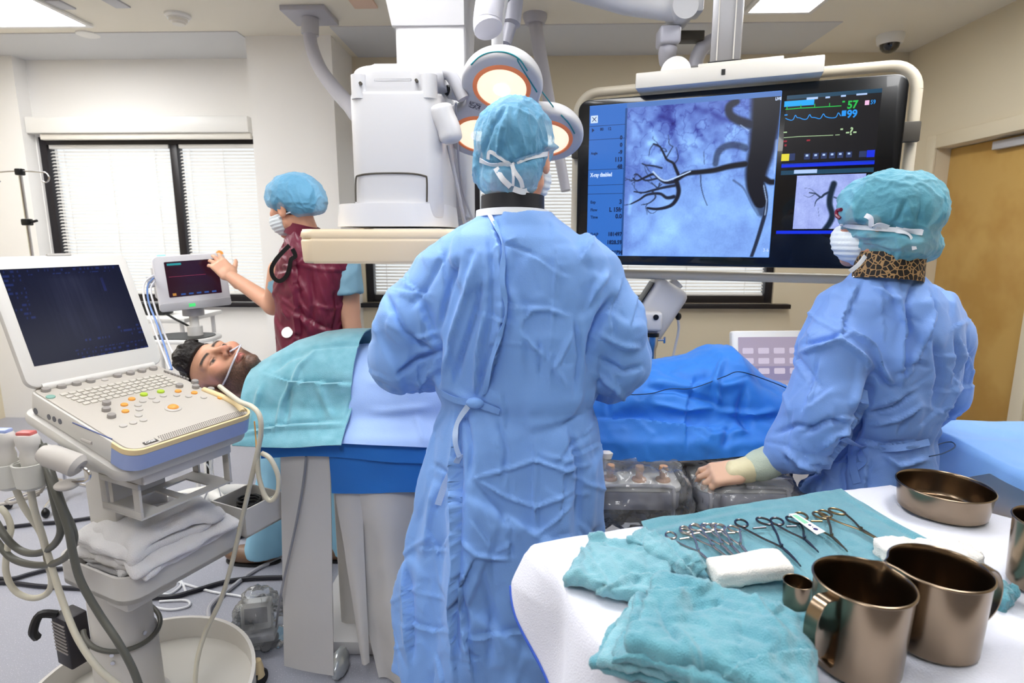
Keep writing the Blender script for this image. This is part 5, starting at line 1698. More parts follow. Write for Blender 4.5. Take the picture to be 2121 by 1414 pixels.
# glove and knitted cuffs follow the wrist
P0, P1, P2, P3 = U(1518, 976, 1.572), U(1550, 972, 1.572), U(1578, 962, 1.575), U(1622, 945, 1.578)
def cuff(name, pts, rs, m, seed):
    V, Q = sdf_mesh(lambda P: chain(P, [np.array(p) for p in pts], rs, .02), np.minimum.reduce([np.array(p) for p in pts]) - .07, np.maximum.reduce([np.array(p) for p in pts]) + .07, .004)
    N = vnormals(V, Q); V = V + N * (.004 * facets(V, .035, seed))[:, None]
    return np_obj(name, V, Q, m, rp)
cuff('glove_cuff', [P0.lerp(P1, .1), P1], [.031, .036], mat('latex_cream', '#E9E0B6', .45, bump=(90, .1)), 3)
cuff('sleeve_cuff', [P1, P2, P3], [.034, .040, .044], mat('knit_cuff', '#C9D6C2', .8, bump=(260, .4)), 4)
hair_cap(RHd, rp, .002, -.05)
tl, tw, s_ = RHd
def Lr(px, py, Y): return tuple(tl(np.array([U(px, py, Y)]))[0])
prims = [((0, -.03, .03), (.098, .118, .105)), ((0, -.012, -.012), (.102, .06, .062)), ((0, -.06, -.05), (.086, .07, .062)), (Lr(1838, 425, 1.62), (.112, .125, .088)), (Lr(1790, 440, 1.62), (.07, .08, .06)), (Lr(1833, 508, 1.64), (.103, .108, .042)), (Lr(1916, 430, 1.64), (.052, .055, .05)), (Lr(1893, 508, 1.62), (.058, .065, .048))]
st = [([(1738, 470), (1790, 474), (1850, 476), (1925, 488)], 9, .020, 'v'), ([(1905, 395), (1908, 430), (1898, 470)], 5, .008, 'v'), ([(1750, 410), (1770, 435), (1775, 460)], 5, .005, 'r'), ([(1880, 410), (1860, 450), (1845, 472)], 5, .006, 'v'), ([(1862, 420), (1850, 460)], 4, .005, 'r'), ([(1800, 365), (1830, 375), (1900, 385)], 4, .004, 'r'), ([(1858, 490), (1866, 520), (1850, 545)], 5, .006, 'r'), ([(1760, 490), (1800, 485)], 4, .005, 'r')]
co, cb_ = cap_mesh(RHd, prims, rp, m_cap2, 'bouffant_cap', .02, .0055, 15, st=st, fdir=(.6, .6, .6), cutf=lambda L: L[:, 1] - .085 - .2 * (L[:, 2] - .04))
mk_ = mask_mesh(RHd, rp)
strap('mask_tie', [(1742, 464), (1770, 469), (1810, 474), (1858, 476)], cb_, .012, mk_, off=.003)
strap('mask_tie', [(1855, 475), (1885, 476), (1912, 482)], cb_, .015, mk_, off=.003)
strap('mask_tie', [(1858, 478), (1882, 490), (1893, 515)], cb_, .010, mk_, off=.004)
strap('mask_tie', [(1793, 447), (1806, 452), (1806, 466), (1820, 462), (1840, 470)], cb_, .012, mk_, off=.006)
m = MB(); m.tube(smoothpath([U(1740, 452, 1.60), U(1733, 446, 1.61), U(1734, 436, 1.62), U(1742, 434, 1.60)], 4), .005, 8); m.build('eyeglasses', mat('glasses_red', '#7A1F3A', .3), rp)
m_leo = mat('leopard_cloth', '#8A6A4A', .7)
nt = m_leo.node_tree; vo = nt.nodes.new('ShaderNodeTexVoronoi'); vo.inputs['Scale'].default_value = 75; vo.feature = 'DISTANCE_TO_EDGE'
rp_ = nt.nodes.new('ShaderNodeValToRGB'); rp_.color_ramp.elements[0].position = .05; rp_.color_ramp.elements[0].color = lin('#A58257'); rp_.color_ramp.elements[1].position = .09; rp_.color_ramp.elements[1].color = lin('#15100E')
tc_ = nt.nodes.new('ShaderNodeTexCoord'); nt.links.new(tc_.outputs['Object'], vo.inputs['Vector']); nt.links.new(vo.outputs['Distance'], rp_.inputs['Fac']); nt.links.new(rp_.outputs['Color'], nt.nodes['Principled BSDF'].inputs['Base Color'])
m = MB()
_c = RHd[1](np.array([[0, -.030, -.118]]))[0]
Mc = Matrix.Translation(Vector(_c)) @ Matrix.Diagonal((1.06, 1.06, 1.1, 1)) @ Matrix.Rotation(math.radians(-5), 4, 'X') @ Matrix.Rotation(math.radians(5), 4, 'Y')
m.lathe([(.072, -.03), (.079, -.032), (.076, .03), (.068, .031), (.066, -.02)], 48, Mc, cap0=False, cap1=False)
m.build('neck_collar', m_leo, rp)
m = MB(); m.ribbon(smoothpath([U(1792, 530, 1.545), U(1778, 548, 1.53), U(1760, 562, 1.535)], 5), (0, -1, .1), .011, .0015); m.build('mask_tie', m_trim, mk_)
strap('neck_trim', [(1768, 574), (1790, 566), (1830, 572), (1870, 574), (1898, 566)], gb, .010, go, off=.002)
strap('waist_tie', [(1745, 905), (1790, 925), (1860, 928), (1922, 915)], gb, .018, go, MATS['gown_blue_warm'], off=.004)
strap('waist_tie_end', [(1770, 915), (1785, 940), (1790, 960), (1775, 968)], gb, .02, go, MATS['gown_blue_warm'], off=.006)
strap('waist_tie_end', [(1764, 920), (1768, 960), (1778, 1000)], gb, .022, go, MATS['gown_blue_warm'], off=.006)

for sx in (-1, 1):
    f = lambda P, sx=sx: smax(s_cap(P, (x_ + sx * .07, 1.62, .55), (x_ + sx * .09, 1.62, .08), .088, .085), .05 - P[:, 2], .004)
    V, Q = sdf_mesh(f, (x_ - .28, 1.5, 0), (x_ + .28, 1.75, .66), .011); N = vnormals(V, Q)
    np_obj('trouser_leg', V + N * (.008 * facets(V, .07, 15 + sx))[:, None], Q, m_scrub2, rp)
    V, Q = sdf_mesh(lambda P, sx=sx: smax(s_ell(P, (x_ + sx * .095, 1.67, .045), (.05, .135, .05)), .002 - P[:, 2], .004), (x_ - .2, 1.5, -.01), (x_ + .2, 1.84, .12), .008)
    np_obj('shoe', V, Q, m_white, rp)

# ---------------------------------------------------------------- the person at the back in the maroon apron
YB_ = 2.5
nu = thing('person', 'person in maroon apron and pale blue scrubs reaching to the small monitor on the left', 'person', (U(650, 700, YB_).x, YB_, 0))
rows = rows_px([(478, 606, 656, .07, 0), (495, 598, 672, .085, 0), (515, 584, 715, .10, 0), (545, 575, 732, .12, 0), (600, 573, 728, .13, 0), (650, 576, 722, .135, 0), (700, 580, 717, .138, 0), (760, 582, 718, .14, 0), (900, 580, 725, .145, 0)], YB_)
st = [([(604, 500), (610, 560), (616, 640), (617, 690), (604, 735)], 4, .010, 's'), ([(640, 560), (650, 620), (640, 690)], 6, .007, 'v'), ([(690, 570), (700, 640), (690, 700)], 6, .008, 'v'), ([(625, 660), (640, 680), (636, 710)], 4, .007, 'r'), ([(588, 500), (575, 540)], 4, .006, 'v'), ([(650, 550), (655, 590)], 3, .005, 'r'), ([(585, 640), (600, 660)], 4, .005, 'r'), ([(660, 640), (680, 690)], 5, .006, 'r'), ([(585, 550), (605, 556)], 4, .006, 'r')]
go, gb = gown('lead_apron', rows, YB_, [], nu, m_maroon, (-1.22, 2.3, .55), (-.72, 2.72, 1.54), .0075, st, 51, None, .008, .12)
NH = headframe(U(606, 428, 2.50), (-.80, .34, -.22), (-.22, 0, 1), s=1.0)
V, Q, C1 = person_head(NH)
shl = U(580, 560, 2.52); el = U(566, 632, 2.6); wl = U(478, 572, 2.72)
shr = U(722, 560, 2.5); er = U(722, 640, 2.48); wrr = U(738, 720, 2.42)
hipx = U(650, 760, YB_).x
def f_nbody(P):
    d = s_cap(P, (U(625, 480, 2.5).x, 2.5, 1.53), (U(640, 520, 2.5).x, 2.5, 1.44), .05, .07)
    d = smin(d, s_ell(P, (hipx, 2.5, 1.2), (.12, .09, .26)), .05)
    d = smin(d, chain(P, [np.array(shl), np.array(el), np.array(wl)], [.05, .042, .028], .02), .02)
    d = smin(d, chain(P, [np.array(shr), np.array(er), np.array(wrr)], [.052, .044, .034], .02), .02)
    fx = U(545, 1150, 2.47).x
    for kx, ky, f0 in ((hipx - .07, 2.48, fx), (hipx + .08, 2.52, hipx + .12)):
        d = smin(d, chain(P, [np.array((kx, ky, .9)), np.array(((kx + f0) / 2, ky, .5)), np.array((f0, ky, .1))], [.08, .055, .04], .02), .03)
    return d
V2, Q2 = sdf_mesh(f_nbody, (-1.75, 2.28, .06), (-.6, 2.86, 1.6), .011)
Mh_ = frame(wl, U(445, 538, 2.74) - wl, (.35, -.8, .45))
h1, h1q = hand_mesh(Mh_, [[12, 22, 14], [14, 24, 14], [16, 26, 16], [18, 28, 16], [5, 12, 10]], True, s=1.02, spread=.04, h=.0034)
V, Q, C1 = joinp([(V, Q, C1), (V2, Q2, np.tile([.87, .66, .55], (len(V2), 1))), (h1, h1q, np.tile([.88, .68, .57], (len(h1), 1)))])
bo = np_obj('body', V, Q, m_skin, nu); set_cols(bo, C1)
hair_cap(NH, nu, .004)
tl, tw, s_ = NH
prims = [((0, -.02, .045), (.10, .128, .088)), ((0, -.09, .0), (.085, .075, .07))]
co, cb_ = cap_mesh(NH, prims, nu, m_cap, 'bouffant_cap', .03, .004, 25, fdir=(.7, .6, .6), cutf=lambda L: np.maximum(L[:, 1] - .085 - .5 * (L[:, 2] - .05), -.052 - L[:, 2] + .55 * np.clip(L[:, 1] + .06, 0, 1)))
mk_ = mask_mesh(NH, nu)
m = MB(); m.tube(smoothpath([tuple(tw(np.array([[-.062, .035, -.04]]))[0]), tuple(tw(np.array([[-.078, .0, -.035]]))[0]), tuple(tw(np.array([[-.07, -.05, -.03]]))[0])], 5), .003, 6); m.build('mask_tie', m_trim, mk_)
m = MB(); m.lathe([(.066, -.02), (.072, -.022), (.070, .028), (.062, .03)], 36, Matrix.Translation(U(626, 478, 2.5)) @ Matrix.Rotation(.25, 4, 'Y'), cap0=False, cap1=False); m.build('thyroid_collar', m_maroon, nu)
# short scrub sleeves
def sleeve(name, a, b, ra, rb, m, seed):
    a = np.array(a); b = np.array(b)
    V, Q = sdf_mesh(lambda P: smax(s_cap(P, a, b, ra, rb), ((P - b) @ ((b - a) / np.linalg.norm(b - a))), .004), np.minimum(a, b) - .13, np.maximum(a, b) + .13, .007)
    N = vnormals(V, Q); V = V + N * (.007 * facets(V, .06, seed))[:, None]
    return np_obj(name, V, Q, m, nu)
sleeve('scrub_sleeve', U(708, 545, 2.5), U(719, 612, 2.485), .076, .072, m_scrub, 5)
sleeve('scrub_sleeve', U(590, 565, 2.53), U(580, 598, 2.56), .06, .06, m_scrub, 6)
for kx, ky, f0, sd_ in ((hipx - .07, 2.48, U(548, 1140, 2.47).x, 3), (hipx + .08, 2.52, hipx + .12, 4)):
    V, Q = sdf_mesh(lambda P: smax(chain(P, [np.array((kx, ky, .92)), np.array(((kx + f0) / 2, ky, .5)), np.array((f0, ky, .05))], [.1, .085, .088], .02), .035 - P[:, 2], .004), (min(kx, f0) - .15, ky - .13, 0), (max(kx, f0) + .15, ky + .13, 1.02), .009)
    N = vnormals(V, Q); V = V + N * (.012 * facets(V, .09, sd_, scale=(1, 1, .5)))[:, None]
    np_obj('trouser_leg', V, Q, mat('scrub_trousers', '#8EC3E0', .75, bump=(420, .15)), nu)
    sx = f0 - .05
    V, Q = sdf_mesh(lambda P: smax(smin(s_ell(P, (sx - .01, ky - .02, .04), (.125, .05, .042)), s_ell(P, (sx + .07, ky - .02, .07), (.06, .045, .05)), .03), .004 - P[:, 2], .004), (sx - .2, ky - .12, -.01), (sx + .2, ky + .1, .16), .006)
    sh_ = np_obj('shoe', V, Q, mat('brown_leather', '#7A5F4B', .35), nu)
    m = MB(); m.prism([(.13 * math.cos(a) + sx - .0, .052 * math.sin(a) + ky - .02) for a in [2 * PI * k / 24 for k in range(24)]], 0.0, .014, bev=.003); m.build('shoe_sole', m_black, sh_)
P_, N_ = on_surf(gb, [(598, 690)], .009)
m = MB(); m.lathe([(.024, 0), (.024, .004), (.0, .0045)], 24, frame(P_[0], (1, 0, 0), N_[0])); m.build('round_badge', m_white, go)
m = MB()
lp = [U(x, y, 2.36) for x, y in ((600, 508), (586, 522), (572, 538), (563, 556), (566, 573), (578, 582), (591, 575), (599, 558), (603, 538), (612, 530), (606, 515))]
m.ribbon(smoothpath(lp, 6), (0, -1, .1), .017, .003); m.build('shoulder_strap', m_black, go)
# ================================================================ ULTRASOUND MACHINE ON ITS CART
m_us = mat('ultrasound_white', '#D3D0CB', .42)
m_deck = mat('ultrasound_deck', '#BFB9B0', .5)
m_bump = mat('ultrasound_bumper', '#9AAAD8', .35)
m_usc = mat('ultrasound_cream', '#E6CFA0', .45)
m_btn = mat('button_grey', '#98938F', .5)
m_btn2 = mat('button_pale', '#BDB8B2', .5)
m_org = mat('button_orange', '#E8A04A', .4)
m_grn = mat('button_green', '#AFCB3C', .4)
m_cab = mat('cable_beige', '#CBC6B4', .5)
m_cabd = mat('cable_dark', '#5B5B54', .45)
m_cart = mat('cart_white', '#CCC9C4', .42)
m_grid_dark = mat('grille_dark', '#3A332B', .6)

EX = Vector((math.cos(math.radians(66)), math.sin(math.radians(66)), 0))
EFh = Vector((math.cos(math.radians(-24)), math.sin(math.radians(-24)), 0))
tlt = math.radians(14.5)
EF = EFh * math.cos(tlt) - Vector((0, 0, 1)) * math.sin(tlt)
EN = EF.cross(EX)
DC = Vector((-1.018, 1.464, 1.066))
MD = Matrix(((EX.x, -EF.x, EN.x, DC.x), (EX.y, -EF.y, EN.y, DC.y), (EX.z, -EF.z, EN.z, DC.z), (0, 0, 0, 1)))
MDi = MD.inverted()
DW, DD = .338, .42
us = thing('ultrasound_machine', 'laptop-style ultrasound machine with open screen and keyboard on the left cart', 'ultrasound machine', M=MD)


def deck(px, py, axis=2, val=0):
    o = MDi @ Vector(CAMP); d = MDi.to_3x3() @ Vector(ray(px, py))
    return o + d * ((val - o[axis]) / d[axis])


def dz(x, y): return deck(x / 2.72, 480 + y / 2.72)


m = MB(); m.prism(rrect(DW, DD, .035, 8), -.055, -.0, bev=.006); m.build('body', m_us, us, local=True)
m = MB(); m.prism(rrect(DW - .012, DD - .012, .03, 8), -.0, .003, bev=.002); m.build('control_deck', m_deck, us, local=True)
# blue-grey front bumper and cream rim follow the rounded front edge
fr = [p for p in rrect(DW + .004, DD + .004, .037, 8)]
front = sorted([p for p in fr if p[1] < -DD / 2 + .045], key=lambda p: math.atan2(p[0], -p[1] - .05))
front = [(-DW / 2 - .002, -DD / 2 + .065)] + front + [(DW / 2 + .002, -DD / 2 + .065)]
def band(mb, path, z0, z1, t):
    n = len(path); vs = []; fs = []
    for x, y in path:
        l = math.hypot(x, y); ix, iy = x / l * t, y / l * t
        for a, b, z in ((x + ix, y + iy, z0), (x + ix, y + iy, z1), (x - ix, y - iy, z1), (x - ix, y - iy, z0)): vs.append((a, b, z))
    for i in range(n - 1):
        for k in range(4):
            fs.append((i * 4 + k, i * 4 + (k + 1) % 4, (i + 1) * 4 + (k + 1) % 4, (i + 1) * 4 + k))
    fs.append((3, 2, 1, 0)); fs.append(tuple((n - 1) * 4 + k for k in range(4)))
    return mb.add(vs, fs)
band(MB(), front, -.050, -.010, .003).build('front_bumper', m_bump, us, local=True)
band(MB(), front, -.009, .004, .0035).build('cream_rim', m_usc, us, local=True)
a, b = deck(470, 803), deck(524, 838)
m = MB(); m.tube(smoothpath([(DW / 2 - .012, -.02, .004), (DW / 2 - .004, -.09, .006), (DW / 2 - .006, -.15, .006), (DW / 2 - .02, -.19, .004)], 6), .008, 10); m.build('cream_handle', m_usc, us, local=True)
# perforated speaker strip
g0, g1 = dz(800, 1145), dz(1335, 978)
m = MB(); m.box((.03, -DD / 2 + .019, .0035), (.25, .026, .002), bev=.0008); m.build('speaker_strip', m_deck, us, local=True)
m = MB()
for r_ in range(4):
    for k in range(46):
        x = -.088 + k * .0052 + (r_ % 2) * .0026; y = -DD / 2 + .010 + r_ * .006
        m.prism([(x + .0017 * math.cos(q * PI / 3), y + .0017 * math.sin(q * PI / 3)) for q in range(6)], .0043, .0049)
m.build('speaker_holes', m_grid_dark, us, local=True, smooth=False)
m = MB(); m.box((-.112, -DD / 2 + .017, .0045), (.032, .012, .002), M=None, bev=.001); m.build('badge_plate', mat('badge', '#4A4643', .4), us, local=True)
v, f = text_mesh('CX50', .010, Matrix.Translation((-.125, -DD / 2 + .017, .0058)), 'LEFT', .0002)
MB().add(v, f).build('badge_text', m_white, us, local=True, smooth=False)
# knobs and keys
def knob_mesh(r, h, m, name):
    return MB().lathe([(r, 0), (r, h * .7), (r * .9, h), (r * .5, h * 1.05), (0, h * 1.06)], 18, cap0=True, cap1=False).build(name, m, us, local=True)
def place(proto, name, p, first):
    o = proto if first else proto.copy()
    if not first: COL.objects.link(o); o.parent = us
    o.location = (p.x, p.y, .003)
for name, mm, r, h, L in (('knob', m_btn, .0105, .008, [(258, 902), (348, 882), (432, 866), (512, 850), (662, 820), (735, 806), (800, 792), (864, 780)]),
                          ('soft_button', m_btn, .0098, .009, [(600, 978), (598, 1013), (628, 1050), (1010, 878), (1097, 856), (1102, 884), (1187, 900)]),
                          ('flat_button', m_btn2, .0085, .003, [(855, 941), (804, 961), (778, 984), (784, 1008), (780, 1042), (807, 1068), (750, 1083), (694, 1100), (920, 930), (995, 927), (1062, 933), (1148, 938), (1294, 928), (590, 840), (880, 962)]),
                          ('orange_button', m_org, .0085, .004, [(742, 950), (700, 982), (706, 1019), (1003, 905), (1094, 914), (1242, 942)]),
                          ('green_button', m_grn, .0092, .005, [(810, 925), (905, 908)]), ('teal_button', mat('button_teal', '#7FA79B', .5), .010, .003, [(285, 937)])):
    pr = knob_mesh(r, h, mm, name)
    for i, (x, y) in enumerate(L): place(pr, name, dz(x, y), i == 0)
tb = dz(975, 1000)
tr_ = MB().lathe([(.020, 0), (.020, .003), (.017, .005), (.0, .005)], 28, Matrix.Translation((tb.x, tb.y, .002))).build('trackball_ring', m_btn2, us, local=True)
MB().ell((tb.x, tb.y, .004), (.0145, .0145, .010), u=24, v=14).build('trackball', m_org, tr_, local=True)
k0 = None
A_, B_, C_, D_ = dz(320, 922), dz(905, 806), dz(1015, 862), dz(480, 985)
for r_ in range(5):
    for k in range(14):
        p = A_.lerp(B_, (k + .5) / 14).lerp(D_.lerp(C_, (k + .5) / 14), (r_ + .5) / 5)
        if k0 is None:
            k0 = MB().box((0, 0, .0015), (.0145, .0125, .003), bev=.0012).build('key', mat('key_cream', '#CBC6BC', .5), us, local=True)
            o = k0
        else:
            o = k0.copy(); COL.objects.link(o); o.parent = us
        o.location = (p.x, p.y, .0032)
m = MB()
for k in range(8):
    p = dz(930 + k * 18, 796 + k * 6.2); m.box((p.x, p.y, .006), (.004, .009, .007), bev=.001)
m.build('slider_row', m_btn, us, local=True)
# left side ports and slot
lx = -DW / 2 - .0006
for x, y, r_ in ((200, 1010, .0085), (275, 1043, .0072), (305, 1055, .0072), (337, 1068, .0072)):
    p = deck(x / 2.72, 480 + y / 2.72, 0, lx); m = MB(); m.cyl((lx + .003, p.y, p.z), (lx - .0006, p.y, p.z), r_, 18); m.build('port', mat('port_grey', '#5D5F69', .4), us, local=True)
a, b = deck(410 / 2.72, 480 + 1075 / 2.72, 0, lx), deck(630 / 2.72, 480 + 1167 / 2.72, 0, lx)
m = MB(); m.tube([a, b], .0016, 6); m.build('disc_slot', mat('slot_navy', '#28407E', .4), us, local=True)
a, b = deck(462 / 2.72, 480 + 1168 / 2.72, 0, lx), deck(518 / 2.72, 480 + 1190 / 2.72, 0, lx)
m = MB(); m.tube([a, b], .004, 8); m.build('release_tab', m_btn2, us, local=True)
# screen lid, standing on the back edge
hy = DD / 2 - .02
upw = Vector((0, 0, 1)) * math.cos(math.radians(22)) - EFh * math.sin(math.radians(22))
up = (MDi.to_3x3() @ upw).normalized()
nb = up.cross(Vector((1, 0, 0))).normalized()      # lid normal
ML_ = Matrix(((1, up.x, nb.x * 1, 0), (0, up.y, nb.y, hy), (0, up.z, nb.z, .006), (0, 0, 0, 1)))
if nb.y > 0: pass
LW, LH = .352, .355
front_s = -1 if (Matrix(ML_).to_3x3() @ Vector((0, 0, 1))).y > 0 else 1
def lid(mb, poly, z0, z1, bev=0): return mb.prism([(p[0], p[1] + LH / 2) for p in poly], front_s * z0, front_s * z1, M=ML_, bev=bev)
lid(MB(), rrect(LW, LH, .028, 8), -.014, .008, .006).build('screen_lid', m_us, us, local=True)
SWx, SWh = .295, .262
def us_img(P):
    pass
gx = np.linspace(-SWx / 2, SWx / 2, 120); gy = np.linspace(.056, .056 + SWh, 90)
X, Y_ = np.meshgrid(gx, gy, indexing='ij')
mb = MB(); idx = np.arange(X.size).reshape(X.shape)
mb.v = [tuple(ML_ @ Vector((a, b, front_s * .0086))) for a, b in zip(X.ravel(), Y_.ravel())]
mb.f = np.stack([idx[:-1, :-1], idx[1:, :-1], idx[1:, 1:], idx[:-1, 1:]], -1).reshape(-1, 4).tolist()
o = mb.build('screen', mat('ultrasound_screen', '#04060E', .25, spec=.1, attr='Col', emit='#FFFFFF', estr=.75), us, local=True, smooth=False)
u_ = X.ravel() / (SWx / 2); w_ = (Y_.ravel() - .056) / SWh
nz = vnoise(np.stack([u_ * 46, w_ * 3, u_ * 0], -1), 3); n2 = fbm(np.stack([u_ * 2, w_ * 2, u_ * 0], -1), 1.2, 3, 6)
fan = np.exp(-((u_ - .05) / .55) ** 2) * np.clip((w_ - .05) * 3, 0, 1) * np.clip((.97 - w_) * 9, 0, 1)
g_ = fan * (.075 + .03 * nz + .04 * n2)
C = np.stack([.045 + g_ * .95, .06 + g_ * .92, .17 + g_ * .85], -1)
row = vnoise(np.stack([u_ * 40, np.floor(w_ * 46) * 3.7, u_ * 0], -1), 8)
txt = ((row > .25) & (np.floor(w_ * 46) % 2 == 0)) * np.where(((u_ < -.72) & (w_ > .45)) | ((w_ > .93) & (u_ > -.6)) | ((u_ > .55) & (w_ > .15) & (w_ < .3)) | ((w_ < .09) & (u_ > -.3)) | ((w_ < .2) & (w_ > .15) & (np.abs(u_ - .1) < .25)), 1, 0)
bar = (np.abs(u_ - .58) < .03) & (w_ > .70) & (w_ < .86)
C = np.where(txt[:, None] > 0, C + np.array([.06, .10, .22]), C); C = np.where(bar[:, None], np.array([.16, .2, .5]) * (.5 + .8 * (1 - w_[:, None])), C)
set_cols(o, C)
m = MB(); m.prism([(-.03, LH - .003), (.03, LH - .003), (.028, LH + .003), (-.028, LH + .003)], front_s * -.002, front_s * .0085, M=ML_); m.build('latch', m_btn2, us, local=True)
m = MB(); m.cyl((-LW / 2 + .03, hy, .006), (LW / 2 - .03, hy, .006), .012, 14); m.build('hinge', m_us, us, local=True)

# ---- the cart
CBx = DC - EFh * .17
CB = Vector((CBx.x, CBx.y, 0))
MC = Matrix(((EX.x, -EFh.x, 0, DC.x), (EX.y, -EFh.y, 0, DC.y), (0, 0, 1, 0), (0, 0, 0, 1)))   # local y points to the back
cart = thing('ultrasound_cart', 'white wheeled cart carrying the ultrasound machine, with towel tray and round base', 'cart', M=MC)
MCi = MC.inverted()
toC = MCi @ MD
m = MB(); m.prism(rrect(DW + .022, DD + .0, .04, 8), -.088, -.057, M=toC @ Matrix.Translation((0, .012, 0)), bev=.01); m.build('top_tray', m_cart, cart, local=True)
zt0 = .985
m = MB(); m.box((.005, -.012, .948), (.25, .27, .09), bev=.008); m.build('drawer_box', m_cart, cart, local=True)
m = MB(); m.box((.005, -.149, .948), (.245, .008, .084), bev=.003); dr_ = m.build('drawer', mat('drawer_face', '#CFCCCB', .45), cart, local=True)
m = MB(); m.box((-.005, -.162, .966), (.085, .022, .026), bev=.006); m.build('drawer_handle', m_btn, dr_, local=True)
# open bracket frame below the drawer
m = MB()
for c, s in (lohi(-.12, -.113, -.13, .03, .89, .905), lohi(-.12, -.113, -.13, .03, .815, .83), lohi(-.12, -.113, -.13, -.105, .83, .89), lohi(-.12, -.113, .005, .03, .83, .89)): m.box(c, s, bev=.001)
for c, s in (lohi(-.12, .14, -.13, -.10, .810, .815), lohi(-.12, .14, .0, .03, .810, .815), lohi(-.12, -.06, -.10, .0, .810, .815), lohi(.09, .14, -.10, .0, .810, .815), lohi(.0, .02, -.1, .0, .810, .815)): m.box(c, s)
for c, s in (lohi(.133, .14, -.13, .03, .89, .905), lohi(.133, .14, -.13, -.105, .815, .89), lohi(.133, .14, .005, .03, .815, .89)): m.box(c, s, bev=.001)
m.build('bracket_frame', m_cart, cart, local=True)
m = MB(); m.box((-.005, .12, .73), (.15, .13, .52), bev=.012); m.build('upper_column', m_cart, cart, local=True)
# towel tray
m = MB()
TX0, TX1, TY0, TY1, TZ = -.165, .185, -.105, .205, .60
poly = [(p[0] + (TX0 + TX1) / 2, p[1] + (TY0 + TY1) / 2) for p in rrect(TX1 - TX0, TY1 - TY0, .05, 7)]
m.prism(poly, TZ - .012, TZ)
n = len(poly)
inn = [((p[0] - (TX0 + TX1) / 2) * .965 + (TX0 + TX1) / 2, (p[1] - (TY0 + TY1) / 2) * .965 + (TY0 + TY1) / 2) for p in poly]
vs = [(p[0], p[1], TZ - .012) for p in poly] + [(p[0], p[1], TZ + .062) for p in poly] + [(p[0], p[1], TZ + .062) for p in inn] + [(p[0], p[1], TZ - .004) for p in inn]
fs = [(k * n + i, k * n + (i + 1) % n, (k + 1) * n + (i + 1) % n, (k + 1) * n + i) for k in range(3) for i in range(n)]
m.add(vs, fs)
m.build('towel_tray', m_cart, cart, local=True)
m = MB()
for c, s in (lohi(.195, .34, -.10, .05, .60, .606), lohi(.195, .20, -.10, .05, .60, .69), lohi(.335, .34, -.10, .05, .60, .69), lohi(.2, .335, -.10, -.095, .60, .69), lohi(.2, .335, .045, .05, .60, .69)): m.box(c, s)
m.build('side_bin', m_cart, cart, local=True)
# column and round base
BX, BY = -.02, .20
T = Matrix.Translation((BX, BY, 0)) @ Matrix.Diagonal((1, 1.0, 1, 1))
MB().lathe([(.088, .09), (.086, .33), (.080, .34), (.078, .60)], 40, T).build('lower_column', m_cart, cart, local=True)
MB().lathe([(.105, .085), (.103, .10), (.0885, .11)], 40, T, cap0=False, cap1=False).build('column_collar', m_cart, cart, local=True)
m = MB()
for px, py in ((232, 1356), (234, 1372), (299, 1310), (301, 1328)):
    d = Vector(ray(px, py)); o_ = MCi @ Vector(CAMP); dd = MCi.to_3x3() @ d
    # hit the column cylinder
    ox, oy = o_.x - BX, o_.y - BY; a2 = dd.x ** 2 + dd.y ** 2; b2 = 2 * (ox * dd.x + oy * dd.y); c2 = ox * ox + oy * oy - .088 ** 2
    disc = b2 * b2 - 4 * a2 * c2
    if disc < 0: continue
    t = (-b2 - math.sqrt(disc)) / (2 * a2); p = o_ + dd * t; nn = Vector((p.x - BX, p.y - BY, 0)).normalized()
    s = MB(); s.cyl(p - nn * .002, p + nn * .003, .006, 12); s.build('screw', m_chrome, cart, local=True)
BT = Matrix.Translation((BX + .0, BY - .04, 0)) @ Matrix.Diagonal((.97, .93, 1, 1))
MB().lathe([(.30, .05), (.335, .055), (.335, .085), (.32, .09), (.0, .09)], 56, BT).build('base', mat('base_grey', '#BEBBB4', .5), cart, local=True)
R_ = .335; n = 60; vs = []; fs = []
for i in range(n):
    a = math.radians(-150 + 340 * i / (n - 1)); h_ = .085 + .085 * max(0.05, math.cos(math.radians((-150 + 340 * i / (n - 1)) - 60) * .55))
    for rr, z in ((R_, .075), (R_ + .004, h_), (R_ - .008, h_), (R_ - .012, .075)):
        p = BT @ Vector((rr * math.cos(a), rr * math.sin(a), z)); vs.append(tuple(p))
for i in range(n - 1):
    for k in range(4): fs.append((i * 4 + k, i * 4 + (k + 1) % 4, (i + 1) * 4 + (k + 1) % 4, (i + 1) * 4 + k))
fs += [(3, 2, 1, 0), tuple((n - 1) * 4 + k for k in range(4))]
MB().add(vs, fs).build('base_rim', m_cart, cart, local=True)
m_wheel = mat('wheel_black', '#17171A', .5)
cpos = [MCi @ Zp(534, 1404, .03), Vector((BX - .16, BY + .15, .03)), Vector((BX - .2, BY - .2, .03)), Vector((BX + .22, BY + .12, .03))]
for p in cpos:
    w_ = MB().lathe([(.0, -.018), (.028, -.018), (.033, -.012), (.033, .012), (.028, .018), (0, .018)], 22, Matrix.Translation((p.x, p.y, .033)) @ Matrix.Rotation(PI / 2, 4, 'X') , cap0=False, cap1=False).build('caster', m_wheel, cart, local=True)
    if p is cpos[0]: MB().lathe([(.024, .04), (.021, .07), (.015, .098), (0, .104)], 18, Matrix.Translation((p.x, p.y, 0)), cap1=False).build('caster_cap', m_usc, w_, local=True)
p = MCi @ Zp(485, 1396, .05)
m = MB(); m.box((p.x, p.y, .06), (.05, .09, .02), bev=.004); m.build('brake_pedal', m_wheel, cart, local=True)
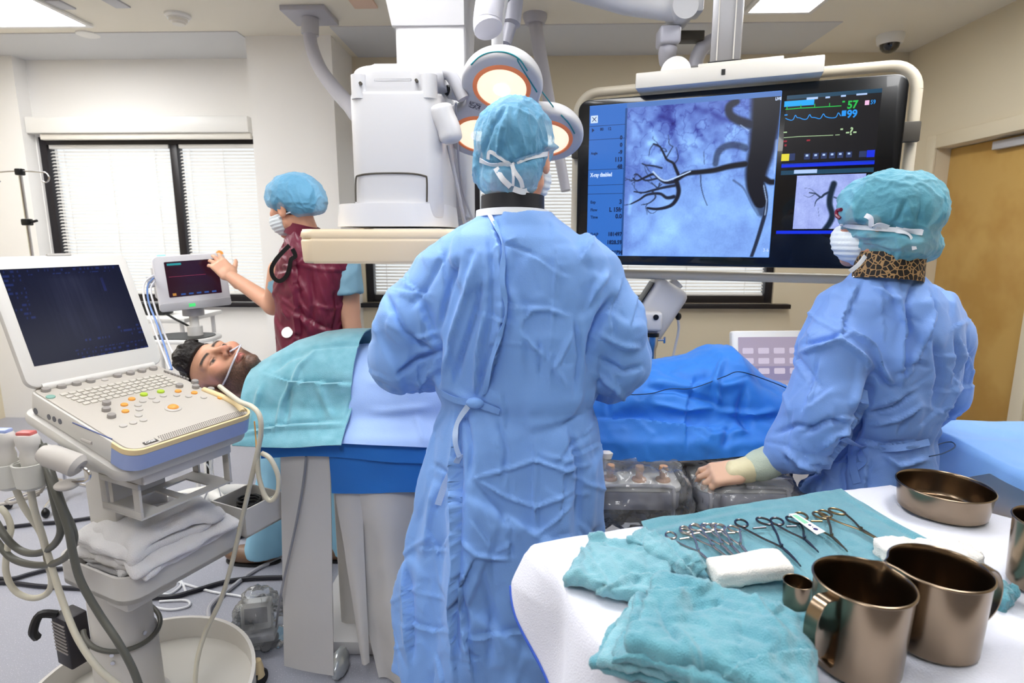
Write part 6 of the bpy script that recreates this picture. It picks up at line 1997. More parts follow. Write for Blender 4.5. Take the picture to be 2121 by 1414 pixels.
# black power pack behind the column
q = MCi @ U(150, 1318, 1.50)
pk = MB(); pk.box((q.x, q.y, q.z), (.06, .075, .16), bev=.006); pkk = pk.build('power_pack', mat('pack_black', '#26232A', .5), cart, local=True)
m = MB()
for k in range(9): m.box((q.x - .031, q.y, q.z + .06 - k * .011), (.003, .062, .004))
m.build('cooling_slots', m_btn, pkk, local=True)
m = MB(); m.tube(smoothpath([(q.x - .02, q.y + .02, q.z + .08), (q.x - .05, q.y + .045, q.z + .09), (q.x - .07, q.y + .05, q.z + .05), (q.x - .06, q.y + .06, q.z + .02)], 5), .012, 8); m.build('carry_handle', m_wheel, pkk, local=True)
# probe holders on the left side (cups hang from the tray)
def Cp(px, py, Y): return MCi @ U(px, py, Y)
YH = 1.24
m = MB()
for px, w in ((20, .031), (66, .033)):
    c = U(px, 982, YH); T = MCi @ Matrix.Translation(c)
    m.lathe([(w * .6, -.034), (w * .95, -.024), (w * 1.08, .030), (w * .95, .030), (w * .82, -.015), (w * .5, -.02)], 26, T, cap0=True, cap1=True)
m.box(tuple(Cp(100, 940, 1.30)), (.03, .14, .04), bev=.008)
m.build('probe_holder', mat('holder_white', '#D0CFC8', .45), cart, local=True)
m = MB(); m.tube([Cp(86, 938, 1.20), Cp(105, 944, 1.20), Cp(140, 956, 1.20), Cp(160, 964, 1.20), Cp(167, 968, 1.2)], [.018, .026, .026, .027, .018], 16, sx=1); m.build('side_handle', m_btn2, cart, local=True)
m = MB(); m.tube(smoothpath([Cp(160, 966, 1.2), Cp(178, 972, 1.2), Cp(186, 984, 1.2), Cp(178, 996, 1.2), Cp(150, 998, 1.2)], 6), .0035, 8); m.build('wire_hook', m_chrome, cart, local=True)
m = MB(); m.ell(tuple(Cp(138, 1004, 1.2)), (.024, .026, .011)); m.build('hook_disc', m_btn2, cart, local=True)
m = MB(); m.tube([Cp(-10, 1045, 1.3), Cp(30, 1040, 1.3), Cp(85, 1018, 1.3), Cp(95, 1000, 1.3)], .004, 8); m.tube([Cp(12, 1036, 1.3), Cp(22, 1043, 1.3), Cp(80, 1024, 1.3)], .004, 8); m.build('cable_hook', m_btn2, cart, local=True)

# ---- probes and their cables
def probe(label, px, py, top, cab, r, mcab, tip, cr=.0075):
    c = U(px, py, YH); t = thing('ultrasound_probe', label, 'probe', c, group='probes in the cart holder')
    T = Matrix.Translation(c)
    MB().lathe([(.014, -.055), (.019, -.03), (.021, .0), (.018, .014), (.023, .026), (.025, .044), (.021, .053), (0, .055)], 24, T @ Matrix.Diagonal((1.1, .75, 1, 1)), cap1=False).build('grip', m_us, t)
    m = MB(); m.box(c + Vector((0, 0, .056)), (.036, .022, .011), bev=.004); m.build('tip', tip, t)
    if cab: m = MB(); m.tube(smoothpath([U(*p) for p in cab], 8), cr, 10); m.build('cable', mcab, t)
m_red = mat('probe_red', '#C96A66', .4)
probe('white ultrasound probe with a red tip, standing in the right cup of the cart holder', 62, 945, 1, [(62, 1000, YH), (70, 1050, 1.25), (85, 1100, 1.26), (103, 1160, 1.27), (128, 1240, 1.25), (160, 1320, 1.22), (205, 1385, 1.2), (260, 1430, 1.2)], .03, m_cab, m_red)
probe('white ultrasound probe cut off by the left picture edge, in the left holder cup', 12, 940, 1, [(28, 1000, YH), (50, 1050, 1.27), (85, 1105, 1.3), (98, 1160, 1.3), (107, 1205, 1.31), (95, 1230, 1.32), (65, 1238, 1.32), (30, 1222, 1.32), (12, 1180, 1.32), (18, 1120, 1.33), (22, 1090, 1.34), (8, 1058, 1.35), (-20, 1040, 1.35)], .03, m_cab, m_bump)
def cable(pts, r, m, label, n=8):
    P_ = smoothpath([U(*p) for p in pts], n)
    for p in P_: p.z = max(p.z, r + .001)
    return solo(MB().tube(P_, r, 10), 'cable', m, label, 'cable', 'cables around the ultrasound cart', loc=P_[0])
cable([(72, 905, 1.27), (95, 950, 1.25), (105, 1000, 1.24), (118, 1060, 1.24), (126, 1095, 1.24), (118, 1120, 1.25), (98, 1138, 1.27), (70, 1146, 1.28), (40, 1138, 1.3), (10, 1110, 1.3), (-20, 1060, 1.32)], .0085, m_cabd, 'dark grey probe cable looping left below the probe holder')
cable([(88, 920, 1.25), (108, 985, 1.23), (130, 1050, 1.22), (148, 1090, 1.22), (153, 1120, 1.22), (140, 1150, 1.24), (105, 1168, 1.27), (60, 1168, 1.3), (20, 1152, 1.32), (-15, 1110, 1.33)], .0085, m_cabd, 'thick dark cable looping under the towel tray corner')
cable([(84, 930, 1.26), (112, 1010, 1.21), (140, 1090, 1.20), (152, 1150, 1.2), (168, 1205, 1.2), (205, 1270, 1.2), (245, 1330, 1.19), (275, 1385, 1.19), (295, 1440, 1.19)], .0085, m_cabd, 'long dark cable hanging across the front of the cart column')
m = MB()
cc = MCi @ Vector((0, 0, 0))
pts = []
for k in range(40):
    a = math.radians(150 + k * 6.4); pts.append(MC @ Vector((BX + .094 * math.cos(a), BY + .094 * math.sin(a), .375 - .05 * math.sin(math.radians(k * 4.6)))))
solo(MB().tube(pts, .007, 10), 'cable', m_cabd, 'dark cable wrapped once around the white cart column', 'cable', 'cables around the ultrasound cart', loc=pts[0])
cable([(455, 800, 1.62), (495, 830, 1.52), (522, 842, 1.47), (538, 862, 1.45), (540, 900, 1.45), (528, 960, 1.46), (514, 1020, 1.48), (498, 1090, 1.50), (482, 1160, 1.52), (458, 1240, 1.54), (425, 1310, 1.53), (408, 1370, 1.5), (404, 1430, 1.48)], .0068, m_cab, 'long beige cable hanging from the right edge of the ultrasound keyboard')
cable([(541, 900, 1.455), (534, 940, 1.46), (536, 985, 1.46), (548, 1025, 1.46), (562, 1036, 1.46), (575, 1020, 1.46), (576, 985, 1.46), (560, 950, 1.46), (542, 938, 1.465)], .0065, m_cab, 'beige cable loop hanging beside the end of the teal towel')
cable([(527, 872, 1.5), (530, 910, 1.5), (531, 942, 1.48)], .0018, m_org, 'short thin orange tie hanging above the beige cable loop')

# ---- white towels in the tray
m_terry = mat('terry_white', '#F0EEF0', .95, bump=(420, .6), sheen=.5)


def soft_slab(c, hs, rotz, seed, m, name, label, cat, group, h=.005, amp=.006, size=.05, droop=None, tilt=(0, 0)):
    Rm = Matrix.Rotation(rotz, 3, 'Z') @ Matrix.Rotation(tilt[0], 3, 'X') @ Matrix.Rotation(tilt[1], 3, 'Y'); R = np.array(Rm)
    c = np.array(c)
    def f(P):
        q = (P - c) @ R
        if droop: q = q.copy(); q[:, 2] += droop(q)
        q2 = q + .012 * np.stack([vnoise(q * 16, seed), vnoise(q * 16, seed + 1), .35 * vnoise(q * 20, seed + 2)], -1)
        return s_box(q2, (0, 0, 0), hs, min(hs) * .95) * .8
    e = np.abs(R) @ np.array(hs) + .045
    V, Q = sdf_mesh(f, c - e, c + e, h, newton=1)
    N = vnormals(V, Q); V = V + N * (amp * facets(V, size, seed))[:, None]
    V = nsmooth(V, Q, 1)
    o = np_obj(name, V - c, Q, m); o.location = c
    return tag(o, label, cat, group)


TL = ('lowest folded white terry towel on the cart tray', 'second folded white terry towel up from the tray bottom', 'third folded white terry towel up in the tray', 'fourth folded white terry towel up in the tray', 'fifth folded white terry towel, overhanging the tray front edge', 'sixth folded white terry towel just below the rumpled top one')
for i, lb in enumerate(TL):
    c = MC @ Vector((.008 + .010 * math.sin(i * 2.3), (.045 if i < 3 else .022) - .010 * math.cos(i * 1.7), TZ + .016 + i * .0195))
    hx, hy_ = ((.132, .112), (.134, .115), (.138, .118), (.150, .138), (.150, .140), (.142, .132))[i]
    soft_slab(c, (hx, hy_, .0098), math.radians(66 + 2.5 * math.sin(i * 3)), 40 + i, m_terry, 'towel', lb, 'towel', 'white towels on the cart tray', amp=.006, h=.0045,
              droop=(lambda q: .35 * np.clip(-q[:, 1] - .09, 0, 1) + .15 * np.clip(np.abs(q[:, 0]) - .10, 0, 1)) if i > 2 else None)
c = MC @ Vector((.01, .01, TZ + .142))
soft_slab(c, (.125, .12, .014), math.radians(60), 61, m_terry, 'towel', 'rumpled white terry towel lying on top of the tray stack', 'towel', 'white towels on the cart tray', amp=.016, size=.06, droop=lambda q: .35 * np.clip(np.abs(q[:, 0]) - .06, 0, 1) + .3 * np.clip(np.abs(q[:, 1]) - .07, 0, 1))
b_ = MC @ Vector((.27, -.03, .64))
m = MB(); pts = []
for k in range(60):
    a = k * .62; pts.append(b_ + Vector((.035 * math.cos(a), .035 * math.sin(a), k * .0011 - .02)))
solo(MB().tube(pts, .0045, 8), 'coiled_lead', m_wheel, 'black coiled lead lying in the small bin beside the white towels', 'cable', loc=b_)
# ================================================================ INSTRUMENT TABLE IN FRONT
m_towel = mat('towel_teal_dark', '#67A8B7', .92, bump=(420, .5), sheen=.4, mix=(26, '#5A9CAE', .35, .7))
m_cloth = mat('cloth_white', '#E6E8F4', .85, bump=(300, .25), sheen=.3)
m_mug = mat('mug_steel', '#8D7C69', .22, 1, bump=(8, .02))
m_inst = mat('instrument_steel', '#B9B4AE', .25, 1)
m_gauze = mat('gauze_white', '#F3EFE8', .95, bump=(380, .5), sheen=.4)
IZ = .86
IO = Vector((.02, 1.124, 0)); IA = Vector((math.cos(math.radians(19)), math.sin(math.radians(19)), 0)); IB = Vector((IA.y, -IA.x, 0))
it = thing('instrument_table', 'steel instrument table under a white cloth in the right foreground', 'table', IO + IA * .7 + IB * .35)
MI = Matrix(((IA.x, -IB.x, 0, IO.x), (IA.y, -IB.y, 0, IO.y), (0, 0, 1, 0), (0, 0, 0, 1)))   # x along the far edge, y away
m = MB(); m.box((.76, -.36, IZ - .012), (1.5, .70, .02), M=MI, bev=.004); m.box((.76, -.36, IZ - .035), (1.44, .64, .026), M=MI)
m.build('steel_top', m_steel, it)
for x, y in ((.05, -.05), (1.46, -.05), (.05, -.67), (1.46, -.67)):
    m = MB(); a = MI @ Vector((x, y, IZ - .03)); b = MI @ Vector((x, y, .0)); m.cyl(a, b, .014, 16); m.build('leg', m_steel, it)
m = MB(); m.box((.76, -.36, .22), (1.4, .6, .014), M=MI, bev=.003); m.build('lower_shelf', m_steel, it)
# white cloth
ns, nt_ = 150, 120; G = np.empty((ns, nt_, 3))
for i in range(ns):
    for k in range(nt_):
        u = i / (ns - 1); v = k / (nt_ - 1)
        t = -.03 + .70 * v; Lt = .10 + 1.4 * max(0, min(t, .45))
        smax_ = .98 + .45 * max(t, 0)
        if u < .35:
            dl = (1 - u / .35) * Lt; s = 0
        else:
            s = (u - .35) / .65 * smax_; dl = 0
        dt = max(0, -t); tt = max(0, t)
        out = .008 + .034 * math.exp(-(t / .10) ** 2) * min(1, dl / .09) + .016 * math.sin(t * 26 + 1.3) * min(1, dl / .15) + .02 * min(dl, .3)
        rr = min(1, dl / .03)
        p = IO + IA * (s - (out if dl > 0 else 0) * rr) + IB * (tt - dt * .6)
        z = IZ + .006 - max(0, dl - .012) - dt * .5 + .0025 * math.sin(s * 17 + t * 23) * (dl == 0)
        G[i, k] = (p.x, p.y, z)
for _ in range(2): G[1:-1] = (G[:-2] + 2 * G[1:-1] + G[2:]) / 4
drape('table_cloth', crump(G, .004, .10, 17), m_cloth, 'white cloth with a hanging corner covering the instrument table', 'cloth', .003)
bl = MB(); bl.tube([tuple(G[0, k] + np.array([-.002, 0, -.001])) for k in range(0, 70)], .0028, 6)
solo(bl, 'cloth_border', mat('border_blue', '#3B62C9', .7), 'blue hem edging along the hanging corner of the white table cloth', 'hem', loc=tuple(G[0, 0]))


def quad_sheet(c, nx, ny, z, amp, size, seed, st, extra=None):
    A_, B_, C_, D_ = [Zp(x, y, z) for x, y in c]
    G = np.empty((nx, ny, 3))
    for i in range(nx):
        for k in range(ny):
            u, v = i / (nx - 1), k / (ny - 1)
            G[i, k] = A_.lerp(B_, u).lerp(D_.lerp(C_, u), v)
            if extra: G[i, k] += np.array(extra(u, v))
    return crump(G, amp, size, seed, st)


# big teal drape under the instruments
st = [([(1335, 1110), (1440, 1085), (1560, 1060), (1650, 1050)], 5, .004, 'r'), ([(1340, 1095), (1420, 1075), (1540, 1050)], 5, .004, 'v'), ([(1742, 1018), (1800, 1060), (1900, 1110), (2000, 1160)], 4, .005, 'r'), ([(1760, 1040), (1850, 1090), (1990, 1165)], 4, .004, 'v'), ([(1620, 1120), (1650, 1200)], 8, .003, 'v'), ([(1750, 1100), (1790, 1150)], 9, .003, 'r')]
G = quad_sheet([(1328, 1083), (1742, 1015), (2060, 1200), (1470, 1330)], 120, 90, IZ + .012, .0035, .07, 9, st, lambda u, v: (0, 0, .006 * math.exp(-(v / .08) ** 2) + .0008 * math.sin(u * 21)))
drape('instrument_towel', G, m_towel, 'flat teal towel with the row of steel instruments on it', 'towel', .004)


# ---- clamps and scissors
def clamp(r1, r2, tip, label, cat='clamp', curve=0.0, mt=None, rr=.0125, thick=.0026, blade=False, name='surgical_clamp'):
    z = IZ + .024
    A_, B_, T_ = [Zp(x, y, z) for x, y in (r1, r2, tip)]
    mt = mt or m_inst
    mid = (A_ + B_) / 2; ax = (T_ - mid); L = ax.length; ax.normalize(); sd = Vector((-ax.y, ax.x, 0))
    if (A_ - mid).dot(sd) < 0: A_, B_ = B_, A_
    root = thing(name, label, cat, mid, group='steel instruments on the teal towel')
    piv = mid + ax * L * .60
    for P_, s in ((A_, 1), (B_, -1)):
        ring = MB(); e1 = (ax * .55 + sd * s * .25).normalized(); e2 = Vector((0, 0, 1)).cross(e1)
        pts = [P_ + e1 * rr * 1.25 * math.cos(a) + e2 * rr * .95 * math.sin(a) for a in [2 * PI * k / 26 for k in range(27)]]
        ring.tube(pts, thick, 8, caps=False); ring.build('finger_ring', mt, root)
        a0 = P_ + e1 * rr * 1.25
        pth = [a0, a0.lerp(piv, .5) + sd * s * .002, piv, piv.lerp(T_, .5) - sd * s * .0022 + sd * curve * .25, T_ - sd * s * .0006 + sd * curve]
        q = smoothpath(pth, 6); n = len(q)
        sh = MB(); sh.tube([p + Vector((0, 0, .0012 * s)) for p in q], [thick * (1.0 if i < n * .45 else 1.25 - .75 * (i / n - .45) / .55) * (1.5 if blade and i > n * .55 else 1) for i in range(n)], 8, sx=.8)
        sh.build('shank', mt, root)
    if not blade:
        rt = MB(); c = mid + ax * (rr * 1.9)
        rt.tube([c + sd * (A_ - mid).length * .55, c - sd * (A_ - mid).length * .55], .0022, 8); rt.build('ratchet', mt, root)
    pv = MB(); pv.cyl(piv + Vector((0, 0, -.002)), piv + Vector((0, 0, .0055)), .0034, 12); pv.build('pivot', mt, root)


z3 = lambda x, y: (1360 + x / 4.242, 1020 + y / 4.242)
m_instd = mat('instrument_dark', '#5E5C60', .25, 1); m_insty = mat('instrument_bronze', '#8E7A5C', .28, 1)
clamp(z3(125, 375), z3(262, 345), z3(490, 625), 'leftmost steel clamp, half under the fold of the teal towel', rr=.011)
clamp(z3(250, 325), z3(345, 310), z3(640, 585), 'second clamp from the left, pale steel with crossed long shanks', rr=.011, curve=.004)
clamp(z3(345, 305), z3(455, 300), z3(700, 570), 'third clamp from the left, ring handles touching its neighbours', rr=.012)
clamp(z3(470, 305), z3(535, 300), z3(765, 570), 'fourth clamp from the left, closed with overlapping rings', rr=.012)
clamp(z3(560, 305), z3(682, 320), z3(820, 558), 'short pale clamp pointing at the white gauze roll', rr=.011)
clamp(z3(745, 268), z3(945, 250), z3(1290, 640), 'long dark curved clamp in the middle of the row', curve=-.006, mt=m_instd, rr=.0135)
clamp(z3(1058, 252), z3(1205, 240), z3(1420, 518), 'dark straight clamp just left of the white test strip', mt=m_instd, rr=.0135)
clamp(z3(1270, 205), z3(1440, 200), z3(1675, 512), 'bronze-toned clamp under the right end of white test strip', mt=m_insty, rr=.0135)
clamp(z3(1480, 185), z3(1585, 165), z3(1990, 432), 'rightmost instrument, long bronze-toned scissors with broad blades', 'scissors', mt=m_insty, rr=.0135, blade=True, name='surgical_scissors')
# white test strip with green print and dark dots
q = [Zp(*z3(x, y), IZ + .034) for x, y in ((1160, 190), (1225, 184), (1482, 345), (1408, 372))]
ts = thing('test_strip', 'white test strip with green print and dark blue dots lying over two clamps', 'test strip', q[0])
m = MB(); up_ = Vector((0, 0, .0012)); m.add([p for p in q] + [p + up_ for p in q], [(3, 2, 1, 0), (4, 5, 6, 7), (0, 1, 5, 4), (1, 2, 6, 5), (2, 3, 7, 6), (3, 0, 4, 7)]); m.build('card', m_white, ts, smooth=False)
def onq(u, v): return q[0].lerp(q[1], v).lerp(q[3].lerp(q[2], v), u) + up_ * 1.3
m = MB(); m.add([onq(.08, .15), onq(.08, .75), onq(.52, .75), onq(.52, .2)], [(0, 1, 2, 3)]); m.build('green_mark', mat('print_green', '#8FD3AE', .6), ts, smooth=False)
for u, r_ in ((.62, .0032), (.72, .0015), (.82, .0048)):
    c = onq(u, .5); m = MB(); m.lathe([(r_, 0), (r_, .0003), (0, .0004)], 16, Matrix.Translation(c), cap0=False); m.build('dot', mat('print_navy', '#221E5E', .5), ts, smooth=False)


# ---- steel vessels
def vessel(name, label, cat, c, R0, R1, h, handle=None, spout=None, m=m_mug, lip=.0035, t=.0016, group=None):
    root = thing(name, label, cat, c, group=group)
    prof = [(0, .0), (R0 * .9, .0), (R0, .006)] + [(R0 + (R1 - R0) * k / 10, .006 + (h - .006) * k / 10) for k in range(1, 11)]
    rim = [(R1 + lip * math.cos(a) * .8, h + lip * .6 * math.sin(a) - .0) for a in [-PI / 2 + PI * k / 6 for k in range(7)]]
    inn = [(R0 + (R1 - R0) * k / 10 - t, .006 + (h - .006) * k / 10) for k in range(10, 0, -1)] + [(R0 - .004, .006), (R0 * .85, .0035), (0, .003)]
    mb = MB().lathe(prof + rim + inn, 64, None, cap0=False, cap1=False)
    if spout is not None:
        V = np.array(mb.v); th = np.arctan2(V[:, 1], V[:, 0]); d = np.angle(np.exp(1j * (th - spout)))
        k = .010 * np.exp(-(d / .16) ** 2) * np.exp(-((h - V[:, 2]) / .022) ** 2)
        rad = np.linalg.norm(V[:, :2], axis=1) + 1e-9
        V[:, 0] += V[:, 0] / rad * k; V[:, 1] += V[:, 1] / rad * k; mb.v = V.tolist()
    mb.v = [(p[0] + c[0], p[1] + c[1], p[2] + c[2]) for p in mb.v]
    mb.build('bowl_wall' if cat == 'basin' else 'wall', m, root)
    if handle is not None:
        d = Vector((math.cos(handle), math.sin(handle), 0))
        pts = smoothpath([Vector(c) + d * (R1 - .002) + Vector((0, 0, h * .93)), Vector(c) + d * (R1 + .022) + Vector((0, 0, h * .93)), Vector(c) + d * (R1 + .036) + Vector((0, 0, h * .72)), Vector(c) + d * (R1 + .032) + Vector((0, 0, h * .42)), Vector(c) + d * (R1 + .004) + Vector((0, 0, h * .18)), Vector(c) + d * (R0 - .002) + Vector((0, 0, h * .16))], 6)
        n = [(Vector(p) - (Vector(c) + Vector((0, 0, h * .55)))).normalized() for p in pts]
        hb = MB(); hb.ribbon(pts, n, .020, .002); hb.build('handle', m, root)
    return root


zt_top = IZ + .009
vessel('steel_mug', 'large steel mug with strap handle on the left, nearest in the foreground', 'mug', (.494, .787, zt_top), .061, .0655, .135, handle=math.radians(205), spout=math.radians(40), group='steel mugs on the white cloth')
vessel('steel_mug', 'steel mug with handle on its far right side, behind the nearest mug', 'mug', (.640, .838, zt_top), .063, .067, .128, handle=math.radians(8), spout=math.radians(172), group='steel mugs on the white cloth')
vessel('steel_mug', 'steel mug cut off by the right edge of the picture', 'mug', (.955, .985, zt_top), .064, .068, .128, group='steel mugs on the white cloth')
vessel('steel_basin', 'wide shallow steel basin beside the end of the teal towel', 'basin', (.972, 1.294, zt_top), .088, .0945, .062)
vessel('steel_cup', 'small steel medicine cup between the gauze roll and the mug', 'cup', tuple(Zp(1648, 1255, zt_top)), .0215, .0235, .047, lip=.001, t=.001)

# ---- teal towels and gauze
def px_slab(px, py, z, hs, rot, seed, m, name, label, cat, grp, st=None, amp=.007, size=.05, droop=None, tilt=(0, 0), h=.0042, fray=0):
    c = Zp(px, py, z); Rm = Matrix.Rotation(rot, 3, 'Z') @ Matrix.Rotation(tilt[0], 3, 'X') @ Matrix.Rotation(tilt[1], 3, 'Y'); R = np.array(Rm); cn = np.array(c)
    def f(P):
        q_ = (P - cn) @ R
        if droop: q_ = q_.copy(); q_[:, 2] += droop(q_)
        q2 = q_ + .010 * np.stack([vnoise(q_ * 15, seed), vnoise(q_ * 15, seed + 1), .45 * vnoise(q_ * 22, seed + 2)], -1)
        return s_box(q2, (0, 0, 0), hs, min(hs) * .6) * .8
    e = np.abs(R) @ np.array(hs) + .06
    V, Q = sdf_mesh(f, cn - e, cn + e, h, newton=1)
    V = nsmooth(V, Q, 1)
    N = vnormals(V, Q); V = V + N * (1.2 * amp * facets(V, size * 1.4, seed, sharp=24) + amp * .5 * facets(V, size * .4, seed + 2, sharp=18))[:, None]
    if st: V = strokes(V, vnormals(nsmooth(V, Q, 3), Q), [(a_, max(b_, 4.5), c_ * 1.5, d_) for a_, b_, c_, d_ in st])
    o = np_obj(name, V - cn, Q, m); o.location = c
    return tag(o, label, cat, grp)


m_tl = mat('towel_teal_light', '#85BECB', .92, bump=(420, .5), sheen=.4, mix=(26, '#72AEBD', .35, .7))
GT = 'folded teal towels on the instrument table'
st = [([(1185, 1105), (1230, 1170), (1270, 1225)], 3, .004, 'r'), ([(1195, 1105), (1240, 1165), (1285, 1222)], 3, .003, 'v'), ([(1180, 1112), (1260, 1102), (1330, 1112)], 4, .004, 'r'), ([(1230, 1120), (1290, 1128), (1330, 1140)], 6, .004, 'v'), ([(1220, 1232), (1300, 1190), (1380, 1192)], 5, .007, 's'), ([(1250, 1220), (1320, 1205), (1380, 1215)], 4, .004, 'v')]
px_slab(1285, 1172, IZ + .030, (.088, .082, .015), math.radians(-24), 5, m_tl, 'towel', 'teal folded towel spread over the left corner of the white cloth', 'towel', GT, st, droop=lambda q_: .5 * np.clip(-q_[:, 0] - .062, 0, 1))
st = [([(1335, 1082), (1375, 1120), (1440, 1200)], 4, .005, 'r'), ([(1350, 1085), (1390, 1130), (1435, 1180)], 4, .005, 'v'), ([(1330, 1100), (1325, 1150)], 4, .004, 'v')]
px_slab(1375, 1145, IZ + .040, (.072, .030, .017), math.radians(-52), 12, m_tl, 'towel', 'teal towel corner folded up in a ridge beside the leftmost clamps', 'towel', GT, st, amp=.008, size=.035)
lay = [(1400, 1345, .022, 'lowest teal towel in the near folded stack, edges fanned to the left'), (1420, 1335, .044, 'second teal towel in the near folded stack, edge showing at left'), (1440, 1328, .066, 'third teal towel in the near folded stack, just under the top one')]
for i, (x, y, dz_, lb) in enumerate(lay):
    px_slab(x, y, IZ + dz_, (.105, .085, .0095), math.radians(-30 + 3 * i), 20 + i, m_tl if i % 2 else m_towel, 'towel', lb, 'towel', GT, amp=.006, size=.04, droop=lambda q_: .25 * np.clip(-q_[:, 0] - .06, 0, 1))
st = [([(1300, 1222), (1400, 1222), (1500, 1200), (1570, 1195)], 4, .005, 's'), ([(1552, 1215), (1590, 1270), (1650, 1330)], 3, .004, 'r'), ([(1562, 1210), (1605, 1270), (1665, 1325)], 3, .003, 'v'), ([(1480, 1414), (1540, 1370), (1640, 1345), (1700, 1345)], 4, .005, 's'), ([(1360, 1240), (1380, 1290), (1410, 1330)], 6, .006, 'v'),
      ([(1420, 1260), (1500, 1245)], 6, .005, 'v'), ([(1400, 1300), (1440, 1350), (1460, 1400)], 7, .006, 'r'), ([(1520, 1300), (1600, 1330)], 9, .005, 'v'), ([(1330, 1228), (1345, 1270)], 4, .004, 'r')]
px_slab(1500, 1300, IZ + .085, (.118, .088, .013), math.radians(-26), 33, m_towel, 'towel', 'top teal towel of the near stack, with stitched hems, beside the nearest mug', 'towel', GT, st, amp=.007, size=.05, droop=lambda q_: .3 * np.clip(q_[:, 0] - .06, 0, 1) + .2 * np.clip(-q_[:, 1] - .05, 0, 1))
px_slab(1545, 1180, IZ + .036, (.075, .030, .017), math.radians(10), 41, m_gauze, 'gauze_roll', 'white folded gauze roll in front of the short pale clamps', 'gauze', 'white gauze on the teal towel', amp=.003, size=.04, tilt=(.1, -.1))
px_slab(1915, 1140, IZ + .026, (.088, .032, .014), math.radians(-4), 44, m_gauze, 'gauze_pad', 'white crinkled gauze pad behind the second mug', 'gauze', 'white gauze on the teal towel', amp=.006, size=.02)
px_slab(2085, 1232, IZ + .024, (.028, .016, .016), math.radians(40), 48, m_towel, 'towel_scrap', 'small scrunched teal towel piece right of the second mug', 'towel', None, amp=.008, size=.02, h=.003)

# ================================================================ BACK TABLE WITH BLUE DRAPE
bt = thing('back_table', 'table covered by a wide blue drape behind the gowned person at right', 'table', (1.85, 1.62, 0))
m = MB(); m.box((1.93, 1.60, .85), (1.30, .54, .03), bev=.004); m.build('table_top', m_steel, bt)
for x, y in ((1.36, 1.40), (2.5, 1.40), (1.36, 1.82), (2.5, 1.82)):
    m = MB(); m.cyl((x, y, .86), (x, y, 0), .015, 14); m.build('leg', m_steel, bt)
m_bdr = mat('back_drape_blue', '#7FB0EE', .6, bump=(420, .12), sheen=.2)
nx, ny = 110, 130; G = np.empty((nx, ny, 3))
for i in range(nx):
    x = 1.24 + 1.36 * i / (nx - 1); e = max(0, 1.285 - x)
    for k in range(ny):
        s = -.35 + 1.2 * k / (ny - 1)   # near drop .35, top .56, far drop
        if s < 0: y, z = 1.305 + .02 * s + .012 * math.sin(x * 22), .90 + s
        elif s < .58: y, z = 1.31 + s, .90
        else: y, z = 1.90 + .01 * math.sin(x * 15), .90 - (s - .58)
        G[i, k] = (x, y, z - e * 3)
for _ in range(2): G[:, 1:-1] = (G[:, :-2] + 2 * G[:, 1:-1] + G[:, 2:]) / 4
st = [([(1925, 900), (2000, 915), (2121, 920)], 8, .006, 'r'), ([(1960, 880), (2040, 900), (2121, 905)], 8, .005, 'v'), ([(2040, 955), (2080, 990), (2121, 1040)], 8, .006, 'v'), ([(1980, 930), (2050, 955), (2121, 965)], 8, .006, 'v'), ([(1930, 960), (2000, 970), (2040, 955)], 8, .006, 'r')]
drape('back_drape', crump(G, .006, .14, 23, st), m_bdr, 'wide blue drape spread over the table at the right edge, behind the basin', 'drape', .003)
pts = smoothpath([Zp(1922, 935, .918), Zp(1945, 920, .918), Zp(1970, 915, .918), Zp(1978, 925, .918), Zp(1955, 938, .918), Zp(1925, 945, .918)], 8)
solo(MB().tube(pts, .0018, 6), 'wire_loop', MATS['wire_navy'], 'thin dark wire loop lying on the blue drape behind the gown', 'wire', loc=pts[0])
# ================================================================ PATIENT MONITOR ON ITS STAND
th = math.radians(38)
fx = Vector((math.cos(th), math.sin(th), 0)); fn = Vector((math.sin(th), -math.cos(th), 0))
PC = U(400, 583, 2.80)
MPm = Matrix(((fx.x, -fn.x, 0, PC.x), (fx.y, -fn.y, 0, PC.y), (0, 0, 1, PC.z), (0, 0, 0, 1))) @ Matrix.Rotation(math.radians(-3), 4, 'Y')
pm = thing('patient_monitor', 'small white patient monitor with dark red screen, touched by the person in maroon apron', 'monitor', M=MPm)
m_pm = mat('monitor_white', '#E6E5EA', .4)
def pprism(mb, poly, y0, y1, bev=0): return mb.prism(poly, -y1, -y0, M=Matrix(((1, 0, 0, 0), (0, 0, -1, 0), (0, 1, 0, 0), (0, 0, 0, 1))), bev=bev)
pprism(MB(), rrect(.315, .262, .025, 6), 0, .04, .006).build('front_bezel', m_pm, pm, local=True)
pprism(MB(), rrect(.29, .24, .03, 6), .04, .19, .015).build('housing', m_pm, pm, local=True)
pprism(MB(), [(p[0], p[1] - .113) for p in rrect(.315, .04, .012, 4)], -.004, .04, .004).build('lower_panel', m_greyp, pm, local=True)
pprism(MB(), [(p[0] + .005, p[1] + .018) for p in rrect(.232, .17, .004, 3)], -.0015, 0).build('screen', mat('pm_screen', '#120A14', .15, emit='#4A1530', estr=.28), pm, local=True, smooth=False)
def prect(x0, x1, z0, z1, name, m, y=-.0028):
    mb = MB(); mb.add([(x0, y, z0), (x1, y, z0), (x1, y, z1), (x0, y, z1)], [(0, 1, 2, 3)]); mb.build(name, m, pm, local=True, smooth=False)
prect(-.10, -.04, .085, .095, 'screen_title', em('pm_teal', '#2C8F95'))
prect(-.095, -.08, -.06, -.048, 'screen_icon', em('pm_orange', '#B9803A'))
for k in range(5): prect(-.06 + k * .034, -.04 + k * .034, -.06, -.052, 'screen_button', em('pm_blue', '#2E4C8C'))
prect(-.1, .06, .03, .0325, 'screen_trace', em('pm_red', '#7A2A45'))
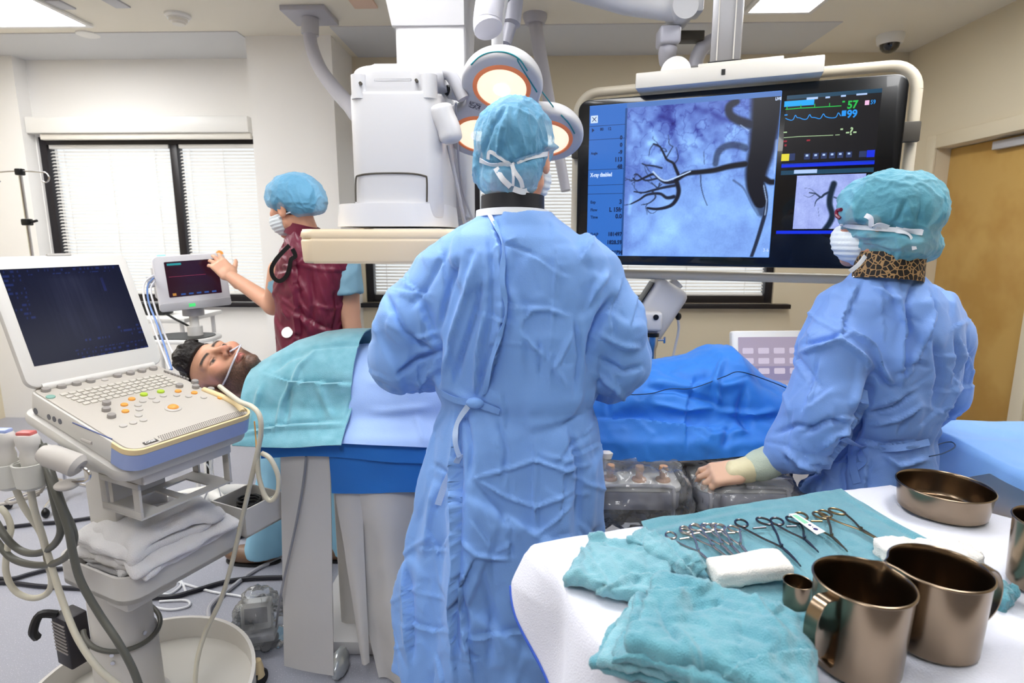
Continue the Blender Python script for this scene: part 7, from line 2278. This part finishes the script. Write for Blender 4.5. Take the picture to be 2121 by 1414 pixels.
m = MB(); v, f = text_mesh('205', .020, Matrix(((1, 0, 0, -.035), (0, 0, -1, -.0055), (0, 1, 0, -.113), (0, 0, 0, 1))), 'LEFT', .001); m.add(v, f); m.build('green_digits', em('pm_green', '#2FD86A', 1.3), pm, local=True, smooth=False)
m = MB(); m.box((-.115, .02, .133), (.035, .02, .008), bev=.002); m.build('blue_lamp', em('pm_cyan', '#8FD0FF', 1.5), pm, local=True)
m = MB(); m.ell((.137, .012, .126), (.018, .014, .016)); m.build('alarm_lamp', em('pm_amber', '#F2A24A', .9), pm, local=True)
m = MB()
m.box((-.15, .11, -.0), (.012, .10, .15), bev=.004); m.build('module_rack', m_greyp, pm, local=True)
for k, (zz, yy) in enumerate(((.03, .09), (.012, .09), (-.008, .09))):
    m = MB(); m.cyl((-.152, yy, zz), (-.185, yy, zz - .003), .008, 10); m.build('lead_plug', m_greyp, pm, local=True)
# stand
BPx = PC + fn * -.09
bx = MPm @ Vector((.0, .09, 0)); 
stn = thing('monitor_stand', 'white rolling pole stand with a small tray, under the patient monitor', 'stand', (bx.x, bx.y, 0))
m = MB(); m.cyl((bx.x, bx.y, PC.z - .13), (bx.x, bx.y, .12), .022, 18); m.build('pole', m_white, stn)
m = MB(); m.cyl((bx.x, bx.y, PC.z - .14), (bx.x, bx.y, PC.z - .175), .05, 20); m.build('mount_head', m_greyp, stn)
zt_ = U(380, 700, 2.8).z
m = MB(); m.prism([(p[0] + bx.x - .05, p[1] + bx.y - .02) for p in rrect(.34, .26, .11, 8)], zt_ - .018, zt_, bev=.005); m.cyl((bx.x, bx.y, zt_ - .05), (bx.x, bx.y, zt_ + .05), .036, 18); m.build('tray', m_white, stn)
m = MB(); m.prism([(p[0] + bx.x - .05, p[1] + bx.y - .02) for p in rrect(.29, .21, .09, 8)], zt_ + .0005, zt_ + .004); m.build('tray_mat', m_black, stn)
for k in range(5):
    a = math.radians(-38 + 72 * k); d = Vector((math.cos(a), math.sin(a), 0)); e = Vector((bx.x, bx.y, 0)) + d * .31
    m = MB(); m.tube([(bx.x, bx.y, .15), (bx.x + d.x * .12, bx.y + d.y * .12, .135), (e.x, e.y, .085)], [.034, .028, .022], 12, sx=1.2); lg = m.build('leg', m_white, stn)
    m = MB(); s_ = Vector((-d.y, d.x, 0)); m.cyl(e - s_ * .018 + Vector((0, 0, .036)), e + s_ * .018 + Vector((0, 0, .036)), .036, 18); m.build('caster', m_black, lg)
def line(name, pts, r, m, label, cat='cable', grp=None, n=8):
    P_ = smoothpath(pts, n)
    for p in P_: p.z = max(p.z, r + .001)
    return solo(MB().tube(P_, r, 8), name, m, label, cat, grp, loc=P_[0])
m_wht = mat('lead_white', '#DFE0E6', .4); m_blu = mat('lead_blue', '#6C8FD0', .4)
GL = 'leads hanging from the patient monitor'
line('monitor_lead', [U(318, 570, 2.72), U(300, 585, 2.6), U(298, 615, 2.5), U(312, 660, 2.4), U(330, 710, 2.3), U(352, 765, 2.2)], .004, m_wht, 'outer white lead hanging left of the patient monitor', grp=GL)
line('monitor_lead', [U(318, 576, 2.72), U(306, 592, 2.6), U(308, 625, 2.5), U(325, 670, 2.4), U(342, 720, 2.3), U(356, 765, 2.2)], .004, m_blu, 'blue lead hanging between the two white ones at the patient monitor', grp=GL)
line('monitor_lead', [U(320, 583, 2.72), U(312, 600, 2.62), U(322, 640, 2.5), U(340, 690, 2.4), U(360, 735, 2.25)], .004, m_wht, 'inner white lead hanging below the patient monitor side', grp=GL)
line('power_cord', [U(345, 650, 2.9), U(365, 662, 2.9), U(390, 675, 2.88), U(412, 695, 2.86), U(416, 740, 2.86), U(428, 900, 2.86), U(430, 960, 2.84), U(432, 1010, 2.8)], .006, m_black, 'black power cord curving down the pole of the patient monitor stand')
# small white side table by the window
sx_ = U(345, 655, 3.2)
tb_ = thing('side_table', 'narrow white side table by the window behind the patient monitor', 'table', (sx_.x, 3.3, 0))
m = MB(); m.box((sx_.x - .05, 3.3, sx_.z - .012), (.42, .4, .025), bev=.005); m.build('table_top', m_white, tb_)
for dx in (-.22, .12):
    for dy in (-.16, .16):
        m = MB(); m.cyl((sx_.x + dx, 3.3 + dy, sx_.z - .02), (sx_.x + dx, 3.3 + dy, 0), .012, 10); m.build('leg', m_white, tb_)
solo(MB().box((sx_.x - .1, 3.28, sx_.z + .035), (.13, .1, .068), bev=.008), 'black_case', m_black, 'small black case on the white side table behind the monitor', 'case', loc=(sx_.x - .1, 3.28, sx_.z))

# ================================================================ DRIP STAND
ip = U(52, 430, 3.1)
iv = thing('drip_stand', 'thin steel drip stand with two hooks at the far left by the window', 'drip stand', (ip.x, 3.1, 0))
zt_ = U(45, 356, 3.1).z
m = MB(); m.cyl((ip.x, 3.1, zt_), (ip.x, 3.1, .1), .009, 12); m.build('pole', m_chrome, iv)
m = MB(); m.box((ip.x, 3.1, zt_), (.035, .035, .035), bev=.006); m.build('top_clamp', m_black, iv)
z2_ = U(60, 460, 3.1).z
m = MB(); m.box((ip.x, 3.1, z2_), (.04, .04, .035), bev=.006); m.cyl((ip.x + .02, 3.1, z2_), (ip.x + .055, 3.1, z2_ + .008), .007, 10); m.build('height_clamp', m_black, iv)
for s_ in (-1, 1):
    m = MB(); pts = [(ip.x, 3.1, zt_ + .005), (ip.x + s_ * .07, 3.1, zt_ + .002), (ip.x + s_ * .13, 3.1, zt_ - .002)]
    for k in range(9):
        a = math.radians(90 - k * 28); pts.append((ip.x + s_ * (.13 + .024 * math.cos(a)), 3.1, zt_ - .028 + .026 * math.sin(a)))
    m.tube(pts, .0038, 8); m.build('hook', m_chrome, iv)
for k in range(5):
    a = 2 * PI * k / 5; m = MB(); m.tube([(ip.x, 3.1, .1), (ip.x + .26 * math.cos(a), 3.1 + .26 * math.sin(a), .05)], .012, 10); lg = m.build('leg', m_chrome, iv)
    m = MB(); m.ell((ip.x + .26 * math.cos(a), 3.1 + .26 * math.sin(a), .027), (.02, .02, .027)); m.build('caster', m_black, lg)

# ================================================================ CONTRAST INJECTOR
YI = 2.62
ij = thing('contrast_injector', 'white tilted injector head on a chrome pole behind the gowned person in the middle', 'injector', (U(1351, 740, YI).x, YI, 0))
a, b = U(1318, 700, YI), U(1392, 588, YI)
ax = (b - a).normalized(); Mj = frame((a + b) / 2, ax, Vector((-ax.z, 0, ax.x)))
m = MB(); m.box((0, 0, 0), ((b - a).length, .14, .17), M=Mj, bev=.035, seg=4); m.build('head', m_scan, ij)
m = MB(); m.box((.05, -.02, .086), (.11, .10, .004), M=Mj, bev=.001); m.build('display_strip', m_black, ij)
m = MB(); m.cyl(U(1404, 584, YI) , U(1396, 592, YI), .03, 14); m.build('nose', m_scan, ij)
m = MB(); p = U(1350, 665, YI - .09); m.box(p, (.085, .05, .085), bev=.014, seg=3); m.build('bracket', m_scan, ij)
m = MB(); p = U(1359, 657, YI - .12); m.cyl(p, p + Vector((0, .02, 0)), .012, 16); m.build('bracket_knob', m_black, ij)
p = U(1351, 690, YI - .07)
m = MB(); m.lathe([(.03, .0), (.03, -.014)], 22, Matrix.Translation(p)); m.build('collar_ring', m_black, ij)
m = MB(); m.lathe([(.028, -.014), (.027, -.05), (.02, -.075), (.02, -.12), (.016, -.121), (.016, -p.z + .06)], 22, Matrix.Translation(p)); m.build('pole', m_chrome, ij)
m = MB(); m.cyl(p + Vector((.02, 0, -.03)), p + Vector((.05, 0, -.03)), .006, 10); m.box(p + Vector((.055, 0, -.03)), (.01, .008, .03), bev=.002); m.build('clamp_screw', m_chrome, ij)
m = MB(); m.lathe([(.2, 0), (.2, .03), (.05, .06), (.02, .065)], 30, Matrix.Translation((p.x, p.y, 0))); m.build('floor_base', m_greyp, ij)
m = MB(); m.tube(smoothpath([U(1402, 652, YI), U(1406, 680, YI), U(1398, 720, YI), U(1390, 755, YI)], 8), .006, 8); m.build('cable', m_wht, ij)
m = MB(); q = U(1405, 655, YI); m.ell(q, (.014, .014, .018)); m.build('cable_plug', m_black, ij)

# ================================================================ TOUCH PANEL
YT_ = 2.38
tp = thing('touch_panel', 'white-framed touch panel with a pale mauve screen behind the gowned person at right', 'screen', U(1600, 810, YT_))
cT = U(1598, 747, YT_); 
MT = Matrix.Translation(cT) @ Matrix.Rotation(math.radians(4), 4, 'Z') @ Matrix.Rotation(math.radians(-12), 4, 'X')
def tprism(mb, poly, y0, y1, bev=0): return mb.prism(poly, -y1, -y0, M=MT @ Matrix(((1, 0, 0, 0), (0, 0, -1, 0), (0, 1, 0, 0), (0, 0, 0, 1))), bev=bev)
tprism(MB(), rrect(.33, .25, .012, 5), 0, .03, .005).build('frame', m_white, tp)
tprism(MB(), rrect(.278, .198, .003, 3), -.002, 0).build('screen', mat('tp_screen', '#8B8392', .3, emit='#9A8C9C', estr=.55), tp, smooth=False)
tprism(MB(), [(p[0], p[1] - .052) for p in rrect(.278, .06, .002, 2)], -.0025, -.0021).build('screen_footer', mat('tp_footer', '#7C7690', .3, emit='#7D7592', estr=.55), tp, smooth=False)
for r_ in range(3):
    for k in range(4):
        tprism(MB(), [(p[0] - .1 + k * .066, p[1] + .042 - r_ * .042) for p in rrect(.046, .024, .004, 2)], -.0034, -.0028).build('screen_button', mat('tp_button', '#B7AEBB', .3, emit='#B5AAB8', estr=.5), tp, smooth=False)
m = MB(); m.cyl(MT @ Vector((0, .03, -.1)), (cT.x, cT.y + .05, ZT - .05), .02, 14); m.box((cT.x, cT.y - .08, ZT - .06), (.06, .34, .03), bev=.005); m.build('arm', m_greyp, tp)

# ================================================================ CONTROL BOXES ON THE TABLE RAIL
m_peach = mat('joystick_peach', '#D9A982', .45)
m_ctl = mat('control_white', '#F3EFE8', .4)
m_ctlg = mat('control_grey', '#A2A2B0', .45)
def control(x0, x1, label, knobs, cover_label, ch=.085):
    c = Vector(((x0 + x1) / 2, 1.655, 0)); zt = .795
    w = x1 - x0
    r = thing('control_box', label, 'control box', (c.x, c.y, zt - .09), group='table side control boxes')
    T = Matrix.Translation((c.x, c.y, zt)) @ Matrix.Rotation(math.radians(2), 4, 'X')
    m = MB(); m.prism(rrect(w, .17, .03, 6), -.016, 0, M=T, bev=.005); m.build('top_shell', m_ctl, r)
    m = MB(); m.prism(rrect(w * .98, .165, .03, 6), -.075, -.016, M=T, bev=.008); m.build('lower_shell', m_ctlg, r)
    m = MB(); m.box((0, .06, -.10), (w * .7, .05, .06), M=T, bev=.005); m.build('rail_bracket', m_dark, r)
    m = MB(); hx = w / 2 - .03
    pts = smoothpath([(-hx, -.10, -.10), (-hx, -.104, -.03), (-hx, -.095, -.006), (-hx + .02, -.09, .006), (hx - .02, -.09, .006), (hx, -.095, -.006), (hx, -.104, -.03), (hx, -.10, -.10)], 5)
    m.tube([T @ p for p in pts], .0055, 10); m.build('guard_rail', mat('rail_grey', '#B5B3B8', .35), r)
    for kx, ky in knobs:
        k_ = MB(); k_.lathe([(.022, .0), (.021, .005), (.010, .007), (.011, .028), (.014, .034), (.012, .045), (0, .048)], 20, T @ Matrix.Translation((kx, ky, 0))); k_.build('joystick', m_peach, r)
    for k in range(6):
        b_ = MB(); b_.lathe([(.006, 0), (.006, .004), (0, .0045)], 12, T @ Matrix.Translation((-w * .3 + k * w * .12, .045, 0))); b_.build('push_button', m_peach if k == 3 else m_btn2, r)
    # clear plastic cover
    cn = np.array(c) + np.array([0, 0, zt - .05])
    def f(P):
        q = (P - cn)
        q = q + .014 * np.stack([vnoise(q * 20, 3), vnoise(q * 20, 4), vnoise(q * 20, 5)], -1)
        return s_box(q, (0, -.012, .012), (w / 2 + .022, .122, ch), .05)
    V, Q = sdf_mesh(f, cn - np.array([w / 2 + .07, .18, .17]), cn + np.array([w / 2 + .07, .17, .19]), .007)
    N = vnormals(V, Q); V = V + N * (.014 * facets(V, .045, 8, sharp=20) + .004 * facets(V, .014, 9, sharp=14))[:, None]
    Vk, Qk = keep(V, Q, V[:, 2] > zt - .155)
    o = np_obj('plastic_cover', Vk - cn, Qk, m_clear); o.location = cn
    tag(o, cover_label, 'plastic cover', 'clear covers on the control boxes')
    return r
xa_, xb_ = U(1238, 990, 1.655).x - .03, U(1400, 990, 1.655).x
control(xa_, xb_, 'white control box with three peach joysticks, right beside the middle gown', [(-.07, -.03), (.015, -.035), (.085, -.035)], 'crinkled clear plastic cover over the control box with three joysticks')
xc_, xd_ = U(1432, 990, 1.655).x, U(1625, 990, 1.655).x
control(xc_, xd_, 'white control box under the gloved hand of the person at right', [(.08, .02)], ch=.062, cover_label='crinkled clear plastic cover over the control box below the gloved hand')
m = MB(); p = U(1255, 955, 1.69); m.lathe([(.012, -.04), (.013, .01), (.026, .016), (.028, .034), (.02, .042), (0, .044)], 22, Matrix.Translation(p)); solo(m, 'control_lever', m_ctl, 'white mushroom-headed lever at the back of the control box beside the gown', 'lever', loc=p)

m = MB(); m.box((.47, 1.80, .70), (.78, .03, .26), bev=.006)
solo(m, 'accessory_panel', mat('panel_charcoal', '#55555E', .5), 'dark grey panel hanging below the table edge behind the two control boxes', 'panel', loc=(.47, 1.80, .57))

# ================================================================ FLOOR CLUTTER
GF = 'cables on the floor'
F = lambda L, z=.008: [Zp(x, y, z) for x, y in L]
m_cblk = mat('floor_cable_black', '#1E1F2A', .5); m_cgry = mat('floor_cable_grey', '#AEAEB6', .5)
line('floor_cable', F([(-420, 1130), (-150, 1115), (-40, 1100), (20, 1092), (80, 1085), (140, 1080), (300, 1060), (420, 1075)]), .010, m_cblk, 'short black floor cable at the left edge behind the grey loops', grp=GF)
line('floor_cable', F([(-420, 1150), (-200, 1170), (-40, 1195), (20, 1200), (60, 1190), (100, 1180), (130, 1178), (250, 1165), (330, 1180)]), .010, m_cblk, 'black floor cable left of the cart, at the height of the towel tray', grp=GF)
line('floor_cable', F([(-420, 1240), (-200, 1220), (-20, 1208), (30, 1208), (70, 1213), (110, 1216), (200, 1222), (310, 1238)]), .009, m_cblk, 'lower dark floor cable passing behind the cart column from the left', grp=GF)
line('floor_cable', F([(310, 1238), (360, 1236), (410, 1222), (470, 1205), (530, 1198), (620, 1196)]), .010, m_cblk, 'black floor cable running from the cart to the long grey shield', grp=GF)
line('floor_cable', F([(600, 1150), (530, 1180), (470, 1225), (440, 1250), (432, 1270), (440, 1290), (470, 1310)]), .009, m_cgry, 'thick pale floor cable curving in front of the brown shoe', grp=GF)
line('floor_cable', F([(600, 1225), (570, 1240), (560, 1252), (580, 1262), (600, 1258)]), .008, m_cgry, 'pale floor cable bend beside the plastic bag and the shield', grp=GF)
m_clr = mat('tubing_clear', '#E4E6EC', .25)
for i, (L, lb) in enumerate((([(330, 1212), (360, 1190), (375, 1210), (350, 1230), (330, 1222), (370, 1200), (385, 1225)], 'coiled clear tubing on the floor left of the black cable'), ([(370, 1205), (440, 1225), (500, 1235), (560, 1255)], 'clear tubing trailing along floor toward the plastic bag'), ([(300, 1252), (350, 1262), (390, 1255), (385, 1243), (330, 1245)], 'clear tubing loop lying beside the white cart column'))):
    line('floor_tubing', F(L, .006), .005, m_clr, lb, 'tubing', 'clear tubing on the floor')
line('hanging_lead', [U(440, 950, 2.3), U(438, 975, 2.3), U(432, 1010, 2.3), U(418, 1045, 2.35), U(408, 1080, 2.4)], .004, m_wht, 'thin white lead hanging behind the cart near the stand pole', 'cable')
line('hanging_lead', [U(428, 960, 2.28), U(445, 990, 2.28), U(458, 1030, 2.28), U(460, 1070, 2.28)], .0025, m_wht, 'very thin white lead curling left of the trouser leg', 'cable')
# bag with a white box on the floor
bc = Zp(535, 1330, .0)
cnb = np.array([bc.x, bc.y + .02, .10])
def fbag(P):
    q = P - cnb; q = q + .018 * np.stack([vnoise(q * 18, 3), vnoise(q * 18, 4), vnoise(q * 18, 5)], -1)
    k = 1 - .35 * np.clip(q[:, 2] / .12, -1, 1)
    return s_box(q / np.stack([k, k, k * 0 + 1], -1), (0, 0, 0), (.085, .075, .10), .05) * .7
V, Q = sdf_mesh(fbag, cnb - .17, cnb + .17, .007)
N = vnormals(V, Q); V = V + N * (.018 * facets(V, .045, 4, sharp=14) + .006 * facets(V, .018, 6, sharp=14))[:, None]
V[:, 2] = np.maximum(V[:, 2], .002)
o = np_obj('plastic_bag', V - cnb, Q, m_clear); o.location = cnb; tag(o, 'clear crinkled plastic bag on the floor beside the long grey shield', 'bag')
Mb = Matrix.Translation((bc.x - .005, bc.y + .02, .085)) @ Matrix.Rotation(.25, 4, 'Z') @ Matrix.Rotation(-.12, 4, 'X')
fp = thing('bagged_device', 'white device with grey foot standing inside the clear plastic bag', 'device', (bc.x, bc.y, 0))
m = MB(); m.box((0, 0, .02), (.11, .05, .11), M=Mb, bev=.012); m.build('case', m_white, fp)
m = MB(); m.box((0, 0, -.06), (.13, .09, .03), M=Mb, bev=.01); m.build('foot', m_greyp, fp)
m = MB(); m.box((0, -.0255, .025), (.08, .002, .06), M=Mb, bev=.0006); m.build('front_label', m_greyp, fp)
# ================================================================ LIGHT AND CAMERA
w = bpy.data.worlds.new('sky'); SC.world = w; w.use_nodes = True
nt = w.node_tree; bg = nt.nodes['Background']
bg.inputs['Color'].default_value = (.93, .97, 1, 1); bg.inputs['Strength'].default_value = 1.0
for W in (W1, W2):
    li = bpy.data.lights.new('window_portal', 'AREA'); li.shape = 'RECTANGLE'
    li.size = W[1] - W[0]; li.size_y = W[3] - W[2]; li.cycles.is_portal = True
    o = bpy.data.objects.new('window_portal', li); COL.objects.link(o)
    o.location = ((W[0] + W[1]) / 2, YB + .16, (W[2] + W[3]) / 2); o.rotation_euler = (-PI / 2, 0, 0)
cd = bpy.data.cameras.new('camera'); cam = bpy.data.objects.new('camera', cd); COL.objects.link(cam)
cd.sensor_width = 36; cd.lens = F_PX / 2121 * 36; cd.clip_start = .02
R = Matrix((RGT, UPV, -FWD)).transposed()
cam.matrix_world = Matrix.Translation(CAMP) @ R.to_4x4()
cd.dof.use_dof = True; cd.dof.focus_distance = 1.7; cd.dof.aperture_fstop = 4.5
SC.camera = cam
SC.view_settings.view_transform = 'Standard'; SC.view_settings.look = 'None'
SC.view_settings.gamma = 1; SC.view_settings.use_curve_mapping = False
SC.view_settings.exposure = .22
SC.cycles.use_denoising = True
SC.cycles.max_bounces = 8; SC.cycles.transparent_max_bounces = 24
SC.cycles.caustics_reflective = False; SC.cycles.caustics_refractive = False
SC.cycles.sample_clamp_indirect = 6
